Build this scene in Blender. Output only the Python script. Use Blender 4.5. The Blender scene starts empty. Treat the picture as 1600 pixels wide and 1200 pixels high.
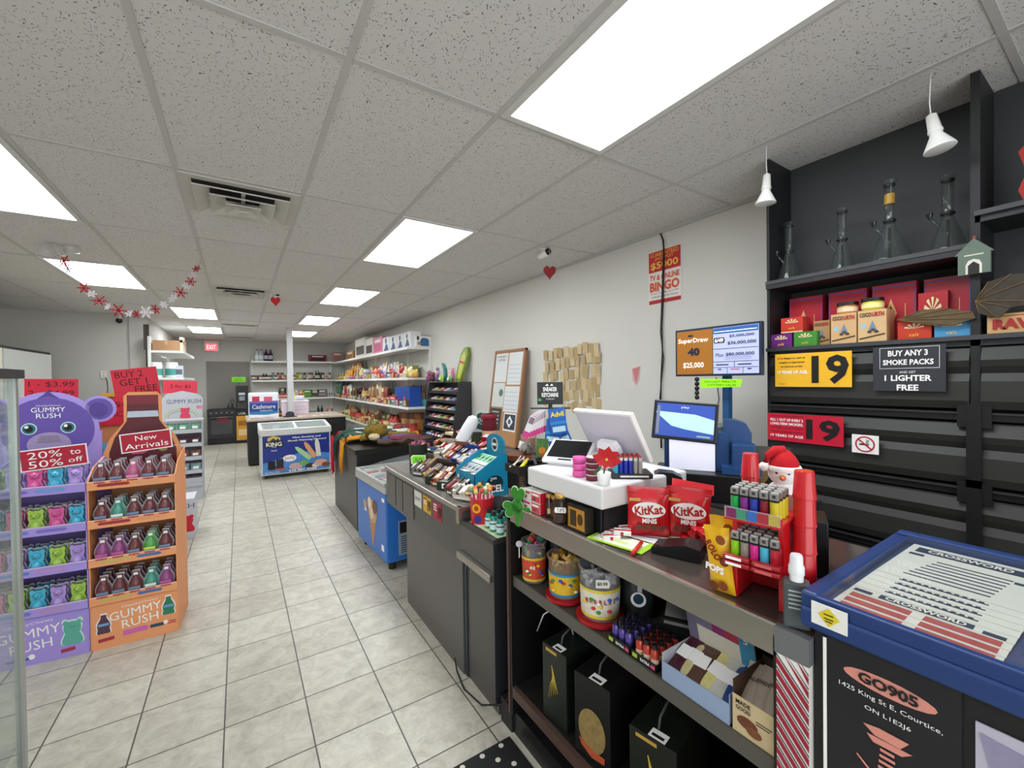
import bpy, bmesh, math, random
from math import sin, cos, pi, radians, sqrt, atan2
from mathutils import Vector, Matrix, Euler
random.seed(7)
SC = bpy.context.scene
COL = SC.collection
# ---------------------------------------------------------------- camera
CAMH = 1.556
YAW, PITCH, ROLL, FOC = 0.57527, -0.0113020588, -0.0131998184, 657.506
_fw = Vector((sin(YAW)*cos(PITCH), cos(YAW)*cos(PITCH), sin(PITCH)))
_r0 = Vector((cos(YAW), -sin(YAW), 0)); _u0 = _r0.cross(_fw)
_rr = _r0*cos(ROLL)+_u0*sin(ROLL); _uu = -_r0*sin(ROLL)+_u0*cos(ROLL)
cam_data = bpy.data.cameras.new('camera'); cam = bpy.data.objects.new('camera', cam_data); COL.objects.link(cam)
cam_data.sensor_width = 36; cam_data.lens = FOC/1600*36; cam_data.clip_start = 0.02
cam.matrix_world = Matrix(((_rr.x, _uu.x, -_fw.x, 0), (_rr.y, _uu.y, -_fw.y, 0), (_rr.z, _uu.z, -_fw.z, CAMH), (0, 0, 0, 1)))
SC.camera = cam
# ---------------------------------------------------------------- world, exposure
W = bpy.data.worlds.new('world'); SC.world = W; W.use_nodes = True
W.node_tree.nodes['Background'].inputs[0].default_value = (0.9, 0.95, 1, 1)
W.node_tree.nodes['Background'].inputs[1].default_value = 0.3
SC.view_settings.view_transform = 'Standard'; SC.view_settings.look = 'None'
SC.view_settings.gamma = 1; SC.view_settings.use_curve_mapping = False
SC.view_settings.exposure = 0.42
LAMP = 11.0       # radiance of the ceiling troffers
DAY = 80.0       # daylight through the shop front behind the camera
dl = bpy.data.lights.new('shopfront_daylight', 'AREA'); dl.shape = 'RECTANGLE'; dl.size = 5; dl.size_y = 2.0
dl.energy = DAY; dl.color = (0.93, 0.97, 1)
dlo = bpy.data.objects.new('shopfront_daylight', dl); COL.objects.link(dlo)
dlo.location = (-0.6, -2.4, 1.5); dlo.rotation_euler = (radians(90), 0, 0)

def S(c):
    if isinstance(c, str):
        c = c.lstrip('#'); c = [int(c[i:i+2], 16)/255 for i in (0, 2, 4)]
    return tuple((x/12.92 if x <= .04045 else ((x+.055)/1.055)**2.4) for x in c)
_mats = {}
def mt(c, rough=.5, metal=0., var=.06, tr=0., alpha=1., emit=0., bump=0., sc=40., ior=1.45, coat=0.):
    """procedural material: base colour with a faint noise variation"""
    k = (c, rough, metal, var, tr, alpha, emit, bump, sc, coat)
    if k in _mats: return _mats[k]
    m = bpy.data.materials.new('mat_'+str(c).strip('#')); m.use_nodes = True
    nt = m.node_tree; b = nt.nodes['Principled BSDF']; L = nt.links
    col = S(c)
    b.inputs['Base Color'].default_value = (*col, 1)
    b.inputs['Roughness'].default_value = rough; b.inputs['Metallic'].default_value = metal
    b.inputs['IOR'].default_value = ior
    if coat: b.inputs['Coat Weight'].default_value = coat
    if tr: b.inputs['Transmission Weight'].default_value = tr
    if alpha < 1: b.inputs['Alpha'].default_value = alpha
    if var or bump:
        tc = nt.nodes.new('ShaderNodeTexCoord'); n = nt.nodes.new('ShaderNodeTexNoise')
        n.inputs['Scale'].default_value = sc; n.inputs['Detail'].default_value = 3
        L.new(tc.outputs['Object'], n.inputs['Vector'])
        if var:
            mx = nt.nodes.new('ShaderNodeMix'); mx.data_type = 'RGBA'
            mx.inputs[6].default_value = (*[x*(1-var) for x in col], 1)
            mx.inputs[7].default_value = (*[min(1, x*(1+var)+var*.01) for x in col], 1)
            L.new(n.outputs['Fac'], mx.inputs[0]); L.new(mx.outputs[2], b.inputs['Base Color'])
        if bump:
            bp = nt.nodes.new('ShaderNodeBump'); bp.inputs['Strength'].default_value = bump; bp.inputs['Distance'].default_value = .004
            L.new(n.outputs['Fac'], bp.inputs['Height']); L.new(bp.outputs[0], b.inputs['Normal'])
    if emit:
        b.inputs['Emission Color'].default_value = (*col, 1); b.inputs['Emission Strength'].default_value = emit
    _mats[k] = m; return m
def glassy(c='e8f2ee', a=.12, rough=.03):
    """thin clear sheet: mostly transparent with a mirror-like surface"""
    k = ('glassy', c, a, rough)
    if k in _mats: return _mats[k]
    m = bpy.data.materials.new('clear_sheet'); m.use_nodes = True; nt = m.node_tree; L = nt.links
    for n in list(nt.nodes): nt.nodes.remove(n)
    o = nt.nodes.new('ShaderNodeOutputMaterial'); t = nt.nodes.new('ShaderNodeBsdfTransparent'); g = nt.nodes.new('ShaderNodeBsdfGlossy'); d = nt.nodes.new('ShaderNodeBsdfDiffuse')
    t.inputs[0].default_value = (*[x**.3 for x in S(c)], 1); g.inputs['Roughness'].default_value = rough
    d.inputs[0].default_value = (*S(c), 1)
    lw = nt.nodes.new('ShaderNodeLayerWeight'); lw.inputs[0].default_value = .5
    pw = nt.nodes.new('ShaderNodeMath'); pw.operation = 'POWER'; pw.inputs[1].default_value = 5; L.new(lw.outputs['Facing'], pw.inputs[0])
    fr = nt.nodes.new('ShaderNodeMath'); fr.operation = 'MULTIPLY_ADD'; fr.inputs[1].default_value = .5; fr.inputs[2].default_value = .03; L.new(pw.outputs[0], fr.inputs[0])
    m1 = nt.nodes.new('ShaderNodeMixShader'); m2 = nt.nodes.new('ShaderNodeMixShader')
    L.new(fr.outputs[0], m1.inputs[0]); L.new(t.outputs[0], m1.inputs[1]); L.new(g.outputs[0], m1.inputs[2])
    m2.inputs[0].default_value = a; L.new(m1.outputs[0], m2.inputs[1]); L.new(d.outputs[0], m2.inputs[2])
    L.new(m2.outputs[0], o.inputs[0]); _mats[k] = m; return m

WHITE = '#f2f2f0'; BLACK = '#111112'
# ---------------------------------------------------------------- geometry helpers
_txt = {}
def text_mesh(s, bold=0.0):
    k = (s, bold)
    if k in _txt: return _txt[k]
    cu = bpy.data.curves.new('t', 'FONT'); cu.body = s; cu.align_x = 'CENTER'; cu.align_y = 'CENTER'; cu.resolution_u = 2
    cu.offset = bold; cu.space_line = .8
    ob = bpy.data.objects.new('t', cu); COL.objects.link(ob)
    me = bpy.data.meshes.new_from_object(ob.evaluated_get(bpy.context.evaluated_depsgraph_get()))
    vs = [v.co.copy() for v in me.vertices]; fs = [tuple(p.vertices) for p in me.polygons]
    bpy.data.objects.remove(ob); bpy.data.curves.remove(cu); bpy.data.meshes.remove(me)
    if vs:
        x0 = min(v.x for v in vs); x1 = max(v.x for v in vs); y0 = min(v.y for v in vs); y1 = max(v.y for v in vs)
        w, h = max(x1-x0, 1e-6), max(y1-y0, 1e-6)
        vs = [((v.x-(x0+x1)/2)/w, (v.y-(y0+y1)/2)/h) for v in vs]
    else: w = h = 1
    _txt[k] = (vs, fs, w/h); return _txt[k]

class G:
    """collects faces, builds ONE mesh object. local frame: x right, y away from the viewer, z up"""
    def __init__(s): s.v = []; s.f = []; s.m = []; s.sm = []; s.slots = []; s.T = Matrix()
    def _mi(s, m):
        if m not in s.slots: s.slots.append(m)
        return s.slots.index(m)
    def add(s, vs, fs, m, smooth=False):
        o = len(s.v); T = s.T
        s.v += [T @ Vector(v) for v in vs]; k = s._mi(m)
        for f in fs: s.f.append([i+o for i in f]); s.m.append(k); s.sm.append(smooth)
        return s
    def at(s, loc=(0, 0, 0), rot=(0, 0, 0), sc=1):
        s.T = Matrix.Translation(loc) @ Euler([radians(a) for a in rot]).to_matrix().to_4x4() @ Matrix.Scale(sc, 4) if not isinstance(sc, tuple) else Matrix.Translation(loc) @ Euler([radians(a) for a in rot]).to_matrix().to_4x4() @ Matrix.Diagonal((*sc, 1))
        return s
    def box(s, x0, y0, z0, x1, y1, z1, m, b=0.):
        if b:
            bm = bmesh.new(); bmesh.ops.create_cube(bm, size=1)
            for v in bm.verts: v.co = Vector(((x0+x1)/2+v.co.x*(x1-x0), (y0+y1)/2+v.co.y*(y1-y0), (z0+z1)/2+v.co.z*(z1-z0)))
            bmesh.ops.bevel(bm, geom=bm.edges[:], offset=b, segments=2, affect='EDGES', profile=.5)
            vs = [v.co[:] for v in bm.verts]; fs = [[v.index for v in f.verts] for f in bm.faces]; bm.free()
            return s.add(vs, fs, m)
        vs = [(x, y, z) for x in (x0, x1) for y in (y0, y1) for z in (z0, z1)]
        return s.add(vs, [(0, 1, 3, 2), (4, 6, 7, 5), (0, 4, 5, 1), (2, 3, 7, 6), (0, 2, 6, 4), (1, 5, 7, 3)], m)
    def prism(s, pts, y0, y1, m, axis='y'):
        """outline in the x-z plane, pushed from y0 to y1 (axis x: outline y-z; axis z: outline x-y)"""
        n = len(pts)
        pl = {'y': lambda a, b, t: (a, t, b), 'x': lambda a, b, t: (t, a, b), 'z': lambda a, b, t: (a, b, t)}[axis]
        vs = [pl(a, b, y0) for a, b in pts]+[pl(a, b, y1) for a, b in pts]
        fs = [tuple(range(n)), tuple(range(2*n-1, n-1, -1))]+[(i, i+n, (i+1) % n+n, (i+1) % n) for i in range(n)]
        return s.add(vs, fs, m)
    def quad(s, a, b, c, d, m): return s.add([a, b, c, d], [(0, 1, 2, 3)], m)
    def rect(s, x0, z0, x1, z1, m, y=-.0008): return s.prism([(x0, z0), (x1, z0), (x1, z1), (x0, z1)], y, y+.0005, m)
    def disc(s, x, z, r, m, y=-.0008, rz=None, n=20, a0=0): return s.prism([(x+r*cos(a0+2*pi*i/n), z+(rz or r)*sin(a0+2*pi*i/n)) for i in range(n)], y, y+.0005, m)
    def lathe(s, prof, m, n=16, c=(0, 0, 0), smooth=True, cap=True):
        vs = []; k = len(prof)
        for r, z in prof:
            for i in range(n): vs.append((c[0]+r*cos(2*pi*i/n), c[1]+r*sin(2*pi*i/n), c[2]+z))
        fs = [(j*n+i, j*n+(i+1) % n, (j+1)*n+(i+1) % n, (j+1)*n+i) for j in range(k-1) for i in range(n)]
        s.add(vs, fs, m, smooth)
        if cap:
            if prof[0][0] > 1e-5: s.add(vs[:n], [tuple(range(n-1, -1, -1))], m)
            if prof[-1][0] > 1e-5: s.add(vs[-n:], [tuple(range(n))], m)
        return s
    def cyl(s, r, z0, z1, m, c=(0, 0, 0), n=16): return s.lathe([(r, z0), (r, z1)], m, n, c)
    def ball(s, r, c, m, n=12, sz=1.):
        k = n//2; return s.lathe([(max(r*sin(pi*j/k), 1e-6), -r*sz*cos(pi*j/k)) for j in range(k+1)], m, n, c, cap=False)
    def tube(s, pts, r, m, n=6):
        pts = [Vector(p) for p in pts]; vs = []; k = len(pts)
        for i, p in enumerate(pts):
            d = (pts[min(i+1, k-1)]-pts[max(i-1, 0)]).normalized()
            a = d.orthogonal().normalized() if abs(d.z) > .9 else d.cross(Vector((0, 0, 1))).normalized()
            b = d.cross(a); rr = r[i] if isinstance(r, (list, tuple)) else r
            for j in range(n): vs.append(p+a*rr*cos(2*pi*j/n)+b*rr*sin(2*pi*j/n))
        fs = [(j*n+i, j*n+(i+1) % n, (j+1)*n+(i+1) % n, (j+1)*n+i) for j in range(k-1) for i in range(n)]
        fs += [tuple(range(n-1, -1, -1)), tuple(range((k-1)*n, k*n))]
        return s.add(vs, fs, m, True)
    def text(s, t, x, z, w, m, h=None, y=-.0015, rot=0, bold=0.):
        """flat lettering of width w (height h) facing the viewer"""
        vs, fs, ar = text_mesh(t, bold)
        if h is None: h = w/ar
        c, sn = cos(radians(rot)), sin(radians(rot))
        out = [(x+a*w*c-b*h*sn, y, z+a*w*sn+b*h*c) for a, b in vs]
        return s.add(out, fs, m)
    def pillow(s, w, h, d, m, seal=.08, nx=8, nz=10, wav=0., seed=0):
        """filled bag standing on z=0, sealed along the top and bottom"""
        R = random.Random(seed); g = lambda t: max(0., 1-abs(2*t-1)**2.5)
        def P(i, j, sg):
            u, t = i/nx, j/nz
            zz = min(1, max(0, (t-seal*.6)/(1-seal*1.6)))
            y = sg*d/2*(g(u)**.6)*(sin(pi*zz)**.55 if 0 < zz < 1 else 0)
            return ((u-.5)*w*(1-.05*g(t)), y+sg*.0008+wav*sin(9*u+seed)*(t**2), t*h)
        for sg in (-1, 1):
            vs = [P(i, j, sg) for j in range(nz+1) for i in range(nx+1)]
            fs = [(j*(nx+1)+i, j*(nx+1)+i+1, (j+1)*(nx+1)+i+1, (j+1)*(nx+1)+i) for j in range(nz) for i in range(nx)]
            s.add(vs, fs, m, True)
        return s
    def obj(s, name, parent=None, loc=None, rot=None):
        me = bpy.data.meshes.new(name); me.from_pydata([v[:] for v in s.v], [], s.f)
        for m in s.slots: me.materials.append(m)
        me.polygons.foreach_set('material_index', s.m); me.polygons.foreach_set('use_smooth', s.sm); me.update()
        o = bpy.data.objects.new(name, me); COL.objects.link(o)
        if parent: o.parent = parent
        if loc is not None: o.location = loc
        if rot is not None: o.rotation_euler = [radians(a) for a in rot] if isinstance(rot, (tuple, list)) else (0, 0, radians(rot))
        return o
def fixn(o):
    bm = bmesh.new(); bm.from_mesh(o.data); bmesh.ops.recalc_face_normals(bm, faces=bm.faces); bm.to_mesh(o.data); bm.free(); return o
def tag(o, label, cat, group=None, kind=None):
    o['label'] = label; o['category'] = cat
    if group: o['group'] = group
    if kind: o['kind'] = kind
    return o
def thing(name, label, cat, loc=(0, 0, 0), rot=0, group=None, kind=None):
    o = bpy.data.objects.new(name, None); COL.objects.link(o); o.empty_display_size = .05
    o.location = loc; o.rotation_euler = [radians(a) for a in rot] if isinstance(rot, (tuple, list)) else (0, 0, radians(rot))
    return tag(o, label, cat, group, kind)
def struct(g, name): o = g.obj(name); o['kind'] = 'structure'; return o
def dup(root, loc, rot=0, label=None, group=None):
    r = root.copy(); COL.objects.link(r); r.location = loc
    r.rotation_euler = [radians(a) for a in rot] if isinstance(rot, (tuple, list)) else (0, 0, radians(rot))
    if label: r['label'] = label
    if group: r['group'] = group
    for ch in list(root.children):
        c = ch.copy(); COL.objects.link(c); c.parent = r
        for q in ch.children:
            d = q.copy(); COL.objects.link(d); d.parent = c
    return r
_C = Vector((0, 0, CAMH))
def P(a, b, x=None, y=None, z=None):
    """point of the room on the plane x=, y= or z= that the camera sees at pixel (a, b) of 1600x1200"""
    d = _fw+_rr*(a-800)/FOC+_uu*(600-b)/FOC
    s = x/d.x if x is not None else y/d.y if y is not None else (z-CAMH)/d.z
    return _C+s*d

# ---------------------------------------------------------------- the room
ZC = 2.696; XR = 2.783; YB = 13.6
X0 = .345; TX = .6096; Y0 = 1.56; TY = 1.27
def nodes_floor():
    m = bpy.data.materials.new('floor_tile'); m.use_nodes = True; nt = m.node_tree; L = nt.links; b = nt.nodes['Principled BSDF']
    g = nt.nodes.new('ShaderNodeNewGeometry'); mp = nt.nodes.new('ShaderNodeMapping'); mp.inputs['Location'].default_value = (.0821, -2.622+.3302*20, 0)
    L.new(g.outputs['Position'], mp.inputs[0])
    br = nt.nodes.new('ShaderNodeTexBrick'); br.offset = 0; br.squash = 1
    for k, v in (('Scale', 1), ('Mortar Size', .0032), ('Mortar Smooth', .1), ('Brick Width', .3302), ('Row Height', .3302), ('Bias', 0)): br.inputs[k].default_value = v
    br.inputs['Color1'].default_value = (*S('#beb9aa'), 1); br.inputs['Color2'].default_value = (*S('#cac6b8'), 1); br.inputs['Mortar'].default_value = (*S('#55504a'), 1)
    L.new(mp.outputs[0], br.inputs['Vector'])
    # random offset per tile for the stone pattern
    vm = nt.nodes.new('ShaderNodeVectorMath'); vm.operation = 'DIVIDE'; vm.inputs[1].default_value = (.3302, .3302, 1); L.new(mp.outputs[0], vm.inputs[0])
    fl = nt.nodes.new('ShaderNodeVectorMath'); fl.operation = 'FLOOR'; L.new(vm.outputs[0], fl.inputs[0])
    wn = nt.nodes.new('ShaderNodeTexWhiteNoise'); wn.noise_dimensions = '3D'; L.new(fl.outputs[0], wn.inputs[0])
    sc = nt.nodes.new('ShaderNodeVectorMath'); sc.operation = 'MULTIPLY_ADD'; sc.inputs[1].default_value = (3, 3, 3); L.new(wn.outputs['Color'], sc.inputs[0]); L.new(g.outputs['Position'], sc.inputs[2])
    n = nt.nodes.new('ShaderNodeTexNoise'); n.inputs['Scale'].default_value = 11; n.inputs['Detail'].default_value = 14; n.inputs['Roughness'].default_value = .78; n.inputs['Distortion'].default_value = .5
    L.new(sc.outputs[0], n.inputs['Vector'])
    cr = nt.nodes.new('ShaderNodeValToRGB'); e = cr.color_ramp.elements
    e[0].position = .3; e[0].color = (*S('#8f8577'), 1); e[1].position = .6; e[1].color = (1, 1, 1, 1)
    L.new(n.outputs['Fac'], cr.inputs[0])
    mx = nt.nodes.new('ShaderNodeMix'); mx.data_type = 'RGBA'; mx.blend_type = 'MULTIPLY'; mx.inputs[0].default_value = .55
    L.new(br.outputs['Color'], mx.inputs[6]); L.new(cr.outputs[0], mx.inputs[7]); L.new(mx.outputs[2], b.inputs['Base Color'])
    b.inputs['Roughness'].default_value = .42
    bp = nt.nodes.new('ShaderNodeBump'); bp.inputs['Strength'].default_value = .4; bp.inputs['Distance'].default_value = .002; bp.invert = True
    L.new(br.outputs['Fac'], bp.inputs['Height']); L.new(bp.outputs[0], b.inputs['Normal'])
    return m
def nodes_ceiling():
    m = bpy.data.materials.new('ceiling_tile'); m.use_nodes = True; nt = m.node_tree; L = nt.links; b = nt.nodes['Principled BSDF']
    g = nt.nodes.new('ShaderNodeNewGeometry')
    wv = nt.nodes.new('ShaderNodeTexNoise'); wv.inputs['Scale'].default_value = 25; wv.inputs['Detail'].default_value = 1; L.new(g.outputs['Position'], wv.inputs['Vector'])
    ad = nt.nodes.new('ShaderNodeVectorMath'); ad.operation = 'MULTIPLY_ADD'; ad.inputs[1].default_value = (.05, .05, 0); L.new(wv.outputs['Color'], ad.inputs[0]); L.new(g.outputs['Position'], ad.inputs[2])
    v = nt.nodes.new('ShaderNodeTexVoronoi'); v.inputs['Scale'].default_value = 95; L.new(ad.outputs[0], v.inputs['Vector'])
    cr = nt.nodes.new('ShaderNodeValToRGB'); e = cr.color_ramp.elements; e[0].position = .14; e[0].color = (*S('#625e5a'), 1); e[1].position = .27; e[1].color = (*S('#dbd9d6'), 1)
    L.new(v.outputs['Distance'], cr.inputs[0]); L.new(cr.outputs[0], b.inputs['Base Color'])
    bp = nt.nodes.new('ShaderNodeBump'); bp.inputs['Strength'].default_value = .5; bp.inputs['Distance'].default_value = .003
    L.new(cr.outputs[0], bp.inputs['Height']); L.new(bp.outputs[0], b.inputs['Normal']); b.inputs['Roughness'].default_value = .9
    return m
wallm = mt('#dcdad2', .6, var=.03, sc=3); wallm2 = mt('#c9c8c1', .65, var=.04, sc=3)
XL = -4.2; YF = -2.6
struct(G().box(XL, YF, -.1, XR+.1, YB+.1, 0, nodes_floor()), 'floor')
struct(G().box(XL, YF, ZC, XR+.1, YB+.1, ZC+.1, nodes_ceiling()), 'ceiling')
struct(G().box(XR, YF, 0, XR+.1, YB+.1, ZC, wallm), 'wall_right')
struct(G().box(-1.3, YB, 0, XR, YB+.1, ZC, wallm2), 'wall_back')
struct(G().box(XL, YF, 0, XL+.1, 9.25, ZC, wallm2), 'wall_left')
struct(G().box(XL+.1, 9.25, 0, -1.3, 9.35, ZC, wallm2).box(-1.4, 9.35, 0, -1.3, YB+.1, ZC, wallm2).box(-1.52, 9.242, 0, -1.5, 9.25, ZC, mt('#a5a49c')), 'wall_middle')
struct(G().box(XL, YF-.1, 0, XR, YF, .5, wallm).box(XL, YF-.1, 2.5, XR, YF, ZC, wallm), 'wall_front')
g = G(); bar = mt('#c4c2be', .5)
for i in range(-8, 4): g.box(X0+TX*i-.012, YF, ZC-.004, X0+TX*i+.012, YB, ZC, bar)
for j in range(-3, 10): g.box(XL, Y0+TY*j-.012, ZC-.0035, XR, Y0+TY*j+.012, ZC, bar)
for (i, y) in ((-1, 3.44), (-1, 5.95), (-1, 6.6)): g.box(X0+TX*i, y-.012, ZC-.0035, X0+TX*(i+1), y+.012, ZC, bar)
g.box(XR-.02, YF, ZC-.02, XR, YB, ZC, bar)
struct(g, 'trim_1')
struct(G().box(-.715, YB-.03, 0, .24, YB, 2.13, mt('#8f8a84', .6)).box(-.775, YB-.015, 0, -.715, YB, 2.16, wallm2), 'door_1')
# ceiling troffers
def troffer(i, j, label):
    x0 = X0+TX*i+.012; x1 = x0+TX-.024; y0 = Y0+TY*j+.012; y1 = y0+TY-.024
    t = thing('ceiling_light', label, 'ceiling light', ((x0+x1)/2, (y0+y1)/2, ZC), 0, 'ceiling troffers')
    w, h = (x1-x0)/2, (y1-y0)/2; g = G(); fm = mt('#d8d8d4', .4)
    for a in ((-w, -h, w, -h+.03), (-w, h-.03, w, h), (-w, -h+.03, -w+.03, h-.03), (w-.03, -h+.03, w, h-.03)): g.box(a[0], a[1], -.012, a[2], a[3], -.001, fm)
    g.obj('frame', t)
    G().box(-w+.03, -h+.03, -.008, w-.03, h-.03, -.002, mt('#f6fbff', .4, var=0, emit=LAMP)).obj('diffuser', t)
for i, j, l in ((1, -1, 'big bright ceiling light panel nearest the camera, above the cash counter'), (1, 1, 'ceiling light panel, second in the right-hand row, beside the square air vent'), (1, 3, 'ceiling light panel third in the right-hand row'), (1, 5, 'ceiling light panel fourth in the right-hand row, above the scarf counter'), (1, 7, 'ceiling light panel farthest in the right-hand row, just right of the white post'),
                (-3, 1, 'ceiling light panel cut off by the left edge, nearest in the left row'), (-3, 3, 'ceiling light panel behind the snowflake garland on the left'), (-2, 5, 'ceiling light panel third in the left row, beside the garland end'), (-2, 7, 'ceiling light panel farthest in the left row, before the exit sign'),
                (-3, -1, 'ceiling light panel above the entrance, behind the camera')):
    troffer(i, j, l)
# ================================================================ left side: display stands
TXT = mt('#f7f5f2', .5, var=0); RED = mt('#b8102c', .5, var=.03); INK = mt('#161416', .5, var=0)
def bearpts(w, h, n=40):
    """outline of a small seated bear, base at z=0"""
    key = [(0, 0), (.36, 0), (.5, .06), (.5, .2), (.42, .36), (.34, .47), (.40, .56), (.43, .68), (.40, .80), (.46, .88), (.42, .97), (.30, 1.), (.2, .94), (0, .95)]
    r = [(x*w, z*h) for x, z in key]
    return r+[(-x, z) for x, z in reversed(key[1:-1]) for x, z in [(x*w, z*h)]]
def bearpts2(w, h): 
    key = [(0, 0), (.36, 0), (.5, .06), (.5, .2), (.42, .36), (.34, .47), (.40, .56), (.43, .68), (.40, .80), (.46, .88), (.42, .97), (.30, 1.), (.2, .94), (0, .95)]
    return [(x*w, z*h) for x, z in key]+[(-x*w, z*h) for x, z in reversed(key[1:-1])]
BEARC = {'pink': '#e264a4', 'cyan': '#4fb8d8', 'lavender': '#b79be0', 'green': '#a9cf58'}
def bear_proto(c, name):
    t = thing('gummy_pouch', 'x', 'candy pouch', (0, 0, -5)); col = BEARC[c]
    g = G().prism(bearpts2(.088, .145), .013, .016, glassy('#e6e6f2', .35, .15))
    g.obj('clear_backing', t)
    g = G(); m = mt(col, .35, var=.08, coat=.3); dk = mt('#' + ''.join('%02x' % int(int(col[i:i+2], 16)*.55) for i in (1, 3, 5)), .4, var=0)
    g.at((0, .006, .002)).prism(bearpts2(.080, .134), -.002, .006, dk).prism(bearpts2(.074, .128), -.006, -.002, m)
    g.at().lathe([(.001, 0), (.022, .006), (.026, .02), (.022, .04), (.010, .052), (.001, .056)], m, 12, (0, .002, .014))
    g.lathe([(.001, 0), (.018, .008), (.022, .02), (.018, .032), (.001, .04)], m, 12, (0, .002, .076))
    g.disc(-.009, .102, .0032, dk, y=-.0225, n=8).disc(.009, .102, .0032, dk, y=-.0225, n=8).disc(0, .092, .005, dk, y=-.0225, n=8, rz=.003).rect(-.012, .082, .012, .0835, dk, y=-.020)
    g.rect(-.022, .03, .022, .038, TXT, y=-.033).rect(-.015, .022, .015, .026, dk, y=-.033)
    g.obj('bear_front', t)
    return t
BOTC = {'cola': '#6e3a3e', 'teal': '#4f9a88', 'green': '#5aa458', 'plum': '#8f4a80', 'rose': '#b05a80'}
def botpts(w, h):
    key = [(0, 0), (.42, 0), (.5, .04), (.5, .12), (.44, .24), (.5, .42), (.46, .56), (.30, .74), (.22, .84), (.21, 1), (0, 1)]
    return [(x*w, z*h) for x, z in key]+[(-x*w, z*h) for x, z in reversed(key[1:-1])]
def bottle_proto(c):
    t = thing('gummy_pouch', 'x', 'candy pouch', (0, 0, -5)); col = BOTC[c]
    G().prism(botpts(.082, .15), .008, .010, glassy('#d8d8e0', .4, .15)).obj('clear_backing', t)
    g = G().at((0, .004, .003)); m = mt(col, .3, var=.12, coat=.4)
    g.prism(botpts(.070, .138), -.004, .004, m).at()
    g.lathe([(.001, 0), (.028, .004), (.031, .02), (.027, .036), (.031, .056), (.027, .075), (.016, .098), (.010, .112), (.001, .116)], m, 12, (0, .004, .008))
    g.rect(-.01, .12, .01, .136, TXT, y=-.002)
    g.prism([(-.026, .045), (.026, .045), (.027, .06), (-.027, .06)], -.0275, -.027, mt({'cola': '#6f87a8', 'teal': '#dfe9e4', 'green': '#bfe05a', 'plum': '#c05a9c', 'rose': '#e08ab0'}[c], .5))
    g.prism([(-.024, .028), (.024, .028), (.025, .036), (-.025, .036)], -.0285, -.028, mt('#b04048', .5))
    g.obj('bottle_front', t)
    return t
bears = {c: bear_proto(c, c) for c in BEARC}; bots = {c: bottle_proto(c) for c in BOTC}
for d in (bears, bots):
    for c in d: d[c]['u'] = 0
def place(proto, loc, rot, label, group):
    if not proto.get('u'):
        proto['u'] = 1; proto.location = loc; proto.rotation_euler = (0, 0, radians(rot)); proto['label'] = label; proto['group'] = group; return proto
    return dup(proto, loc, rot, label, group)
def loc2w(o, rot, x, y, z):
    a = radians(rot); return (o[0]+x*cos(a)-y*sin(a), o[1]+x*sin(a)+y*cos(a), o[2]+z)
TRZ = [.945, .72, .495, .27]        # tray floors
def stand(name, label, loc, rot, w, col, dark, accents, d=.36):
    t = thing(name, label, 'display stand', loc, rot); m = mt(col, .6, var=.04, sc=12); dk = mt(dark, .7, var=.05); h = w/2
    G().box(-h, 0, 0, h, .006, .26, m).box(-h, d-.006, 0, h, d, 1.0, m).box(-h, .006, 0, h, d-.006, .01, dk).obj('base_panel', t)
    for s in (-1, 1):
        G().prism([(0, 0), (d, 0), (d, 1.12), (.10, 1.06), (0, .99)], s*h-.003, s*h+.003, m, 'x').obj('side_panel', t)
    for k, z in enumerate(TRZ):
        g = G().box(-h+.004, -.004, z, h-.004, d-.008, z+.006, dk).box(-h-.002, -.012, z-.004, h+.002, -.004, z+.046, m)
        g.rect(-h, z+.042, h, z+.046, mt('#e9d8d0', .6), y=-.0135)
        a1, a2 = accents[k]
        g.prism([(-h*.75, z+.013), (-h*.1, z+.013), (-h*.05, z+.02), (-h*.1, z+.03), (-h*.75, z+.03), (-h*.8, z+.02)], -.0135, -.013, mt(a1, .6))
        g.prism([(h*.1, z+.013), (h*.6, z+.013), (h*.65, z+.02), (h*.6, z+.03), (h*.1, z+.03), (h*.05, z+.02)], -.0135, -.013, mt(a2, .6))
        g.obj('tray', t)
    return t
# --- orange stand with cola-bottle pouches
OL = (-.548, 3.376, 0); OR = -3.; ow = .40
t = stand('candy_display_stand', 'orange cardboard display stand with bottle-shaped header and bottle gummy pouches', OL, OR, ow, '#eda06e', '#7b4630',
          [('#9a2f33', '#e0a071'), ('#a33036', '#e59a6c'), ('#cbb56a', '#4d6fa8'), ('#cbb56a', '#4d6fa8')])
g = G(); hp = [(x*.40, z*.50) for x, z in [(-.5, 0), (-.5, .25), (-.42, .45), (-.24, .66), (-.24, 1.0), (-.18, 1.05), (.18, 1.05), (.24, 1.0), (.24, .66), (.42, .45), (.5, .25), (.5, 0)]]
g.at((0, .27, .98)).prism(hp, 0, .006, mt('#e39a63', .6))
ip = [(x*.34, .02+z*.47) for x, z in [(-.5, 0), (-.5, .25), (-.42, .45), (-.24, .68), (-.23, 1.03), (.23, 1.03), (.24, .68), (.42, .45), (.5, .25), (.5, 0)]]
g.prism(ip, -.001, 0, mt('#5a1a22', .45, var=.15, sc=9))
g.prism([(-.078, .445), (.078, .445), (.08, .505), (-.08, .505)], -.0018, -.001, mt('#7a2530', .5)).prism([(-.080, .36), (.080, .36), (.077, .40), (-.077, .40)], -.0018, -.001, mt('#b9c3d2', .4))
g.prism([(-.06, .12), (.0, .12), (.02, .135), (0, .15), (-.06, .15)], -.0018, -.001, mt('#c65074', .5)).disc(.1, .14, .022, mt('#8f8a50', .5), y=-.0018, rz=.014)
g.text('BEST TASTE', .15, .16, .05, TXT, y=-.002); g.obj('header_card', t)
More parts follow.
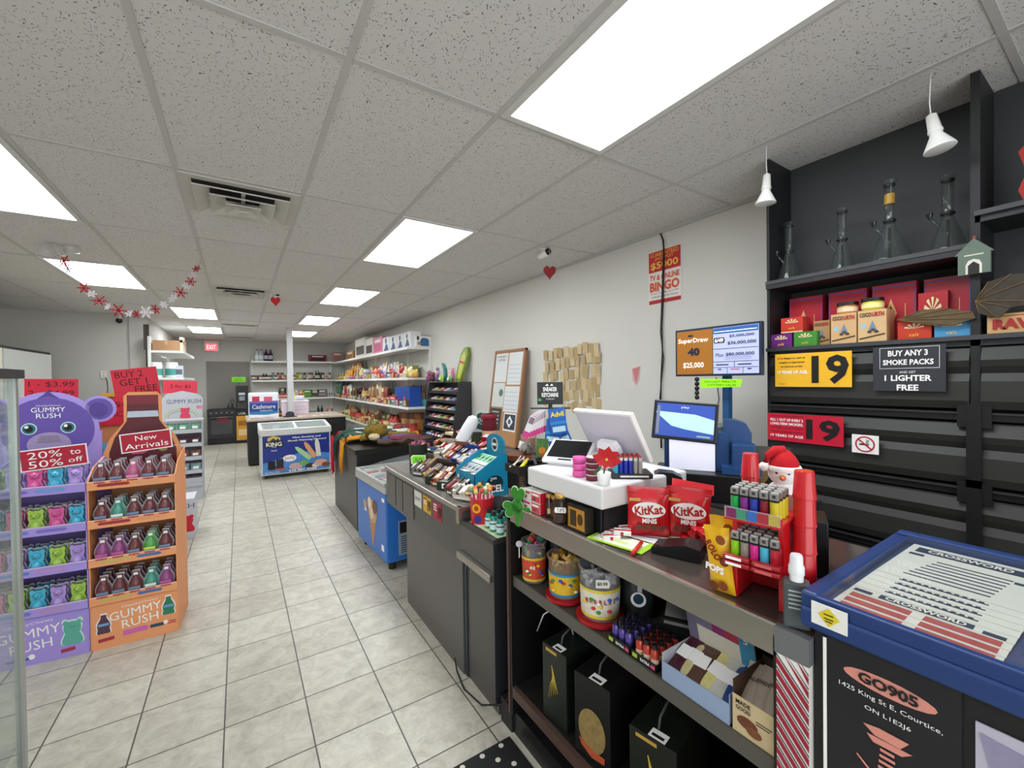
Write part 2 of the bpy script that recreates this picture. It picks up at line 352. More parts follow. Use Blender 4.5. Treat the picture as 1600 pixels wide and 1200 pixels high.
g = G(); g.text('GUMMY', .0, .185, .24, TXT, h=.05, y=-.001, rot=4).text('RUSH', .02, .125, .17, TXT, h=.05, y=-.001, rot=4).text('CheekyChews', .02, .228, .17, TXT, h=.018, y=-.001, rot=3)
for sx, c, zb in ((-.145, '#5a3a4a', .09), (.155, '#2f7d5c', .12)):
    g.at((sx, 0, zb)).prism(botpts(.07, .12), -.0018, -.001, mt('#f0e6dc', .5)).prism(botpts(.058, .11), -.0026, -.002, mt(c, .4)).rect(-.024, .045, .024, .06, mt('#7aa0d0', .4), y=-.0035).at()
g.prism([(-.06, .05), (.05, .055), (.06, .075), (.04, .085), (-.06, .08)], -.0015, -.001, mt('#d568b4', .5)).rect(.065, .058, .13, .078, mt('#284a5a', .5)).disc(.138, .075, .012, TXT).prism([(-.17, .04), (-.1, .045), (-.1, .065), (-.17, .06)], -.0015, -.001, mt('#b03448', .5)).rect(.15, .06, .19, .066, mt('#b03448', .5)).rect(.155, .072, .19, .078, mt('#b03448', .5))
g.obj('printed_front', t)
rowsO = [['cola', 'cola', 'rose', 'cola', 'cola'], ['cola', 'teal', 'cola', 'cola', 'cola'], ['plum', 'plum', 'cola', 'green', 'cola'], ['cola', 'cola', 'cola', 'teal', 'plum']]
RN = ['top', 'second', 'third', 'bottom']; PN = ['leftmost', 'second from left', 'middle', 'fourth from left', 'rightmost']
CN = {'cola': 'dark cola-red', 'teal': 'teal', 'green': 'bright green', 'plum': 'plum purple', 'rose': 'rose pink'}
for k, row in enumerate(rowsO):
    for q, c in enumerate(row):
        for dd in range(3):
            p = loc2w(OL, OR, (q-2)*.073, .014+dd*.055, TRZ[k]+.007+.0)
            lab = f'{CN[c]} bottle pouch, {PN[q]}, {RN[k]} tray, orange stand' if dd == 0 else f'bottle pouch behind the {PN[q]} front one, {RN[k]} orange tray'
            place(bots[c], p, OR, lab, 'bottle gummy pouches on the orange stand')
# --- purple stand with bear pouches
PL = (-.975, 3.415, 0); PR = -7.; pw = .44
t = stand('candy_display_stand', 'purple cardboard display stand with bear-head header and bear-shaped gummy pouches', PL, PR, pw, '#a893e0', '#4a3f74',
          [('#7a6bbb', '#6f9fdc'), ('#6b7fd0', '#7d6fc4'), ('#5d7cc4', '#b890c8'), ('#5d7cc4', '#b890c8')])
g = G(); lil = mt('#a491d8', .6); pur = mt('#6650a4', .6, var=.1, sc=8); dpu = mt('#54408e', .6)
def ell(cx, cz, rx, rz, n=32, a=0, b=2*pi): return [(cx+rx*cos(a+(b-a)*i/n), cz+rz*sin(a+(b-a)*i/n)) for i in range(n)]
g.at((-.06, .335, 0))
for s in (-1, 1):
    g.prism(ell(s*.235, 1.40, .085, .085), .001, .006, lil).prism(ell(s*.235, 1.40, .068, .068), -.001, .001, pur).prism(ell(s*.232, 1.395, .045, .048), -.002, -.001, dpu)
g.prism(ell(0, 1.28, .235, .235)+[], -.001, .006, lil).box(-.245, 0, .98, .245, .006, 1.26, lil)
g.prism(ell(0, 1.275, .212, .205), -.003, -.001, pur).prism(ell(0, 1.19, .10, .075), -.004, -.003, mt('#a08fb8', .6))
g.prism([(-.02, 1.50), (-.05, 1.475), (0, 1.485), (.05, 1.475), (.02, 1.50), (0, 1.525)], -.004, -.003, dpu)
for s in (-1, 1):
    g.disc(s*.088, 1.29, .036, mt('#bfe3e8', .4), y=-.0045).disc(s*.088, 1.29, .030, mt('#2f6a72', .3), y=-.0055).disc(s*.088, 1.29, .019, INK, y=-.0065).disc(s*.088-.01, 1.302, .009, TXT, y=-.0075)
g.text('GUMMY', 0, 1.405, .155, TXT, h=.03, y=-.006).text('RUSH', 0, 1.368, .11, TXT, h=.03, y=-.006).text('CheekyChews', 0, 1.43, .11, TXT, h=.01, y=-.006)
g.prism([(-.055, 1.205), (.055, 1.205), (.04, 1.245), (-.04, 1.245)], -.006, -.0055, mt('#8d7c98', .5)); g.obj('header_card', t)
g = G(); g.text('GUMMY', -.03, .175, .26, TXT, h=.052, y=-.001, rot=4).text('RUSH', -.02, .105, .17, TXT, h=.052, y=-.001, rot=4).text('CheekyChews', -.03, .228, .2, TXT, h=.018, y=-.001, rot=3)
g.at((.15, 0, .07)).prism(bearpts2(.10, .15), -.002, -.001, mt('#cfe9e0', .5)).prism(bearpts2(.088, .14), -.003, -.002, mt('#5fae9d', .4)).text('o o', 0, .1, .02, INK, y=-.004).at()
g.rect(-.12, .03, -.03, .045, mt('#2f6f98', .5)).disc(-.02, .045, .014, TXT).prism([(.1, .03), (.16, .035), (.16, .055), (.1, .05)], -.0015, -.001, mt('#a8384c', .5)); g.obj('printed_front', t)
rowsP = [['green', 'lavender', 'pink', 'cyan', 'lavender'], ['cyan', 'pink', 'green', 'pink', 'cyan'], ['pink', 'lavender', 'cyan', 'green', 'lavender'], ['pink', 'green', 'cyan', 'lavender', 'green']]
PN4 = ['leftmost', 'second from left', 'middle', 'fourth from left', 'rightmost']
for k, row in enumerate(rowsP):
    for q, c in enumerate(row):
        for dd in range(2):
            p = loc2w(PL, PR, (q-2)*.085, .024+dd*.07, TRZ[k]+.007)
            lab = f'{c} bear pouch, {PN4[q]}, {RN[k]} tray, purple stand' if dd == 0 else f'bear pouch behind the {PN4[q].split(" (")[0]} one, {RN[k]} purple tray'
            place(bears[c], p, PR, lab, 'bear gummy pouches on the purple stand')
# --- sale cards
def card(name, label, c0, w, h, rot, col, border, lines, cat='sign', th=.003, ink=None):
    g = G().box(-w/2, 0, -h/2, w/2, th, h/2, mt(border, .5, var=0))
    b = .006 if border != col else 0
    g.rect(-w/2+b, -h/2+b, w/2-b, h/2-b, mt(col, .5, var=.02), y=-.0006)
    for (s, x, z, ww, hh) in lines: g.text(s, x*w, z*h, ww*w, ink or TXT, h=hh*h, y=-.0014)
    o = g.obj(name); o.location = c0; o.rotation_euler = [radians(a) for a in rot]; return tag(o, label, cat)
card('sale_sign', 'red and white 20% to 50% off card on the purple bear display', P(85, 715, y=3.36), .272, .118, (0, -4.5, -3), '#b11237', '#f4f0ee',
     [('20%', -.13, .2, .5, .33), ('to', .32, .16, .16, .22), ('50%', -.13, -.22, .5, .33), ('off', .31, -.2, .22, .24)])
card('sale_sign', 'red and white New Arrivals card on the orange bottle display', P(229, 689, y=3.37), .243, .115, (0, -5, -3), '#b01233', '#f4f0ee', [('New', 0, .2, .42, .27), ('Arrivals', 0, -.2, .84, .3)])
hand = mt('#4a0716', .7, var=0)
card('price_poster', 'red handwritten poster reading 1 - $3.99, 2 - $4.99 behind the purple bear head', P(81, 616, y=3.76), .24, .19, (0, 1, -5), '#c01230', '#c01230', [('1 - $3.99', 0, .32, .86, .2), ('2 - $4.99', 0, .03, .86, .2)], 'poster', ink=hand)
card('price_poster', 'tilted red handwritten poster reading buy 2 get 1 free above the orange bottle header', P(213, 600, y=3.72), .235, .21, (0, -7, -3), '#c01230', '#c01230', [('BUY 2', -.12, .33, .6, .2), ('GET 1', -.05, .08, .6, .2), ('FREE', .2, -.16, .5, .2)], 'poster', ink=hand)
# tan stand between / behind
t = thing('candy_display_stand', 'tan cardboard stand half hidden between the purple and orange stands', 'display stand', (-.86, 4.15, 0), 0)
G().box(-.22, 0, 0, .22, .36, 1.02, mt('#b8794c', .7)).rect(-.2, .82, .2, .96, mt('#5d3020', .7)).obj('body', t)
G().box(-.22, .03, 1.0, .22, .036, 1.44, mt('#b8794c', .7)).obj('back_card', t)
G().box(-.22, .02, 1.02, .22, .03, 1.13, mt('#4d9cc4', .6)).text('Gummy Treats', .02, 1.075, .3, mt('#1b3a55', .6), y=.018).obj('blue_header', t)
card('price_poster', 'red handwritten poster partly hidden between bear head and bottle header', P(176, 643, y=4.172), .26, .20, (0, 0, 0), '#bf1631', '#bf1631', [('1.50', .1, .25, .5, .2), ('EACH', .1, -.1, .5, .2)], 'poster', ink=hand)
# grey stand with rainbow header farther along
GL = (-.635, 7.0, 0)
t = thing('candy_display_stand', 'pale grey display stand with rainbow and pink bear header beside the aisle', 'display stand', GL, 0)
gm = mt('#b9bcc4', .6); g = G()
g.box(-.20, 0, 0, .20, .006, .3, gm).box(-.20, .34, 0, .20, .346, 1.05, gm); 
for s in (-1, 1): g.prism([(0, 0), (.346, 0), (.346, 1.08), (.05, 1.08)], s*.2-.003, s*.2+.003, gm, 'x')
g.obj('body', t)
g = G().at((0, .02, 1.06)); g.prism([(-.21, 0), (.21, 0), (.225, .3), (.16, .36), (0, .40), (-.16, .36), (-.21, .3)], 0, .006, mt('#c3c7cf', .6))
g.text('GUMMY RUSH', .02, .26, .36, mt('#44486a', .6), h=.055, y=-.001)
for k, c in enumerate(('#a9c87e', '#e6d9a0', '#7fa0c8')): g.prism([(.18*cos(a)*(1-.07*k), .05+.12*sin(a)*(1-.12*k)) for a in [pi*i/16 for i in range(17)]]+[(.18*cos(a)*(.95-.07*k), .05+.12*sin(a)*(.92-.12*k)) for a in [pi*i/16 for i in range(16, -1, -1)]], -.0015, -.001, mt(c, .6))
g.at((.03, .018, 1.10)).prism(bearpts2(.11, .14), -.003, -.002, mt('#dc4668', .5)).at((.03, .016, 1.06))
g.rect(-.2, .015, .2, .03, TXT, y=0).rect(.12, .16, .19, .2, mt('#e2899c', .5), y=0); g.obj('header_card', t)
for k, (z, c) in enumerate(((.9, '#5f9a78'), (.72, '#5b3145'), (.54, '#8b5c50'), (.36, '#8fb0b8'), (.19, '#777b86'))):
    G().box(-.196, -.01, z, .196, .33, z+.012, gm).box(-.2, -.016, z, .2, -.01, z+.05, gm).obj('tray', t)
    for q in range(3):
        g = G().pillow(.12, .12, .05, mt(c, .4, coat=.3, sc=60, var=.3), seed=k*3+q).rect(-.03, .04, .03, .07, TXT, y=-.028)
        o = fixn(g.obj('candy_packet')); o.location = (GL[0]+(q-1)*.13, GL[1]+.04, z+.012); o.rotation_euler = (radians(-14), 0, 0)
        tag(o, f'small {["green", "maroon", "brown", "pale blue", "grey"][k]} candy packet, {["left", "middle", "right"][q]} on a tray of the rainbow-header stand', 'candy packet', 'packets on the grey rainbow stand')
t = thing('candy_carton', 'low white carton with red bear print standing on the aisle floor behind the orange stand', 'carton', (-.60, 5.3, 0), 0)
G().box(-.2, 0, 0, .2, .32, .40, mt('#c9cbd2', .6)).obj('box', t)
g = G().text('RUSH', .1, .33, .2, mt('#55597a', .6), h=.05, y=-.001).at((.13, 0, .07)).prism(bearpts2(.14, .17), -.002, -.001, mt('#cf2438', .5)); g.obj('printed_front', t)
card('price_card', 'small bright red handwritten card on the grey rainbow stand header', P(282, 605, y=7.12), .36, .17, (0, 3, 0), '#e23a50', '#e23a50', [('2 for $5', 0, .05, .6, .3)], 'card', ink=hand)

# ================================================================ glass display case at the left edge
t = thing('glass_display_case', 'tall glass display case with black top at the left edge', 'display case', (-.925, 1.55, 0), 0)
al = mt('#a9aaa6', .35, .6); hx, hy = .347, .35
G().box(-hx-.02, -hy-.02, 1.578, hx+.02, hy+.02, 1.605, mt('#1c1a19', .5)).obj('top_panel', t)
G().box(-hx, -hy, 0, hx, hy, .05, mt('#8b8b88', .4)).obj('base', t)
for sx in (-1, 1):
    for sy in (-1, 1): G().box(sx*hx-.009, sy*hy-.009, .05, sx*hx+.009, sy*hy+.009, 1.578, al).obj('corner_post', t)
gl = glassy('#dfe8e4', .025)
for sx in (-1, 1): G().box(sx*hx-.003, -hy+.01, .05, sx*hx+.003, hy-.01, 1.578, gl).obj('glass_side', t)
for sy in (-1, 1): G().box(-hx+.01, sy*hy-.003, .05, hx-.01, sy*hy+.003, 1.578, gl).obj('glass_side', t)
for z in (.45, .95, 1.25, 1.42): G().box(-hx+.01, -hy+.01, z, hx-.01, hy-.01, z+.006, gl).obj('glass_shelf', t)
# ================================================================ middle wall: outlet, shelving, cooler
g = G().box(-.035, -.006, -.06, .035, 0, .06, mt('#e4e2dc', .4)).disc(0, .025, .014, mt('#c9c6be', .4), y=-.0065).disc(0, -.025, .014, mt('#c9c6be', .4), y=-.0065)
tag(g.obj('wall_outlet', None, (P(162, 585, y=9.25).x, 9.248, P(162, 585, y=9.25).z)), 'white wall outlet with a hanging black cord left of the shelving', 'outlet')
p0 = P(164, 590, y=9.2); p1 = P(168, 618, y=9.1)
tag(G().tube([(p0.x, 9.24, p0.z), (p0.x+.03, 9.16, p0.z-.05), (p0.x+.05, 9.1, p1.z+.1), (p1.x, 9.05, p1.z)], .006, INK).obj('power_cord'), 'black power cord hanging from the wall outlet', 'cord')
t = thing('storage_cupboard', 'grey cupboard behind the red posters, under the yellow charger', 'cupboard', (P(175, 620, y=9).x, 9.02, 0)); zt = P(175, 625, y=8.9).z
G().box(-.3, -.2, 0, .3, .2, zt, mt('#8a8a86', .6)).obj('body', t); G().box(-.29, -.21, .05, -.005, -.2, zt-.03, mt('#96968f', .6)).obj('door', t); G().box(.005, -.21, .05, .29, -.2, zt-.03, mt('#96968f', .6)).obj('door', t)
t = thing('battery_charger', 'yellow and black box on the cupboard below the wall outlet', 'charger', (P(175, 620, y=8.95).x, 8.95, zt))
G().box(-.13, -.06, 0, .13, .06, .11, mt('#e0a52c', .5), b=.015).obj('case', t); G().box(-.08, -.065, .0, .1, -.058, .05, INK).obj('front_panel', t)
def shelf_unit(name, label, loc, rot, w, d, levels, ztop, back='#d8d8d2', lip=.035):
    """wall shelving: viewer sees the front at y=0; boards run along x"""
    t = thing(name, label, 'shelving', loc, rot); m = mt('#e6e6e2', .4, var=.02); bm_ = mt(back, .6, var=.02)
    G().box(-w/2, d-.012, 0, w/2, d, ztop, bm_).obj('back_panel', t)
    for x in [-w/2+.015+(w-.03)*i/max(1, round(w/1.2)) for i in range(max(1, round(w/1.2))+1)]: G().box(x-.015, d-.045, 0, x+.015, d-.012, ztop, m).obj('upright', t)
    for z in levels: G().box(-w/2, 0, z-lip, w/2, d-.045, z, m).box(-w/2, -.006, z-lip-.004, w/2, 0, z+.004, mt('#f0f0ee', .35)).obj('shelf', t)
    return t
t = shelf_unit('shelf_unit', 'white shelving with cardboard boxes beyond the red posters', (-.80, 10.15, 0), 90, 2.1, .46, [2.115, 1.66, 1.2, .75, .3], 2.35)
t2 = G().box(-.012, 0, 0, .012, .02, .42, mt('#4a4440', .7)).box(.012, 0, 0, .06, .012, .42, mt('#3a3532', .7)).obj('dark_board'); t2.location = (-1.295, 9.1, 2.12); tag(t2, 'dark narrow board standing at the corner above the white shelving', 'board')
def carton(name, label, loc, rot, w, d, h, col, tapec=None, cat='box', group=None, label_txt=None, tc='#222222', flap=False):
    t = thing(name, label, cat, loc, rot, group); g = G().box(-w/2, 0, 0, w/2, d, h, mt(col, .7, var=.05, sc=15)); g.obj('box', t)
    if tapec: G().box(-w*.06, -.001, h*.55, w*.06, 0, h, mt(tapec, .4)).box(-w*.06, 0, h, w*.06, d, h+.001, mt(tapec, .4)).obj('tape', t)
    if label_txt: G().text(label_txt, 0, h*.5, w*.7, mt(tc, .6, var=0), y=-.001).obj('print', t)
    return t
carton('cardboard_box', 'long brown cardboard box on the top left shelf', (-1.02, 9.12, 2.117), 0, .36, .6, .17, '#a07a58', '#b58f68')
for k, (y, h) in enumerate(((9.2, .24), (9.34, .22), (9.50, .26), (9.68, .2))):
    o = G().box(-.02, 0, 0, .02, .08, h, mt('#d8c7a8', .6)).box(-.021, 0, h*.6, .021, .081, h*.8, mt('#c0a986', .6)).obj('file_folder', None, (-.828, y+.0, 2.117)); tag(o, f'cream folder standing at the edge of the top left shelf, {["nearest", "second", "third", "farthest"][k]}', 'folder', 'folders on the top left shelf')
for k, x in enumerate((-1.17, -.96)):
    t = thing('cleaning_tub', ['white tub with teal label, left one on the white shelf', 'white tub with teal label, right one on the white shelf'][k], 'tub', (x, 9.22, 1.662), 0, 'tubs on the left shelf')
    G().lathe([(.085, 0), (.09, .02), (.09, .2), (.08, .22)], mt('#dfe3e0', .4)).obj('body', t); G().cyl(.082, .22, .26, mt('#f0f0ee', .4)).obj('lid', t)
    G().lathe([(.0915, .04), (.0915, .15)], mt('#4f9c94', .5), cap=False).obj('wrap_label', t)
o = G().box(-.06, 0, 0, .06, .1, .2, mt('#c9cfd2', .4)).rect(-.05, .05, .05, .14, mt('#5a6a78', .5)).obj('detergent_pack', None, (-.865, 9.15, 1.662)); tag(o, 'small grey pack at the edge of the shelf beside the white tubs', 'pack')
# cooler on the far left
t = thing('upright_cooler', 'tall cooler with black frame and white door panels at the far left', 'cooler', (-2.25, 7.35, 0), 90)
bk = mt('#20201f', .5); G().box(-1.25, 0, 0, 1.25, .7, 2.02, bk).obj('cabinet', t)
for x0, x1, c in ((-1.22, -.26, '#e6dfcf'), (-.22, 1.22, '#c9cbc6')):  # nearer door's cream colour paints in a bright reflection
    G().box(x0, -.02, .15, x1, -.001, 1.985, mt(c, .15)).obj('door', t)
G().box(-.16, -.05, 1.45, -.13, -.02, 1.75, mt('#55312f', .4)).obj('handle', t)
# ================================================================ back of the shop
def PX(u, y): return P(u, 590, y=y).x
def PZ(u, v, y): return P(u, v, y=y).z
# exit sign
e = P(331, 541, y=YB-.06); t = thing('exit_sign', 'red lit EXIT sign in white housing high on the back wall', 'exit sign', (e.x, YB-.09, e.z), 0)
G().box(-.17, 0, -.13, .17, .09, .15, mt('#dedcd6', .5), b=.008).obj('housing', t)
G().rect(-.13, -.115, .11, .06, mt('#ff4a55', .4, var=0, emit=1.6), y=-.004).obj('lit_panel', t)
G().text('EXIT', -.01, -.028, .19, mt('#ffd9d6', .4, var=0, emit=1.2), h=.11, y=-.008).obj('lettering', t)
# stove
t = thing('stove', 'black kitchen stove with glass oven door by the grey door', 'stove', (-.385, 12.95, 0))
bk = mt('#1b1b1d', .35); G().box(-.3, .03, .02, .3, .62, .80, bk).obj('body', t); G().box(-.29, 0, .16, .29, .03, .72, mt('#2c2c2e', .15)).rect(-.22, .26, .22, .62, mt('#4a4a4c', .08), y=-.001).obj('oven_door', t)
G().tube([(-.24, -.03, .69), (.24, -.03, .69)], .01, mt('#9a9a9a', .3, .8)).obj('door_handle', t); G().box(-.3, -.005, .74, .3, .06, .86, mt('#232325', .3)).obj('control_panel', t)
for k in range(5): G().at((-.22+.11*k, -.005, .80), (90, 0, 0)).cyl(.018, 0, .02, mt('#8a8a88', .3, .5), n=10).obj('knob', t)
G().box(-.31, 0, .86, .31, .62, .88, mt('#2a2a2a', .4)).box(-.28, .1, .88, -.02, .5, .895, bk).box(.02, .1, .88, .28, .5, .895, bk).obj('cooktop', t)
G().rect(-.1, .56, .14, .70, mt('#7a2330', .5), y=-.003).obj('red_sticker', t)
o = G().lathe([(.06, 0), (.07, .05), (.055, .12), (.02, .16), (.014, .22)], mt('#4b4a46', .4)).tube([(.05, 0, .1), (.09, 0, .16), (.03, 0, .24)], .007, bk).obj('kettle', None, (-.2, 13.1, .896)); tag(o, 'dark kettle standing on the black stove', 'kettle')
# beverage machine + cabinet
t = thing('water_cooler', 'tall black beverage machine between stove and back shelves', 'beverage machine', (.055, 12.9, .84))
G().box(-.13, 0, 0, .13, .4, .64, bk, b=.01).obj('body', t); G().rect(-.07, .40, .07, .46, mt('#c9cdd0', .4), y=-.003).rect(-.06, .26, .06, .37, mt('#8f989c', .4), y=-.003).obj('front_label', t)
G().box(-.1, -.004, .06, .1, .0, .2, mt('#3a3a3c', .2)).box(-.02, -.03, .16, .02, -.004, .2, bk).obj('tap_recess', t)
t = thing('snack_cabinet', 'orange fronted cabinet under the black beverage machine', 'cabinet', (.055, 12.9, 0))
G().box(-.14, .01, .03, .14, .45, .84, mt('#2b2a28', .5)).obj('body', t); G().box(-.13, 0, .08, .13, .01, .70, mt('#d79a33', .5)).rect(-.09, .45, .09, .58, mt('#a56d22', .5)).rect(-.09, .2, .09, .36, mt('#e9c98c', .5)).rect(-.12, .71, .12, .82, INK, y=.009).text('LOK', 0, .765, .16, TXT, h=.06, y=.007).obj('orange_front', t)
e = P(373, 593, y=12.9); card('notice_card', 'bright green notice above the black beverage machine', (e.x, 13.02, e.z), .30, .13, (0, 0, 0), '#86e01c', '#86e01c', [('HOT', 0, .15, .5, .3), ('DRINKS', 0, -.2, .7, .25)], 'notice', ink=mt('#1c3a06', .6))
o = G().box(-.006, -.0, 0, .006, .01, .35, bk).obj('sign_holder', None, (e.x, 13.03, 1.40)); tag(o, 'thin black stick holding the green notice', 'holder')
# shelves
SB = [.60, 1.11, 1.617, 2.135]
shelf_unit('shelf_unit', 'white shelving along the back wall behind the white post', (1.312, 13.2, 0), 0, 2.06, .4, [.15]+SB, 2.2)
GX = 2.357
shelf_unit('shelf_unit', 'long white shelving along the right-hand wall', (GX, (6.81+13.58)/2, 0), -90, 6.77, .424, [.15, .592, 1.107, 1.605, 2.12], 2.3)
# product builders, one small mesh each
def can(r, h, c, c2=None, cap=None):
    g = G(); g.lathe([(r*.9, 0), (r, h*.05), (r, h*.92), (r*.85, h)], mt(c, .35), 10)
    if c2: g.lathe([(r*1.02, h*.25), (r*1.02, h*.7)], mt(c2, .4), 10, cap=False)
    if cap: g.cyl(r*.95, h*.93, h*1.03, mt(cap, .4), n=10)
    return g
def bott(r, h, c, c2=None, cap='#222222', neck=.32):
    g = G(); g.lathe([(r*.9, 0), (r, h*.03), (r, h*(.9-neck)), (r*.8, h*(1-neck)), (r*.36, h*.84), (r*.34, h*.93)], mt(c, .2), 12); g.cyl(r*.42, h*.92, h, mt(cap, .4), n=10)
    if c2: g.lathe([(r*1.02, h*.18), (r*1.02, h*.5)], mt(c2, .45), 12, cap=False)
    return g
def bag(w, h, d, c, c2=None, seed=0):
    g = G().pillow(w, h, d, mt(c, .35, var=.15, coat=.3), seed=seed, wav=.004, nx=6, nz=8)
    if c2: g.prism([(-w*.28, h*.3), (w*.28, h*.34), (w*.24, h*.66), (-w*.26, h*.62)], -d/2-.003, -d/2, mt(c2, .45)).disc(0, h*.78, w*.16, mt('#f0e6c8', .5), y=-d*.42, n=10)
    return g
def pbox(w, d, h, c, c2=None, s=None):
    g = G().box(-w/2, 0, 0, w/2, d, h, mt(c, .55))
    if c2: g.rect(-w*.4, h*.15, w*.4, h*.6, mt(c2, .55)).rect(-w*.3, h*.7, w*.3, h*.85, mt('#efe9dc', .55))
    if s: g.text(s, 0, h*.38, w*.7, TXT, y=-.002)
    return g
def putx(g, name, lab, cat, loc, rot=0, group=None):
    return tag(fixn(g.obj(name, None, loc, rot)), lab, cat, group)
def pscale(y): return 57*13.4/y
Y2 = 13.36
def back(u, lev, g, name, lab, cat, dy=0): putx(g, name, lab, cat, (PX(u, Y2), Y2+dy, SB[lev]+.001), 0, 'goods on the back wall shelving')
for k, (u, c, c2, l) in enumerate(((402, '#c9d6d8', '#e6ecec', 'clear soda bottle, leftmost'), (409, '#bccacc', '#dfe6e8', 'clear soda bottle, second'), (416.5, '#3a2438', '#b9b6c4', 'dark soda bottle, third'), (423.5, '#3a2438', '#b9b6c4', 'dark soda bottle, fourth'))):
    back(u, 3, bott(.055, .32, c, c2, '#3a3f4a'), 'soda_bottle', l+' on the top back shelf', 'bottle')
back(497, 3, pbox(.48, .12, .2, '#7d2c38', '#31232a'), 'snack_box', 'dark red patterned box on the top back shelf', 'box')
back(528, 3, pbox(.30, .12, .3, '#b98f88', '#a3786e'), 'snack_box', 'pinkish box in the corner of the top back shelf', 'box')
r2 = [(396, 'j', '#5a3f33'), (399.5, 'j', '#6b4a3a'), (403, 'j', '#553b30'), (406.5, 'j', '#6e5140'), (412, 'b', '#32242a'), (416, 'b', '#2c2430'), (420, 'j', '#3b2c35'), (423, 'j', '#4a3940'), (427, 't', '#7c8583'), (431, 'j', '#3c4444'), (434.5, 't', '#5f4b45'), (438, 'j', '#8d4434'), (441, 't', '#6b3d35'), (444, 'j', '#9a5a44'), (456, 'j', '#8e2f30'), (459, 'j', '#a9433a'), (462, 's', '#493531'), (465.5, 't', '#a7a93a'), (469.5, 't', '#9aa535'), (476, 't', '#3a3f58'), (480, 's', '#c9c9c4'), (483.5, 't', '#8f5a48'), (487, 't', '#6f3a38'), (491, 's', '#4f6a4a'), (494, 'T', '#22281f'), (497.5, 'T', '#2c2f2a'), (501, 't', '#4a3a2c'), (504.5, 't', '#5a4a30'), (508, 's', '#c7aaa2'), (511, 's', '#b88d84'), (515, 't', '#8d5a4c')]
cn2 = {'j': ('jar', .075, .13), 'b': ('bottle', .06, .18), 't': ('can', .055, .2), 's': ('tin', .045, .1), 'T': ('bottle', .05, .26)}
for k, (u, ty, c) in enumerate(r2):
    nm, r, h = cn2[ty]; r *= .72
    g = bott(r, h, c, '#c9c2b4') if nm == 'bottle' else can(r, h, c, ['#d9d2c2', '#b8a68c', None][k % 3], '#2e2a28')
    back(u, 2, g, 'drink_can' if ty in 'ts' else 'food_'+nm, f'small {nm} on the second back shelf, number {k+1} counting from the left' if False else 'small coloured cans, jars and bottles in the row on the second back shelf', nm)
for u, c, c2, w, h, ty, l in ((441, '#2f332c', '#6a6a5c', .2, .3, 'bag', 'black snack bag hanging above red cans on the third back shelf'), (463, '#b99a92', '#d8c0b8', .16, .24, 'bag', 'pale pink snack bag on the third back shelf'), (469, '#d9a23a', '#c25a2a', .22, .18, 'bag', 'orange and yellow snack bag on the third back shelf'), (480, '#3f7d33', '#5f9c3a', .24, .22, 'box', 'green carton on the third back shelf'), (492, '#7b8a62', '#4f4a3c', .2, .2, 'box', 'olive carton on the third back shelf'), (503, '#6b6160', '#8f8482', .26, .22, 'box', 'grey-brown carton on the third back shelf')):
    back(u, 1, bag(w, h, .08, c, c2, int(u)) if ty == 'bag' else pbox(w, .14, h, c, c2), 'snack_'+ty, l, ty)
for k, u in enumerate((433, 436.5, 440, 443.5, 447, 450.5)): back(u, 1, can(.035, .13, '#b23a34', '#d9b6a0'), 'food_can', 'red food can in the row on the third back shelf', 'can', dy=-.07)
for k, u in enumerate((513, 516.5, 520)): back(u, 1, can(.028, .17, '#cfc9c4', '#a9a39e'), 'white_canister', 'slim white canister at the right end of the third back shelf', 'canister')
for k, u in enumerate((482, 486, 490, 494)): back(u, 0, can(.035, .12, '#7d8a80', '#c9cdc4'), 'food_can', 'grey-green can on the lowest back shelf', 'can')
for k, u in enumerate((496.5, 502)): back(u, 0, bott(.04, .26, '#26302a'), 'dark_bottle', ['dark green bottle on the lowest back shelf, left', 'dark green bottle on the lowest back shelf, right'][k], 'bottle')
back(514, 0, bag(.2, .16, .1, '#b5463f', '#d8d2cc', 3), 'snack_bag', 'red and white bag at the right end of the lowest back shelf', 'bag')
# far black counter
t = thing('service_counter', 'black counter with pale worktop before the back shelves', 'counter', (.98, 9.2, 0))
G().box(-.86, 0, .03, .86, 1.3, .83, mt('#18191b', .4)).obj('body', t); G().box(-.88, -.02, .83, .88, 1.32, .862, mt('#b9ab98', .5)).obj('worktop', t)
G().box(-.75, -.022, .70, .75, -.001, .80, mt('#26272a', .3)).obj('drawer_front', t)
o = G().box(-.055, -.055, .863, .055, .055, ZC-.004, mt('#c9cacc', .5), b=.004).obj('support_post', None, (P(452, 515, y=9.95).x, 9.95, 0)); tag(o, 'slim white square post rising from the black counter to the ceiling', 'post')
t = thing('paper_towel_pack', 'blue and white pack of bathroom tissue standing on the black counter', 'tissue pack', (PX(411.5, 9.3), 9.3, .863), 0)
g = G().box(-.25, 0, 0, .25, .28, .50, mt('#e6ebf4', .35, var=.03), b=.03); g.obj('wrapped_rolls', t)
g = G().rect(-.235, .12, .235, .30, mt('#1f3f8c', .35), y=-.001).rect(-.235, .06, .235, .14, mt('#2a7fb0', .35), y=-.0015).rect(-.235, .30, .235, .34, mt('#6f5fae', .4), y=-.001).rect(-.19, .34, -.07, .43, mt('#c6283f', .4), y=-.001).rect(.0, .34, .14, .42, mt('#d45a6a', .4), y=-.001)
g.text('Cashmere', 0, .235, .38, TXT, h=.08, y=-.003).text('bathroom', .04, .16, .2, TXT, h=.03, y=-.003); g.prism([(-.235, .03), (.235, .06), (.235, .1), (.05, .075), (-.235, .09)], -.0025, -.002, TXT); g.obj('printed_wrap', t)
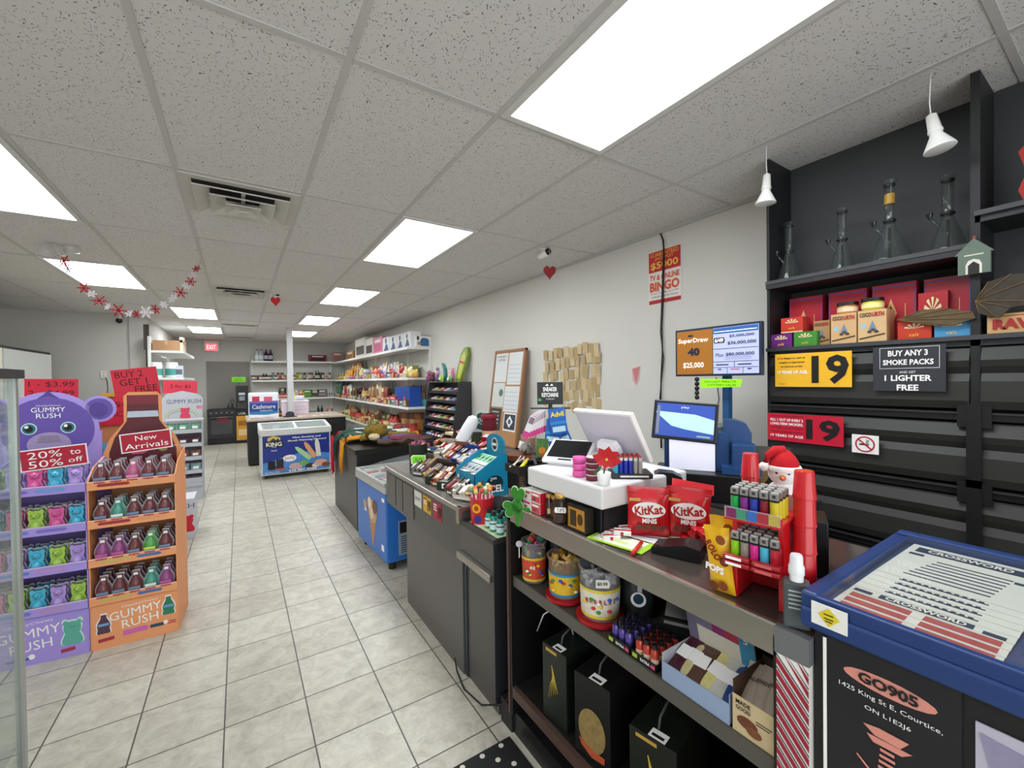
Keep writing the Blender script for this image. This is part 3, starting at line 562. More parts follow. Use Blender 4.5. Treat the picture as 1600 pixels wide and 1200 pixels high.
t = thing('foam_box', 'pale pink foam box on the black counter beside the post', 'foam box', (PX(461, 10.1), 10.05, .863)); G().box(-.25, 0, 0, .25, .35, .26, mt('#e3d3df', .6), b=.01).obj('box', t); G().box(-.26, -.01, .26, .26, .36, .30, mt('#ece2ea', .6), b=.008).obj('lid', t); G().rect(-.1, .1, .2, .11, mt('#c99ab4', .6), y=-.002).rect(-.1, .16, .2, .168, mt('#c99ab4', .6), y=-.002).obj('tape_print', t)
putx(G().box(-.07, 0, 0, .07, .02, .17, mt('#f0e39a', .6)), 'yellow_note', 'yellow paper standing on the pale foam box', 'paper', (PX(455, 10.1), 10.12, 1.165))
putx(G().pillow(.2, .1, .1, mt('#dfe6ee', .5)), 'plastic_bag', 'crumpled white plastic bag on the foam box', 'bag', (PX(468, 10.1), 10.2, 1.165))
for k, (u, y, c, r) in enumerate(((400, 9.24, '#e9e6e0', 8), (415, 9.22, '#d5cfc8', -12), (424, 9.25, '#ebe7df', 20), (486, 9.3, '#d9b8b4', 14), (494, 9.4, '#4a3a3c', -10), (500, 9.3, '#e6ddd6', 30))):
    putx(G().box(-.13, -.02, 0, .13, .16, .008+.002*k, mt(c, .6)).box(-.1, .0, .008+.002*k, .04, .1, .009+.002*k, mt('#8a5a5e', .6)), 'magazine', f'{["white magazine left of the tissue pack", "grey magazine under the tissue pack edge", "white magazine right of the tissue pack", "pink magazine on the right of the black counter", "dark magazine on the right of the black counter", "cream magazine at the right end of the black counter"][k]}', 'magazine', (PX(u, y), y, .863), r)
putx(G().lathe([(.13, 0), (.13, .01), (.08, .015), (.075, .07), (.05, .1), (.001, .11)], mt('#2a2b33', .7), 14), 'cap', 'dark cap lying on the black counter before the post', 'cap', (PX(452, 9.5), 9.5, .863))
putx(bott(.04, .17, '#3b2a22', '#a9693a'), 'syrup_bottle', 'brown bottle on the black counter right of the tissue pack', 'bottle', (PX(436, 9.7), 9.7, .863))
# ice cream chest freezer with printed front
t = thing('chest_freezer', 'white ice cream chest freezer with dark blue printed front and sliding glass lids', 'freezer', (.785, 7.78, 0), 0)
wh = mt('#cfd0cc', .4); w = .52; g = G().box(-w, 0, .06, w, .62, .70, wh, b=.01); g.obj('cabinet', t)
G().prism([(0, .70), (.62, .70), (.62, .86), (0, .79)], -w-.015, -w+.04, wh, 'x').prism([(0, .70), (.62, .70), (.62, .86), (0, .79)], w-.04, w+.015, wh, 'x').prism([(-.012, .70), (.04, .70), (.04, .80), (-.012, .79)], -w, w, wh, 'x').prism([(.58, .70), (.63, .70), (.63, .865), (.58, .855)], -w, w, wh, 'x').prism([(.0, .78), (.62, .85), (.62, .865), (0, .797)], -.02, .02, wh, 'x').obj('lid_frame', t)
for s in (-1, 1): G().prism([(.04, .790), (.58, .852), (.58, .856), (.04, .794)], s*.26-.235, s*.26+.235, glassy('#cfd8d4', .25, .05), 'x').obj('sliding_lid', t)
G().box(-w+.03, .05, .66, w-.03, .57, .72, mt('#9ea6a4', .6)).obj('frozen_goods', t)
for sx in (-.44, .44):
    for y in (.08, .54): G().at((sx, y, .03), (90, 0, 0)).cyl(.03, -.015, .015, mt('#333333', .5), n=12).at().obj('caster', t)
g = G(); g.rect(-w+.03, .08, w-.02, .69, mt('#1c2f86', .35, var=.25, sc=4), y=-.001); g.prism([(-w+.03, .08), (w-.02, .08), (w-.02, .34), (.1, .40), (-w+.03, .26)], -.002, -.0015, mt('#4b86cc', .35, var=.4, sc=6))
g.rect(-w+.05, .47, -w+.055, .68, TXT).rect(-.17, .5, -.165, .68, TXT); g.prism([(-.42, .60), (-.42, .66), (-.34, .69), (-.24, .66), (-.24, .60)], -.0025, -.002, mt('#d9b55c', .4)).prism([(-.4, .6), (-.34, .655), (-.3, .62), (-.27, .65), (-.24, .6)], -.003, -.0025, mt('#2b3a3a', .5))
g.prism([(-.46, .50), (-.2, .50), (-.19, .55), (-.2, .61), (-.46, .61), (-.47, .55)], -.0032, -.003, mt('#1c2a26', .5)); g.text('KING', -.33, .556, .22, TXT, h=.065, y=-.005, bold=.02).text('ICE', -.33, .515, .06, TXT, h=.02, y=-.005).text('Halal', -.33, .455, .08, TXT, h=.025, y=-.005)
g.text('New Exciting and', .15, .64, .42, TXT, h=.036, y=-.005, bold=.02).text('Mouth Watering Flavours!', .16, .59, .58, TXT, h=.036, y=-.005, bold=.02)
for (xa, za), (xb, zb), c in (((-.03, .49), (.20, .27), '#a8cf9a'), ((.11, .56), (.27, .29), '#e0a06c'), ((.295, .61), (.33, .30), '#ddd6cc')):
    L0_ = sqrt((xb-xa)**2+(zb-za)**2); dx, dz = (xa-xb)/L0_, (za-zb)/L0_; pts = []
    for s_, q in ((-1, 0), (-1, .7), (-.6, .9), (0, 1), (.6, .9), (1, .7), (1, 0)): pts.append((xb+dx*L0_*q-dz*.036*s_, zb+dz*L0_*q+dx*.036*s_))
    g.prism(pts, -.0065, -.006, mt(c, .4))
g.disc(-.11, .31, .10, TXT, y=-.004, rz=.055).text('Jolly', -.11, .31, .15, mt('#b52a3c', .5), h=.06, y=-.006)
for x, z, r_, c in ((.36, .19, .1, '#d9a78f'), (.44, .15, .07, '#7a4a3c'), (.28, .15, .06, '#e6d4c8'), (.1, .21, .07, '#6fae4a'), (-.02, .17, .1, '#c9a6a8'), (.2, .15, .08, '#3b2a26'), (-.24, .16, .06, '#c25a30'), (-.36, .18, .07, '#6f2f2c')): g.disc(x, z, r_, mt(c, .5, var=.4, sc=60), y=-.0055-.0002*x, rz=r_*.55)
g.rect(-.42, .15, -.32, .29, INK, y=-.007).rect(-.3, .16, -.2, .31, mt('#2a2326', .5), y=-.007); g.text('For More Info', -.36, .105, .2, TXT, h=.022, y=-.008).text('416 881 8086', .08, .105, .42, TXT, h=.035, y=-.008, bold=.02)
g.obj('printed_front', t)
# ================================================================ goods on the right-hand shelving
SR = {3: 2.121, 2: 1.606, 1: 1.108, 0: .593}
def rs(u0, u1, vt, lev, kind, c, c2, name, lab, cat, x=2.44, s=None, depth=.18):
    z = SR[lev]; v = {3: 555, 2: 592, 1: 630, 0: 665}[lev]
    ya = P(u0, v, x=x).y; yb = P(u1, v, x=x).y; w = abs(ya-yb)*.96; y = (ya+yb)/2; h = P((u0+u1)/2, vt, x=x).z-z
    h = max(h, .05); h = min(h, .44) if lev < 3 else h; n = 1 if (kind == 'box' or w < .42) else min(4, math.ceil(w/.34)); o = None
    for q in range(n):
        wq = w/n; yq = y-w/2+wq*(q+.5)
        if kind == 'box': g = pbox(wq, depth, h, c, c2, s)
        elif kind == 'bag': g = bag(wq, h*(1-.06*(q % 2)), min(.12, wq*.5), c, c2, int(u0)+q)
        elif kind == 'can': g = can(min(wq/2, .09), h, c, c2)
        elif kind == 'bot': g = bott(min(wq/2, .09), h, c, c2)
        o = putx(g, name, lab, cat, (x+(.05 if kind != 'box' else 0), max(6.88, min(13.4, yq)), z+.001), -90, 'goods on the right-hand shelving' if n == 1 else lab+' row')
    return o
rs(541, 552, 549, 3, 'box', '#b08455', '#8f683f', 'brown_carton', 'brown carton at the far end of the top right shelf', 'box')
rs(555, 571, 529, 3, 'box', '#e3dfd8', '#5c534c', 'cup_carton', 'white carton printed with coffee cups on the top right shelf', 'box')
rs(571, 583, 529, 3, 'box', '#e6e2da', '#4a3330', 'cup_carton', 'white carton with brown cup picture beside the pink pack', 'box')
rs(583, 598, 527, 3, 'box', '#d98aa4', '#c65f86', 'tissue_pack', 'pink wrapped pack on the top right shelf', 'pack')
for k, (a, b, vt) in enumerate(((598, 609, 527), (609, 620, 525), (620, 631, 522), (631, 642, 519))):
    o = rs(a, b, vt, 3, 'box', '#e4e4e4', None, 'tissue_pack', f'white tissue pack with dark blue picture, {["farthest", "second farthest", "second nearest", "nearest"][k]} of four on the top right shelf', 'pack')
    w = o.dimensions.x if o.dimensions.x else .4
    me = o.data; wv = max(v.co.x for v in me.vertices); hz = max(v.co.z for v in me.vertices)
    g = G().prism([(-wv*.7, hz*.1), (wv*.7, hz*.1), (wv*.4, hz*.45), (0, hz*.6), (-wv*.3, hz*.3)], -.003, -.002, mt('#3a4e78', .5)).disc(0, hz*.75, wv*.25, mt('#55607c', .5), y=-.003, n=10); g.obj('picture', o)
rs(601, 613, 561, 0, 'box', '#000000', None, 'x', 'x', 'x') if False else None
p = P(664, 541, y=6.84); t = thing('tissue_pack', 'white pack with big blue picture at the near end of the top right shelf', 'pack', (p.x-.03, 6.815, 2.121), 0)
G().box(-.14, 0, 0, .14, .08, .19, mt('#e6e6e6', .5), b=.01).obj('pack', t); G().prism([(-.05, .02), (.135, .02), (.13, .08), (.06, .15), (-.02, .16), (-.06, .12)], -.003, -.002, mt('#2f6796', .4, var=.3, sc=30)).prism([(-.12, .04), (-.04, .03), (-.05, .09), (-.1, .1)], -.003, -.002, mt('#b98a72', .5)).rect(-.12, .12, -.085, .18, INK, y=-.003).obj('picture', t)
L2 = [(523, 529, 585, 'bag', '#6b7a5c', '#9a9c7c', 'olive'), (530, 538, 583, 'bag', '#8d7a4a', '#c9a35a', 'tan'), (539, 548, 577, 'bag', '#dd9333', '#f0c060', 'orange'), (552, 560, 582, 'bag', '#7d6590', '#b7a2c4', 'purple'), (561, 567, 573, 'bot', '#ded08a', '#efe6b8', 'pale yellow'), (568, 574, 577, 'can', '#d3d2dc', '#9a9cae', 'silver'), (578, 591, 575, 'bag', '#d23a34', '#e0705c', 'red'), (592, 601, 572, 'bag', '#cfcad4', '#7466a8', 'white and purple'), (602, 612, 576, 'bag', '#c43440', '#e6c8c4', 'crimson'), (613, 619, 570, 'bag', '#d8d6da', '#8f8fa0', 'white'), (619, 627, 571, 'bag', '#b52c34', '#e6d2ce', 'deep red'), (628, 640, 573, 'bag', '#e0cc7a', '#f2e6b0', 'pale yellow'), (640, 650, 577, 'bag', '#dfb24e', '#f0da90', 'golden'), (650, 661, 582, 'bag', '#d69a3c', '#e8c070', 'amber')]
for a, b, vt, k_, c, c2, n in L2: rs(a, b, vt, 2, k_, c, c2, {'bag': 'chip_bag', 'bot': 'juice_bottle', 'can': 'food_can'}[k_], f'{n} {"bag" if k_=="bag" else "bottle" if k_=="bot" else "can"} on the second right shelf{", near end" if a in (628,) else ""}', 'snack bag' if k_ == 'bag' else 'bottle')
for a, b, vt, c, c2, n in ((592, 603, 566, '#7c6ab0', '#e6e4ea', 'purple'), (604, 616, 566, '#b9b4c4', '#f0eef2', 'grey-white')): rs(a, b, vt, 2, 'bag', c, c2, 'chip_bag', f'tall {n} bag behind the front row on the second right shelf', 'snack bag', x=2.56)
rs(546, 562, 561, 2, 'bag', '#c98a38', '#e0b050', 'chip_bag', 'tall brown-orange bag behind the front row on the second right shelf', 'snack bag', x=2.56)
L1 = [(524, 533, 596, 'bag', '#2f6a52', '#7fae96', 'green'), (535, 540, 602, 'bag', '#b5343a', '#e6dcd6', 'red'), (541, 547, 600, 'bag', '#d9cfcb', '#a9343a', 'white and red striped'), (548, 555, 604, 'bag', '#5a4430', '#7d6040', 'brown'), (559, 564, 617, 'can', '#c98aa4', '#e0b4c4', 'pink'), (565, 572, 611, 'can', '#cfae5c', '#e0cc8c', 'yellow'), (576, 585, 601, 'bag', '#9a6a48', '#cfa47a', 'copper'), (586, 594, 597, 'bag', '#c9b694', '#8f7a5c', 'beige'), (595, 602, 604, 'bag', '#8f4a3a', '#c97a4c', 'rust'), (603, 611, 620, 'box', '#b9283a', '#e0e0e0', 'low red')]
for a, b, vt, k_, c, c2, n in L1: rs(a, b, vt, 1, k_, c, c2, {'bag': 'snack_bag', 'can': 'snack_tub', 'box': 'snack_carton'}[k_], f'{n} {"bag" if k_=="bag" else "tub" if k_=="can" else "carton"} on the third right shelf', 'snack')
rs(608, 619, 619, 1, 'box', '#c42c48', '#e88a9c', 'snack_carton', 'low crimson carton next to the blue cookie box', 'box', x=2.40)
for k, (a, b) in enumerate(((560, 570), (572, 583), (585, 596))): rs(a, b, 624-0*k, 1, 'box', ['#b98aa0', '#7f9cb8', '#c9c2ca'][k], '#e6e0e2', 'candy_box', f'small {["mauve", "blue-grey", "pale"][k]} box at the front edge of the third right shelf', 'box', x=2.38)
o = rs(617, 641, 604, 1, 'box', '#1d48a0', None, 'cookie_box', 'big blue box on the third right shelf near the candy rack', 'box', x=2.42, depth=.2); hz = max(v.co.z for v in o.data.vertices)
G().prism([(.0, hz*.12), (.3, hz*.12), (.3, hz*.22), (.0, hz*.2)], -.003, -.002, TXT).disc(.13, hz*.34, .06, mt('#c9304a', .5), y=-.003).obj('printed_front', o)
for k in range(7):
    u = 641+k*2.9; y = 6.9+0*k; rs(u, u+2.6, 601+k % 3, 1, 'bag', ['#8f4a5a', '#c98a5a', '#b9343c', '#e0c8a0', '#5a3a4a', '#d9b07a', '#8a5f3c'][k], '#ead9c0', 'candy_strip', f'thin hanging {["mauve", "tan", "red", "cream", "plum", "golden", "brown"][k]} candy strip at the near end of the third right shelf', 'candy strip', x=2.68)
for k in range(5): rs(640+k*4, 643.6+k*4, 624, 1, 'can', ['#6a5aa8', '#d9d2c4', '#4f9cb0', '#e0e6e2', '#5fb0b8'][k], None, 'candy_tube', f'{["violet", "ivory", "blue", "white", "teal"][k]} candy tube at the near edge of the third right shelf', 'candy tube', x=2.66)
L0 = [(529, 536, 642, 'can', '#c9b48c', '#ece2c8', 'cream'), (537, 545, 640, 'bag', '#d6bf8c', '#f0e6cc', 'ivory'), (548, 555, 639, 'can', '#8a6a4c', '#b53a30', 'brown-red'), (556, 562, 646, 'can', '#c2302e', '#e08a70', 'round red'), (565, 573, 650, 'bag', '#c98a44', '#e6b870', 'orange-brown'), (574, 581, 652, 'bag', '#a9602f', '#d9964c', 'rust brown'), (582, 588, 656, 'bag', '#86b84a', '#c4e08a', 'lime green'), (589, 597, 658, 'box', '#b9483f', '#e6d9b8', 'red and cream'), (598, 607, 659, 'box', '#cfc48c', '#8f9a5c', 'yellow-green')]
for a, b, vt, k_, c, c2, n in L0: rs(a, b, vt, 0, k_, c, c2, {'bag': 'snack_bag', 'can': 'snack_tub', 'box': 'snack_carton'}[k_], f'{n} {"bag" if k_=="bag" else "tub" if k_=="can" else "carton"} on the lowest right shelf', 'snack')
for k, u in enumerate((608, 613.5)): rs(u, u+4.6, 648, 0, 'bot', '#b03a30', '#e6dccb', 'sauce_bottle', ['sauce bottle with white cap on the lowest right shelf, left of two', 'sauce bottle with white cap on the lowest right shelf, right of two'][k], 'bottle', x=2.5)
for k in range(8): rs(616+k*4.8, 620.5+k*4.8, 663+(k % 2), 0, 'can', ['#8f1f1c', '#a83222', '#7a1a1a', '#9c2a20'][k % 4], ['#d9a23a', '#e0c890', '#c94a2c'][k % 3], 'sauce_jar', f'dark red sauce jar with light label, {["first", "second", "third", "fourth", "fifth", "sixth", "seventh", "eighth"][k]} from the far end of the row', 'jar', x=2.42)
for k in range(5): rs(622+k*6.6, 628+k*6.6, 645, 0, 'can', ['#6a3418', '#8a4a22', '#5a2c16'][k % 3], ['#b9863c', '#d9c090'][k % 2], 'brown_jar', f'brown jar behind the red ones, {["far end", "second", "middle", "fourth", "near end"][k]}', 'jar', x=2.62)
R_ = random.Random(31)
for lev, nm, x_, cols in ((2, 'second', 2.60, ['#c9a24a', '#b8463c', '#d9d2c8', '#7a86a8', '#e0c070', '#a85a7a', '#8a9a5c']), (1, 'third', 2.62, ['#4a7a5c', '#b0503a', '#c9b08a', '#6a4a3a', '#d9c05a', '#8f3a44', '#a8b0b8']), (0, 'lowest', 2.62, ['#b98a44', '#8a3a2c', '#c9c07a', '#7a5a3c', '#d9a05a', '#6f8a4a', '#c9503a'])):
    yy = 13.0
    while yy > (7.25 if lev else 8.4):
        w = R_.uniform(.2, .32); h = R_.uniform(.20, .36); c = R_.choice(cols)
        putx(bag(w*.95, h, .09, c, R_.choice(cols), R_.randint(0, 99)) if R_.random() < .6 else pbox(w*.9, .1, h*.8, c, R_.choice(cols)), 'snack_packet', f'assorted packets standing behind the front row on the {nm} right shelf', 'snack packet', (x_, yy, SR[lev]+.001), -90, f'packets behind the front row, {nm} right shelf'); yy -= w
    yy = 13.0
    while lev != 3 and yy > 7.0:
        w = R_.uniform(.14, .2); c = R_.choice(cols); h = R_.uniform(.06, .12)
        putx(pbox(w*.9, .07, h, c, R_.choice(cols)), 'small_packet', f'small low packets along the front edge of the {nm} right shelf', 'snack packet', (2.366, yy, SR[lev]+.001), -90, f'low packets at the front edge, {nm} right shelf'); yy -= w*R_.uniform(1, 1.6)
# ================================================================ black candy rack
t = thing('candy_rack', 'black tiered candy rack against the right-hand wall', 'candy rack', (2.40, 5.915, 0), -90)
bkm = mt('#242427', .45); W2 = .555
for s in (-1, 1): G().prism([(0, 0), (.38, 0), (.38, 1.53), (.19, 1.53), (0, .3)], s*W2-.01, s*W2+.01, mt('#3a3a3e', .45), 'x').obj('side_panel', t)
G().box(-W2, .36, 0, W2, .38, 1.53, bkm).obj('back_panel', t); G().box(-W2, .19, 1.515, W2, .38, 1.53, bkm).obj('top_panel', t)
RC = ['#c9b0a0', '#a84f48', '#7f6fae', '#d9cfc0', '#c9a35c', '#6f9cb8', '#b9506f', '#8aa860', '#e0d6c8', '#7a4a3c']
for k in range(9):
    z = 1.385-k*.135; yf = .19*(z-.3)/1.23 if z > .3 else 0
    G().prism([(yf-.01, z-.03), (.36, z+.02), (.36, z+.03), (yf, z-.02), (yf, z+.012), (yf-.01, z+.012)], -W2+.01, W2-.01, bkm, 'x').obj('tier', t)
    if k > 7: continue
    for q in range(9):
        c = RC[(k*3+q*7) % 10]; g = G().pillow(.10, .12, .035, mt(c, .3, coat=.4), nx=5, nz=6, seed=q); g.prism([(-.03, .03), (.03, .04), (.03, .08), (-.03, .07)], -.021, -.020, mt('#efe8da' if q % 2 else '#5a2a3a', .5))
        putx(g, 'candy_bar', f'candy packets lying on tier {k+1} from the top of the black rack' if False else ['wrapped candy on the top tier of the black rack', 'wrapped candy on the second tier of the black rack', 'wrapped candy on the third tier of the black rack', 'wrapped candy on the fourth tier of the black rack', 'wrapped candy on the fifth tier of the black rack', 'wrapped candy on the sixth tier of the black rack', 'wrapped candy on the seventh tier of the black rack', 'wrapped candy on the eighth tier of the black rack'][k], 'candy', (2.40+yf+.03, 5.915+.46-q*.115, z-.002), (-62, 0, -90), 'candy on the black rack')
# toys on the rack
def toy(g, name, lab, cat, u, v, dx=0): p = P(u, v, x=2.63+dx); putx(g, name, lab, cat, (2.63+dx, p.y, 1.531), -90, None)
toy(G().prism([(-.07, 0), (.03, 0), (.07, .09), (.05, .2), (-.02, .27), (-.08, .29), (-.02, .2), (0, .1), (-.04, .06)], -.02, .02, mt('#3f8f8c', .4)), 'toy', 'teal curved toy standing on the black candy rack', 'toy', 695, 597)
toy(G().ball(.06, (0, 0, .06), mt('#8a4a6a', .5)).ball(.04, (0, 0, .15), mt('#b06a8c', .5)), 'toy', 'plum toy figure at the far end of the rack top', 'toy', 671, 597)
toy(G().ball(.055, (0, 0, .055), mt('#7f6a90', .5)).ball(.04, (.01, 0, .14), mt('#c9a6b4', .5)).ball(.03, (0, 0, .2), mt('#8f7aa0', .5)), 'toy', 'lilac toy figure beside the teal toy', 'toy', 684, 597)
toy(bag(.16, .2, .06, '#c97a9c', '#f0d0dc', 4), 'toy_packet', 'pink toy packet right of the teal toy', 'toy packet', 706, 597)
toy(bag(.14, .1, .06, '#9cc04a', '#e0f0a0', 5), 'toy_packet', 'lime green packet at the rack front edge', 'toy packet', 690, 597, -.06)
toy(bag(.14, .09, .06, '#6fa050', '#f0f0e0', 6), 'toy_packet', 'green and white packet at the rack front edge', 'toy packet', 703, 597, -.06)
toy(G().ball(.05, (0, 0, .05), mt('#4a2a30', .5)).ball(.035, (0, 0, .12), mt('#8a3a4a', .5)), 'toy', 'dark maroon toy on the rack top', 'toy', 677, 597, -.06)
g = G(); g.prism([(-.07, 0), (.07, 0), (.10, .25), (.10, .42), (.05, .52), (-.04, .50), (-.10, .40), (-.10, .2)], -.02, .02, mt('#7f9a34', .4, var=.5, sc=40)); g.prism([(-.04, .05), (.05, .05), (.07, .38), (0, .45), (-.06, .36)], -.022, -.02, mt('#c2c23c', .4, var=.3, sc=60)).prism([(-.08, .27), (.09, .27), (.09, .30), (-.08, .30)], -.024, -.022, mt('#b9343c', .5))
putx(g, 'toy_board', 'tall leaning green and yellow toy board at the near end of the rack', 'toy', (2.66, 5.52, 1.531), (-10, 12, -90))
# ================================================================ ceiling fittings
def vent_louvre(x0, y0, x1, y1, lab, rings, drop=.035):
    t = thing('air_vent', lab, 'air vent', ((x0+x1)/2, (y0+y1)/2, ZC), 0); w, h = (x1-x0)/2, (y1-y0)/2; m = mt('#c9c6be', .5)
    G().box(-w+.01, -h+.01, -.012, w-.01, h-.01, -.002, m).obj('flange', t)
    G().box(-w*.80, -h*.80, -.0135, w*.80, h*.80, -.0125, mt('#3a3734', .8)).obj('duct_opening', t)
    for k in range(rings):
        s = .80-.25*k; z1 = -.034-.013*k-drop*.3; z0 = -.016-.006*k; g = G()
        for a, b, c, e in ((-1, -1, 1, -1), (1, -1, 1, 1), (1, 1, -1, 1), (-1, 1, -1, -1)):
            A = Vector((a*w*s, b*h*s, z1)); B = Vector((c*w*s, e*h*s, z1)); q = s-.26
            C_ = Vector((c*w*q, e*h*q, z0)); D_ = Vector((a*w*q, b*h*q, z0))
            g.quad(A, B, C_, D_, m); up = Vector((0, 0, .007)); g.quad(A, B, B+up, A+up, m); g.quad(A+up, B+up, C_+up, D_+up, m)
        g.obj('louvre', t)
    q = .80-.25*rings+.04; g = G(); g.box(-w*q, -h*q, -.052-.01*rings, w*q, h*q, -.046-.01*rings, m); g.obj('centre_plate', t)
    G().box(-.01, -h*.6, -.03, .01, h*.6, -.02, m).box(-w*.6, -.01, -.03, w*.6, .01, -.02, m).obj('bracket', t)
vent_louvre(X0-TX, 2.84, X0, 3.43, 'square stepped air vent nearest the camera in the ceiling', 3, .028)
vent_louvre(X0-TX, 5.96, X0, 6.59, 'square air vent behind the first one, above the aisle', 3, .02)
for k, (y, l) in enumerate(((9.85, 'narrow slot vent far down the ceiling'), (12.5, 'slot vent closest to the back wall'))):
    t = thing('slot_vent', l, 'air vent', (X0-TX/2, y, ZC)); G().box(-.29, -.1, -.012, .29, .1, -.002, mt('#bdb9b0', .5)).obj('flange', t); G().box(-.24, -.03, -.014, .24, .03, -.0125, mt('#1d1b1a', .8)).obj('opening', t)
def pendant(p, zb, zt, lab, tilt):
    t = thing('pendant_lamp', lab, 'lamp', (p.x, p.y, ZC), 0); L = ZC-zb; w = mt('#eceae6', .35)
    a = radians(tilt); hx, hy = -sin(a)*.6, sin(a)*.8
    G().tube([(0, 0, 0), (-.006, 0, -(ZC-zt)*.3), (.004, .004, -(ZC-zt)*.7), (0, 0, -(ZC-zt))], .0022, w).obj('cord', t)
    G().at((0, 0, -(ZC-zt)), (tilt, 0, 0)).lathe([(.004, 0), (.016, -.008), (.02, -.065), (.022, -.07), (.022, -.078), (.018, -.08)], w, 16).obj('socket', t)
    G().at((0, 0, -(ZC-zt)), (tilt, 0, 0)).lathe([(.018, -.08), (.02, -.09), (.045, -.14), (.047, -.146), (.044, -.148), (.001, -.146)], mt('#f2f1ee', .25), 18).obj('reflector_bulb', t)
for (u, v, vt, vb, lab, ti) in ((1198, 228, 271, 313, 'white pendant spot lamp hanging left, at the edge of the dark cabinet', 3), (1454, 114, 178, 233, 'white pendant spot lamp hanging right, in front of the dark cabinet', -10)):
    p = P(u, v, z=ZC); pendant(p, P(u, vb, x=p.x).z, P(u, vt, x=p.x).z, lab, ti)
def seccam(u, v, y, lab, lens=True, r=1.):
    p = P(u, v, y=y); t = thing('security_camera', lab, 'security camera', (p.x, p.y, p.z)); w = mt('#e9e7e2', .4)
    G().cyl(.03*r, ZC-p.z-.012, ZC-p.z, w).tube([(0, 0, ZC-p.z), (0, 0, .02)], .008*r, w).obj('mount', t)
    G().at((0, 0, 0), (70, 0, 20)).lathe([(.001, -.05*r), (.024*r, -.05*r), (.028*r, .0), (.028*r, .04*r)], w, 14).obj('body', t)
    G().at((0, 0, 0), (70, 0, 20)).lathe([(.028*r, .04*r), (.029*r, .055*r), (.018*r, .075*r), (.001, .08*r)], mt('#16181a', .15), 14).obj('lens', t)
seccam(849, 398, 2.95, 'white security camera above the dark red heart near the right wall')
seccam(431, 462, 6.3, 'security camera above the small red heart over the aisle')
seccam(540, 504, 8.9, 'white security camera hanging beside the far right ceiling lights')
seccam(597, 500, 9.6, 'small white security camera near the right wall above the shelving', r=.8)
t = thing('security_camera', 'round dark camera under the ceiling beside the snowflake garland', 'security camera', P(186, 501, y=9.15)); G().ball(.045, (0, 0, 0), mt('#1c1d1e', .2)).obj('dome', t); G().cyl(.03, 0, ZC-t.location.z, mt('#cfcdc6', .5)).obj('mount', t)
def heartpts(w, h, n=28):
    return [(w*.5*(16*sin(a)**3)/16, h*(.5+(13*cos(a)-5*cos(2*a)-2*cos(3*a)-cos(4*a))/34)) for a in [2*pi*i/n for i in range(n)]]
for (u, v, y, s, c, lab) in ((850, 428, 2.95, .135, '#8f1420', 'dark red heart ornament hanging by the right wall'), (430, 472, 6.3, .14, '#d01f2c', 'small bright red heart ornament hanging over the aisle')):
    p = P(u, v, y=y); t = thing('heart_ornament', lab, 'ornament', (p.x, p.y-.08, p.z-s*.5), -20)
    G().prism(heartpts(s*.8, s), -.01, .01, mt(c, .45, var=.1)).obj('heart', t); G().tube([(0, 0, s*.85), (0, 0, ZC-p.z+s*.5)], .0015, mt('#b9b6b0', .5)).obj('string', t)
# garland
t = thing('snowflake_garland', 'garland of red and white snowflakes hanging from the ceiling at the left', 'garland', (0, 0, 0))
gyl, gyr = P(75, 379, z=ZC).y, P(314, 408, z=ZC).y
def gyf(u): return gyl+(gyr-gyl)*(u-75)/239
gp = [(75, 382), (98, 402), (107, 420), (122, 437), (133, 450), (155, 468), (185, 486), (215, 492), (232, 488), (245, 483), (270, 464), (283, 456), (297, 440), (307, 422), (313, 410)]
pts = [P(u, v, y=gyf(u)) for u, v in gp]; pts[0].z = ZC-.004; pts = pts+[Vector((pts[-1].x, gyr, ZC))]
G().tube(pts, .0025, mt('#c9a7a4', .5)).obj('string', t)
fl = [(100, 408, 'r', .034), (106, 420, 'w', .034), (131, 450, 'r', .028), (143, 459, 'w', .02), (155, 470, 'r', .034), (168, 479, 'w', .02), (185, 485, 'r', .04), (202, 490, 'w', .02), (213, 491, 'r', .022), (228, 488, 'w', .036), (243, 483, 'r', .03), (256, 476, 'w', .02), (270, 466, 'w', .03), (282, 457, 'r', .036), (291, 447, 'w', .02), (298, 440, 'r', .028), (302, 430, 'w', .02), (307, 420, 'r', .024)]
for k, (u, v, c, r) in enumerate(fl):
    p = P(u, v, y=gyf(u)-.012); r *= 1.35; g = G(); g.at(p, (random.uniform(-25, 25), 0, random.uniform(-50, 50))); m = mt('#a8142a' if c == 'r' else '#e6e2e6', .5)
    for q in range(6):
        a = q*pi/3; ca, sa = cos(a), sin(a)
        def arm(r0, r1, off, wd):
            return [(ca*r0-sa*(off-wd), sa*r0+ca*(off-wd)), (ca*r1-sa*(off-wd), sa*r1+ca*(off-wd)), (ca*r1-sa*(off+wd), sa*r1+ca*(off+wd)), (ca*r0-sa*(off+wd), sa*r0+ca*(off+wd))]
        g.prism(arm(0, r, 0, .0032), -.002, .002, m); g.prism(arm(r*.55, r*.68, 0, .012), -.002, .002, m); g.disc(ca*r, sa*r, .007, m, y=-.002, n=8)
    g.disc(0, 0, r*.35, m, y=-.002, n=6); g.obj('snowflake', t)
# three clear plastic ornaments at the garland end
for k, (u, v) in enumerate(((74, 392), (88, 388), (112, 385))):
    p = P(u, v, y=gyl); o = G().lathe([(.001, -.06), (.05, -.045), (.055, 0), (.03, .04), (.006, .05), (.004, max(.055, ZC-p.z))], glassy('#e6e6e6', .14, .1), 10).obj('clear_ornament', None, p)
    tag(o, ['clear plastic bell at the left end of the garland, left of three', 'clear plastic bell at the left end of the garland, middle of three', 'clear plastic bell at the left end of the garland, right of three'][k], 'ornament')
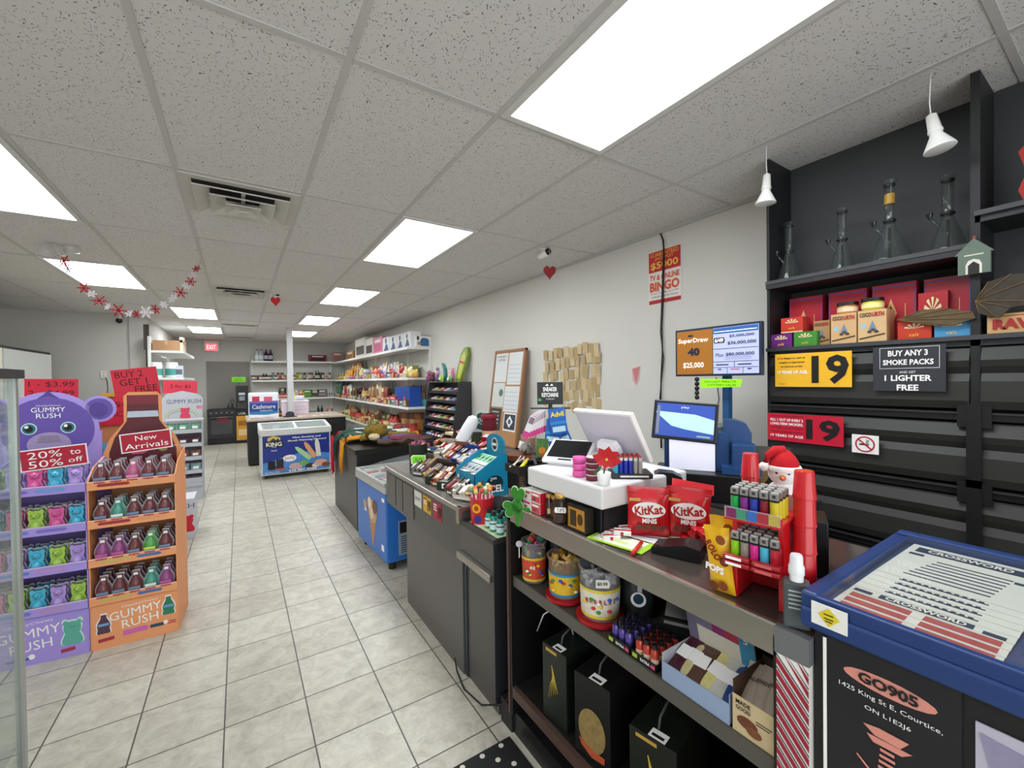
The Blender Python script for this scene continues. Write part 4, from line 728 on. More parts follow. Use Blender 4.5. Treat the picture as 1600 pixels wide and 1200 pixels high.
# ================================================================ right wall hangings
def wallthing(name, lab, cat, u, v, x=XR): p = P(u, v, x=x); return thing(name, lab, cat, (x, p.y, p.z), -90)
t = wallthing('bingo_poster', 'red and white bingo jackpot poster taped high on the right wall', 'poster', 1038, 431, XR-.004)
g = G().box(-.15, 0, -.21, .15, .002, .21, mt('#ece4dc', .6)); g.rect(-.145, .045, .145, .205, mt('#c2272d', .6), y=-.001).rect(-.145, -.205, .145, -.175, mt('#b5252b', .6), y=-.001)
yl = mt('#f0c24a', .6); og = mt('#d9552f', .6)
g.text('GUARANTEED', 0, .18, .26, yl, h=.032, y=-.003).text('JACKPOT', 0, .143, .17, yl, h=.028, y=-.003).text('$5000', 0, .09, .25, yl, h=.062, y=-.003, bold=.02).text('TV & ONLINE', 0, -.0, .27, og, h=.045, y=-.003, bold=.03).text('BINGO', 0, -.072, .27, og, h=.075, y=-.003, bold=.04).text('Every Tuesday at 7 PM', 0, -.125, .25, INK, h=.014, y=-.003).text('tickets sold here', 0, -.15, .24, INK, h=.014, y=-.003)
g.obj('poster_sheet', t)
def cpt(u, v): q = P(u, v, x=XR-.012); return (XR-.012, q.y, q.z)
tag(G().tube([(XR-.012, P(1033, 361, x=XR).y, ZC-.01)]+[cpt(*c) for c in ((1036, 375), (1038, 400), (1037, 430), (1036, 470), (1034, 510), (1035, 550), (1033, 590), (1032, 640), (1033, 700))], .006, INK).tube([cpt(1037, 375), cpt(1034, 470), cpt(1032, 520), cpt(1037, 560), cpt(1031, 620), cpt(1034, 700)], .004, INK).obj('cable'), 'black cable running down the right wall past the bingo poster', 'cable')
t = wallthing('valentine_card', 'small pink card taped to the right wall left of the black cable', 'card', 994, 586, XR-.004)
G().prism([(-.045, .055), (.045, .075), (.03, -.03), (.0, -.085), (-.035, -.05)], 0, .002, mt('#e0b0ae', .6)).prism([(-.038, .05), (.038, .066), (.0, -.07)], -.001, 0, mt('#cf8284', .6)).obj('card_sheet', t)
# pinned notes
t = thing('note_sheet_cluster', 'x', 'x') if False else None
notem = [mt(c, .7, var=.35, sc=260) for c in ('#c4ac80', '#b89e70', '#d2bd94')]; nk = 0
for row in range(6):
    for c in range(11):
        u = 854+c*8.0+random.uniform(-1.5, 1.5)+(3 if row % 2 else 0); v = 541+row*17.5+random.uniform(-3, 3)-(c-5)*1.5
        if row == 5 and c < 3: continue
        p = P(u, v, x=XR); nk += 1; h = random.uniform(.09, .13); w = random.uniform(.055, .075)
        g = G().prism([(-w/2, -h), (w/2, -h), (w/2, 0), (0, .004), (-w/2, 0)], 0, .002, notem[nk % 3])
        o = g.obj('sticky_note', None, (XR-.004-.004*(5-row)-.001*(c % 3), p.y, p.z), (random.uniform(1, 5), random.uniform(-7, 7), -90))
        tag(o, 'small beige note pinned in the overlapping cluster on the right wall', 'note', 'beige notes on the wall')
# cork board leaning
pt = P(795, 550, x=2.72); pb = P(795, 700, x=2.55)
t = thing('cork_board', 'tall cork notice board with wooden frame leaning against the right wall', 'notice board', (2.56, 4.22, .78), (-8, 0, -90)); ln = 1.14
fr = mt('#9c6c48', .5); G().box(-.32, 0, 0, .32, .02, ln, mt('#b98a5c', .8, var=.12, sc=150)).obj('cork_panel', t)
for a in ((-.335, -.008, 0, -.31, .024, ln), (.31, -.008, 0, .335, .024, ln), (-.335, -.008, ln-.025, .335, .024, ln), (-.335, -.008, 0, .335, .024, .02)): G().box(*a, fr).obj('frame_rail', t)
pw_ = mt('#dfe2e0', .6, var=.05, sc=60); g = G().rect(-.30, .75, -.02, ln-.04, pw_, y=-.003).rect(0, .72, .29, ln-.04, pw_, y=-.003).rect(-.30, .45, -.03, .74, mt('#d6d8d2', .6), y=-.003).rect(-.02, .40, .29, .70, pw_, y=-.003).rect(-.30, .17, -.05, .43, mt('#383a38', .6), y=-.003).rect(.02, .18, .28, .39, TXT, y=-.003).rect(.035, .20, .265, .375, mt('#3a4450', .6), y=-.004)
g.text('COMMUNITY', -.16, 1.06, .22, mt('#5a5a58', .6), h=.025, y=-.005).text('CORNER', -.16, 1.02, .17, mt('#5a5a58', .6), h=.025, y=-.005).prism([(.15+.07*cos(a), .29+.07*sin(a)) for a in (0, pi/2, pi, 3*pi/2)], -.006, -.005, TXT).disc(.15, .29, .03, mt('#556070', .6), y=-.007, n=12).disc(-.1, .62, .045, mt('#5a7a64', .6), y=-.005)
for k in range(5): g.rect(.02, .75+.05*k, .27, .755+.05*k, mt('#a9b4c4', .6), y=-.005).rect(0, .43+.05*k, .27, .435+.05*k, mt('#a9b4c4', .6), y=-.005); g.rect(-.26, .2+.045*k, -.1, .215+.045*k, mt('#b9bcb8', .6), y=-.005)
g.obj('pinned_papers', t)
t = thing('storage_box_stack', 'grey storage crate standing behind the counter under the cork board', 'crate', (2.32, 4.22, 0), -90); G().box(-.36, 0, 0, .36, .42, .775, mt('#6f6b66', .6), b=.01).obj('crate', t)
# ================================================================ cigarette cabinet
FX = 2.35; YE = 1.135; YD = .385; BW = YE-YD; dk = mt('#19191b', .55, var=.1); dk2 = mt('#222325', .5, var=.1)
t = thing('tobacco_cabinet', 'black wall cabinet with open shelves above horizontal flip doors', 'cabinet', (FX, YE, 0), -90)
Wd = 1.75; G().box(0, .24, 0, Wd, .26, ZC-.002, mt('#3a3c3e', .6, var=.08)).obj('back_panel', t)
for x in (0, BW, 2*BW): G().box(x-(.0 if x == 0 else .012), 0, 0, x+.014, .24, ZC-.003, dk).obj('divider', t)
SH1, SH2 = 2.045, 1.695
for z, a, b in ((SH1, 0, BW), (SH2, 0, Wd), (2.16, BW, Wd)): G().box(a, -.012 if z == SH1 else 0, z-.035, b, .24, z, dk2).box(a, -.016, z-.012, b, -.012 if z == SH1 else 0, z+.006, mt('#3c3d40', .5)).obj('shelf', t)
for k in range(6):
    z1 = 1.655-.29*k; z0 = z1-.235
    for b in range(2):
        x0, x1 = b*BW+.016, (b+1)*BW-.014
        G().prism([(.01, z1), (-.012, z1-.05), (-.006, z1-.075), (.006, z1-.10), (-.008, z1-.13), (-.012, z0+.03), (-.002, z0), (.03, z0), (.03, z1)], x0, x1, mt('#282725', .5, var=.12, sc=8), 'x').obj('flip_door', t)
        G().box(x0, -.004, z0-.045, x1, .03, z0-.012, mt('#141415', .4)).box(x0, -.012, z0-.02, x1, .02, z0-.014, mt('#33322f', .4)).obj('rail', t)
    G().box(BW-.045, -.018, z0-.07, BW+.045, -.002, z0+.012, mt('#0e0e0f', .5)).box(BW-.02, -.022, z0-.3, BW+.02, -.016, z0+.02, mt('#0e0e0f', .5)).obj('bracket_cover', t)
def cabsign(name, lab, u0, v0, u1, v1, bg, th=.003, x=FX-.03):
    a = P(u0, v0, x=x); b = P(u1, v1, x=x); t = thing(name, lab, 'sign', (x, (a.y+b.y)/2, (a.z+b.z)/2), -90); w = abs(a.y-b.y)/2; h = abs(a.z-b.z)/2
    return t, w, h, G().box(-w, 0, -h, w, th, h, mt(bg, .4))
t, w, h, g = cabsign('age_sign', 'yellow 19 years of age sign on the black cabinet', 1211, 554, 1331, 605, '#f0b72c')
g.text('19', w*.48, 0, w*.92, INK, h=h*1.65, y=-.002, bold=.035); 
for k, s in enumerate(('It is illegal to sell or', 'supply e-cigarettes', 'to anyone under')): g.text(s, -w*.52, h*(.72-.25*k), w*[.78, .72, .62][k], INK, h=h*.13, y=-.002, bold=.02)
g.text('19 YEARS OF AGE.', -w*.5, -h*.12, w*.84, TXT, h=h*.2, y=-.002, bold=.03).text('Ontario', -w*.78, -h*.82, w*.2, INK, h=h*.08, y=-.002); g.obj('sign_plate', t)
t, w, h, g = cabsign('age_sign', 'red 19 tobacco warning sign on the black cabinet behind the penguin', 1200, 645, 1318, 699, '#c01c34')
g.text('19', w*.5, 0, w*.85, INK, h=h*1.45, y=-.002, bold=.035)
for k, (s, c) in enumerate((('Tobacco products are addictive and', INK), ('KILL 1 OUT OF EVERY 2', TXT), ('LONG-TERM SMOKERS.', TXT), ('It is illegal to sell or supply', INK), ('these products under', INK), ('19 YEARS OF AGE', TXT))): g.text(s, -w*.46, h*(.84-.29*k), w*.92, c, h=h*(.1 if c is INK else .19), y=-.002, bold=.02)
g.obj('sign_plate', t)
t, w, h, g = cabsign('promotion_sign', 'dark sign reading buy any 3 smoke packs and get 1 lighter free', 1364, 543, 1478, 612, '#34343a')
lg = mt('#d9d9dc', .5); g.rect(-w*.8, h*.92, w*.85, h*.94, lg, y=-.001).rect(-w*.8, -h*.0, w*.85, h*.02, lg, y=-.001).rect(-w*.8, h*.0, -w*.785, h*.94, lg, y=-.001).rect(w*.835, h*.0, w*.85, h*.94, lg, y=-.001)
g.text('BUY ANY 3', 0, h*.68, w*1.1, TXT, h=h*.26, y=-.002, bold=.03).text('SMOKE PACKS', 0, h*.28, w*1.4, TXT, h=h*.24, y=-.002, bold=.03).text('AND GET', 0, -h*.16, w*.45, TXT, h=h*.1, y=-.002).text('1 LIGHTER', 0, -h*.42, w*1.3, TXT, h=h*.26, y=-.002, bold=.03).text('FREE', 0, -h*.84, w*.6, TXT, h=h*.26, y=-.002, bold=.03); g.obj('sign_plate', t)
t, w, h, g = cabsign('no_smoking_sign', 'small white no smoking sign on the black cabinet', 1331, 678, 1373, 711, '#ecebe8')
rm = mt('#b02530', .5); n = 24; r0, r1 = h*.86, h*.72
for k in range(n):
    a, b = 2*pi*k/n, 2*pi*(k+1)/n; g.prism([(r0*cos(a), r0*sin(a)), (r0*cos(b), r0*sin(b)), (r1*cos(b), r1*sin(b)), (r1*cos(a), r1*sin(a))], -.0016, -.001, rm)
g.prism([(-h*.6, h*.45), (-h*.5, h*.55), (h*.6, -h*.45), (h*.5, -h*.55)], -.0022, -.0016, rm).rect(-h*.5, -h*.1, h*.2, h*.05, INK, y=-.002).rect(h*.24, -h*.1, h*.34, h*.05, INK, y=-.002).tube([(h*.3, -.002, h*.1), (h*.1, -.002, h*.25), (h*.35, -.002, h*.4), (h*.1, -.002, h*.5)], .0015, INK); g.obj('sign_plate', t)
# boxes on the cabinet shelf
def cb(name, lab, u0, u1, vt, vb, c, deco=None, x=2.37, d=.1, z=None, cat='box', group='goods on the cabinet shelf'):
    a = P(u0, vb, x=x); b = P(u1, vb, x=x); z = SH2+.001 if z is None else z; h = P((u0+u1)/2, vt, x=x).z-z; w = abs(a.y-b.y)*.97
    t = thing(name, lab, cat, (x, (a.y+b.y)/2, z), -90, group); G().box(-w/2, 0, 0, w/2, d, h, mt(c, .35, var=.08)).obj('carton', t)
    if deco: g = G(); deco(g, w, h); g.obj('print', t)
    return t, w, h
gold = mt('#c9a468', .4); 
def deco_red(g, w, h): g.prism([(-w*.2, h*.5), (-w*.06, h*.75), (w*.08, h*.5), (-w*.06, h*.25)], -.002, -.001, gold).prism([(-w*.14, h*.5), (-w*.06, h*.64), (w*.02, h*.5), (-w*.06, h*.36)], -.003, -.002, mt('#7a1f28', .4)).rect(-w*.48, h*.94, w*.48, h*.96, mt('#5a4a9a', .4)).rect(-w*.48, h*.04, -w*.46, h*.96, mt('#5a4a9a', .4)).rect(w*.46, h*.04, w*.48, h*.96, mt('#5a4a9a', .4)).rect(w*.25, h*.35, w*.27, h*.65, gold)
for k, (a, b, vt) in enumerate(((1233, 1286, 464), (1294, 1355, 454), (1362, 1433, 443), (1443, 1519, 432))): cb('coal_carton', f'red carton with gold diamond at the back of the cabinet shelf, {["leftmost", "second from left", "third from left", "rightmost"][k]}', a, b, vt, 500, '#b01c30', deco_red, x=2.49, d=.06)
def deco_coco(g, w, h):
    g.text('COCO', -w*.22, h*.86, w*.42, mt('#5a3a22', .5), h=h*.13, y=-.003, bold=.04).text('URTH', w*.22, h*.86, w*.42, mt('#b02a22', .5), h=h*.13, y=-.003, bold=.04)
    g.prism([(-w*.12, h*.38), (w*.02, h*.68), (w*.18, h*.38)], -.002, -.001, mt('#6f86a0', .5)).disc(-w*.3, h*.52, w*.1, mt('#8fc4e0', .5)).prism([(-w*.45, h*.12), (w*.45, h*.24), (w*.45, h*.28), (-w*.45, h*.16)], -.002, -.001, mt('#4a3422', .5))
    for q in (-1, 0, 1): g.disc(w*(.04+q*.12), h*(.34 if q else .4), w*.08, mt('#4a3a30', .5), y=-.003, rz=h*.04)
def deco_salt(g, w, h):
    for q in range(5): g.prism([(0, h*.62)]+[(w*.3*cos(a), h*.62+h*.28*sin(a)) for a in (pi*(.05+.2*q), pi*(.1+.2*q), pi*(.15+.2*q))], -.002-.0002*q, -.001, mt('#ead9a8', .4))
    g.text('salt', 0, h*.3, w*.3, mt('#e8b83a', .4), h=h*.18, y=-.003).rect(-w*.5, 0, w*.5, h*.08, mt('#d9c9a0', .4))
cb('coal_carton', 'kraft coconut charcoal box, left of the two large ones', 1298, 1339, 490, 541, '#cfa878', deco_coco, x=2.365)
cb('coal_carton', 'kraft coconut charcoal box, right of the two large ones', 1340, 1386, 484, 538, '#d4b080', deco_coco, x=2.365)
cb('coal_carton', 'small kraft charcoal box behind the large kraft boxes', 1271, 1297, 501, 540, '#b08a5c', deco_coco, x=2.40)
cb('flavour_box', 'purple tobacco flavour box at the left end of the cabinet shelf', 1204, 1238, 522, 546, '#6a2a78', deco_salt, x=2.365, d=.08)
tt, w_, h_ = cb('flavour_box', 'green tobacco flavour box beside the purple one', 1240, 1277, 518, 544, '#3f8a34', deco_salt, x=2.365, d=.08)
cb('flavour_box', 'orange-red flavour box on top of the purple box', 1220, 1255, 496, 521, '#c2382c', deco_salt, x=2.365, d=.08, z=P(1221, 522, x=2.365).z+.003)
cb('flavour_box', 'red-orange flavour box under the brown leaf fan', 1402, 1456, 502, 534, '#bf3a24', deco_salt, x=2.365, d=.08)
cb('flavour_box', 'light blue flavour box right of the red-orange one', 1459, 1517, 499, 531, '#4a93c4', deco_salt, x=2.365, d=.08)
cb('flavour_box', 'red flavour box with pale petals behind the brown leaf fan', 1434, 1482, 456, 500, '#b5242e', deco_salt, x=2.455, d=.03)
def deco_raw(g, w, h): g.text('RAW', 0, h*.5, w*.8, mt('#9c2a24', .5), h=h*.5, y=-.003, bold=.06).rect(-w*.48, h*.86, w*.48, h*.9, mt('#8a3a2c', .5))
cb('paper_carton', 'kraft carton with big red lettering in the right-hand bay of the cabinet', 1541, 1640, 488, 526, '#c9a06c', deco_raw, x=2.365)
for k, (u, c, c2, zz) in enumerate(((1324, '#c98a4c', '#e8d2b0', 490), (1363, '#cfc04a', '#efe6a0', 484))):
    p = P(u, zz, x=2.41); zt = P(u, zz, x=2.365).z+.002; t = thing('spice_jar', ['low jar with black lid and orange contents on the left charcoal box', 'low jar with black lid and yellow contents on the right charcoal box'][k], 'jar', (2.415, P(u, 500, x=2.41).y, zt), -90)
    G().lathe([(.036, 0), (.04, .005), (.04, .035), (.036, .04)], mt(c, .3), 18).lathe([(.0405, .01), (.0405, .03)], mt(c2, .4), 18, cap=False).obj('jar_body', t); G().cyl(.041, .04, .055, mt('#1a1817', .4), n=18).obj('lid', t)
# leaf fans
for k, (pts, lab) in enumerate((([(1402, 500), (1440, 484), (1480, 482), (1520, 487), (1524, 497), (1490, 508), (1466, 509), (1430, 503)], 'dried brown leaf fan lying across the cabinet shelf'), ([(1524, 470), (1545, 440), (1580, 428), (1640, 425), (1640, 470), (1580, 480), (1560, 497), (1530, 490)], 'dark dried leaf fan in the right-hand bay of the cabinet'))):
    q = [P(u, v, x=2.34) for u, v in pts]; c = sum(q, Vector())/len(q); g = G(); g.add([(v.x-c.x, v.y-c.y, v.z-c.z) for v in q]+[(v.x-c.x+.012, v.y-c.y, v.z-c.z) for v in q], [tuple(range(8)), tuple(range(15, 7, -1))]+[(i, (i+1) % 8, (i+1) % 8+8, i+8) for i in range(8)], mt('#5a4a30' if k == 0 else '#3a3328', .7, var=.5, sc=30))
    for i in range(7): g.tube([(-.002, q[0].y-c.y, q[0].z-c.z), (-.003, q[(i+1) % 8].y-c.y, q[(i+1) % 8].z-c.z)], .0015, mt('#7a5f3a', .7), n=4)
    tag(fixn(g.obj('leaf_fan', None, c)), lab, 'ornament')
# glass water pipes
def bong(u, v0, v1, lab, wide=1., band=None):
    x = 2.45; p = P(u, v1, x=x); t = thing('glass_water_pipe', lab, 'water pipe', (x, p.y, SH1+.001), -90); H = P(u, v0, x=x).z-SH1; gm = glassy('#a8b4b0', .05, .02); dm = mt('#2c3331', .1, var=0, tr=.3)
    b = .055*wide
    G().lathe([(b*.9, 0), (b, .008), (b*.97, .02), (.021, H*.45), (.018, H*.52), (.018, H*.96), (.026, H*.985), (.026, H)], gm, 20, cap=False).lathe([(.001, .004), (b*.9, .002)], gm, 20, cap=False).obj('flask', t)
    G().lathe([(.019, H*.50), (.023, H*.51), (.023, H*.53), (.019, H*.54)], dm, 16).obj('joint_ring', t); G().lathe([(.019, H*.93), (.022, H*.94), (.019, H*.96)], dm, 16).obj('mouth_ring', t)
    G().tube([(0, 0, H*.05), (0, 0, H*.44)], .006, dm).tube([(-.012, -.01, H*.3), (-.045, -.03, H*.48)], .006, gm).lathe([(.004, 0), (.012, .02), (.012, .025)], dm, 10, (-.047, -.032, H*.47)).obj('downstem', t)
    if band: G().lathe([(.0186, H*.72), (.0186, H*.84)], mt(band, .4), 16, cap=False).obj('band_label', t)
bong(1233, 349, 420, 'clear glass water pipe, leftmost and smallest on the top shelf'); bong(1316, 327, 412, 'clear glass water pipe, second from left'); bong(1390, 283, 398, 'largest clear glass water pipe with gold lettering', 1.5, '#b58f3a'); bong(1481, 276, 378, 'clear glass water pipe, rightmost beside the green house', 1.1)
p = P(1522, 428, x=2.33); t = thing('house_ornament', 'small green house-shaped ornament hanging at the cabinet divider', 'ornament', (2.325, p.y, p.z), -90)
a = P(1497, 400, x=2.33).y-p.y; h = P(1522, 372, x=2.33).z-p.z; h2 = P(1522, 396, x=2.33).z-p.z
G().prism([(-a, 0), (a, 0), (a, h2), (a*1.25, h2*.98), (0, h), (-a*1.25, h2*.98), (-a, h2)], 0, .02, mt('#5f6f62', .6, var=.1)).obj('house_wall', t)
G().prism([(-a*.5, 0), (a*.5, 0), (a*.5, h2*.45)]+[(a*.5*cos(b), h2*.45+a*.5*sin(b)) for b in (.8, 1.57, 2.3)]+[(-a*.5, h2*.45)], -.002, 0, mt('#d9d6c8', .6)).prism([(-a*.35, 0), (a*.35, 0), (a*.35, h2*.42), (0, h2*.6), (-a*.35, h2*.42)], -.003, -.002, mt('#1d1c1a', .6)).rect(-a*.6, h2*.9, a*.6, h2*.96, mt('#c9c9b8', .6)).obj('doorway', t)
G().ball(.006, (0, .01, h+.004), mt('#9c3a34', .5)).obj('knob', t)
o = G().prism([(0, 0), (.05, .02), (.04, .07), (.06, .12), (.02, .2), (.03, .26), (-.02, .2), (0, .12), (-.02, .06)], 0, .03, mt('#a8261f', .6)).obj('red_ornament', None, (2.40, P(1604, 330, x=2.4).y, 2.161), -90); tag(o, 'red ornament on the upper shelf at the right edge', 'ornament')
# ================================================================ counters
DG = '#55524d'; lam = mt(DG, .35, var=.04, sc=10); lam2 = mt('#4b4945', .35, var=.04, sc=10); steel = mt('#a8a49c', .28, .85, var=.04, sc=5); blk = mt('#131314', .4)
t = thing('checkout_counter', 'long grey laminate checkout counter with metal edge along the aisle', 'counter', (.965, 3.33, 0), -90)
G().box(.45, .005, .0, 1.33, .60, .60, lam).obj('base_panel', t)
G().box(0, 0, .60, 1.33, .62, .86, lam2).obj('upper_panel', t)
G().box(-.01, -.012, .86, 1.335, .64, .886, steel, b=.004).box(1.30, -.014, .80, 1.336, .01, .886, steel).obj('metal_edge', t)
G().box(.02, .03, .882, 1.31, .62, .889, mt('#8f8b84', .3, .3)).obj('worktop', t)
for x0, x1 in ((.10, .24), (.26, .40), (.42, .62)): G().box(x0, -.006, .63, x1, -.0005, .84, mt('#514e4a', .35)).obj('front_plate', t)
for (x, c, s, nm) in ((.70, '#dcdad2', 'Interac', 'white_sticker'), (.86, '#d9a52c', '19', 'yellow_sticker'), (1.02, '#a82c3a', '19', 'red_sticker')):
    g = G().rect(x-.065, .735, x+.065, .835, mt(c, .5), y=-.002); 
    if s == '19': g.text('19', x+.035, .785, .05, INK, h=.07, y=-.004, bold=.05).rect(x-.055, .815, x-.005, .822, TXT if 'red' in nm else INK, y=-.003).rect(x-.055, .80, x-.01, .806, TXT, y=-.003).rect(x-.055, .785, x-.005, .791, TXT, y=-.003)
    else: g.text('payment', x, .785, .1, mt('#6a6a72', .5), h=.03, y=-.004)
    g.obj(nm, t)
t = thing('counter_cabinet', 'low grey cabinet at the end of the checkout counter', 'cabinet', (.965, 2.0, 0), -90)
G().box(0, .0, .63, .335, .6, .80, lam).obj('upper_box', t); G().box(-.003, -.006, .80, .345, .62, .822, mt('#3a3835', .4)).obj('top_board', t)
G().box(.03, .02, 0, .335, .6, .63, lam2).obj('lower_panel', t); G().box(-.0, -.03, .63, .345, .0, .665, steel, b=.004).obj('metal_rail', t); G().box(0, .012, 0, .03, .6, .63, mt('#2b3038', .4)).obj('corner_strip', t)
G().box(.336, 0, .05, .34, .6, .8, mt('#24252a', .5)).obj('end_panel', t)
NX, NY0, NY1 = .97, 1.55, .45
t = thing('cash_counter', 'near cash counter with steel top edge and two open dark shelves', 'counter', (NX, NY0, 0), -90); L_ = NY0-NY1
G().box(0, 0, .945, L_-.002, .012, 1.017, mt('#a39d94', .3, .8, var=.06, sc=4)).box(0, -.003, 1.012, L_-.002, .006, 1.0185, mt('#d9d6d0', .2, .9)).obj('steel_edge', t)  # paler top strip puts the edge highlight into the colour
G().box(0, .012, .99, L_+.06, .66, 1.017, mt('#4f4741', .18, .3, var=.15, sc=6)).obj('worktop', t)
G().box(0, .0, .1, .025, .66, .99, blk).box(-.002, -.004, .1, .010, .0, .95, mt('#5a4038', .6)).obj('end_panel', t); G().box(L_-.01, 0, .1, L_+.01, .66, .99, blk).obj('end_panel', t)
G().box(.02, .62, .1, L_, .64, .99, mt('#0e0e0f', .7)).obj('back_panel', t)
G().box(.02, .02, .665, L_-.01, .62, .70, mt('#403d38', .5)).box(.02, .012, .66, L_-.01, .02, .704, mt('#55524a', .4)).obj('shelf', t)
G().box(.02, .02, .185, L_-.01, .62, .22, mt('#1c1a19', .5)).box(.02, .0, .18, L_-.01, .02, .224, mt('#4f3a32', .5)).obj('shelf', t)
G().box(0, .02, 0, L_, .62, .1, blk).box(-.09, .01, 0, .0, .3, .11, mt('#1d1d1f', .5)).obj('plinth', t)
t = thing('striped_post', 'red and white candy-stripe wrapped post beside the lottery case', 'post', (NX-.004, .43, 0), -90)
g = G().box(-.022, 0, 0, .04, .05, .96, mt('#e6e2de', .5))
for k in range(36):
    z = -.03+k*.028
    for (lo, hi) in ((0, .014), (.018, .0215)):
        l0, l1, r0_, r1_ = z+.07+lo, z+.07+hi, z+lo, z+hi
        if l1 < .96 and r0_ > 0: g.prism([(-.022, l0), (.04, r0_), (.04, r1_), (-.022, l1)], -.0012, -.0005, mt('#9c1f34' if lo == 0 else '#3a3f4a', .5))
        elif r1_ > 0 and l1 >= .96 and r1_ < .96:
            xx = .04-.062*(.96-r1_)/.07; g.prism([(xx, .96), (.04, r0_ if r0_ > 0 else 0), (.04, r1_)], -.0012, -.0005, mt('#9c1f34' if lo == 0 else '#3a3f4a', .5))
g.obj('wrapped_column', t); G().box(-.024, -.004, .96, .042, .055, 1.016, mt('#6a6c6e', .5)).obj('grey_cap', t)
# lottery ticket case
t = thing('lottery_case', 'blue framed glass-topped lottery ticket case at the right edge', 'display case', (NX, .385, 0), -90); bl = mt('#1f3a70', .4)
CW = .85; CD = .56
G().box(.0, .012, 0, CW, CD, 1.05, mt('#151518', .5)).obj('cabinet_body', t)
G().box(-.018, -.012, 1.045, CW, .015, 1.085, bl, b=.005).box(-.018, -.006, 1.083, CW, .012, 1.112, bl, b=.003).obj('front_rail', t)
G().box(-.018, -.005, 1.05, .012, CD+.01, 1.115, bl, b=.005).obj('side_rail', t); G().box(-.01, CD-.02, 1.06, CW, CD+.01, 1.125, bl, b=.005).obj('back_rail', t)
G().box(.012, .015, 1.05, CW, CD-.02, 1.062, mt('#2b3c66', .5)).box(.012, .015, 1.062, CW, CD-.02, 1.097, mt('#2b3c66', .5)).obj('tray_floor', t)
G().quad((.012, .006, 1.110), (CW, .006, 1.110), (CW, CD-.02, 1.118), (.012, CD-.02, 1.118), glassy('#dfe8ee', .03, .03)).obj('glass_top', t)
G().box(.03, -.004, 1.0, .04, .012, 1.0, bl) if False else None
def ticket(name, lab, x0, x1, col, deco):
    tt = thing(name, lab, 'lottery tickets', (NX+.004, .385, 1.0975), -90); w = x1-x0; g = G()
    nlay = 9
    for k in range(nlay):
        y0_ = .02+k*.029; g.box(x0+.001*k, y0_, .0009*k, x1+.001*k, y0_+.27, .0009*k+.0007, mt(col, .5, var=.04, sc=30))
    g.obj('ticket_fan', tt); g = G(); deco(g, x0, x1, nlay); g.obj('ticket_print', tt); return tt
def flat(g, x0, y0, x1, y1, z, m): g.box(x0, y0, z, x1, y1, z+.0004, m)
def ftext(g, s, x, y, w, h, z, m):
    vs, fs, ar = text_mesh(s, .03); g.add([(x+a*w, y+b*h, z) for a, b in vs], fs, m)
navy = mt('#1c2c44', .5); cream = mt('#e6e0d0', .5); brick = mt('#a8443e', .5, var=.25, sc=60)
def dc(g, x0, x1, n):
    w = x1-x0; zt = .0015*n
    flat(g, x0+w*.04, .045, x0+w*.45, .09, .0022, brick); flat(g, x0+w*.54, .045, x0+w*.97, .09, .0022, brick); flat(g, x0+w*.04, .105-.05, x0+w*.04, .1, .002, brick)
    for k in range(n):
        y = .03+k*.027; z = .0015*k+.0016
        if k == n-1: flat(g, x0+w*.1, y+.22, x0+w*.92, y+.255, z, navy); ftext(g, 'CROSSWORD', x0+w*.5, y+.238, w*.6, .022, z+.0008, cream); flat(g, x0+w*.08, y+.17, x0+w*.25, y+.19, z, navy); flat(g, x0+w*.75, y+.17, x0+w*.92, y+.19, z, navy)
    # front ticket (lowest layer shows its lower part): red play areas and title
    z = .0022
    flat(g, x0+w*.05, .035+.0, x0+w*.46, .055, z, brick); flat(g, x0+w*.54, .035, x0+w*.95, .055, z, brick)
    for k in range(n-1):
        y = .03+(k+1)*.027+.0; 
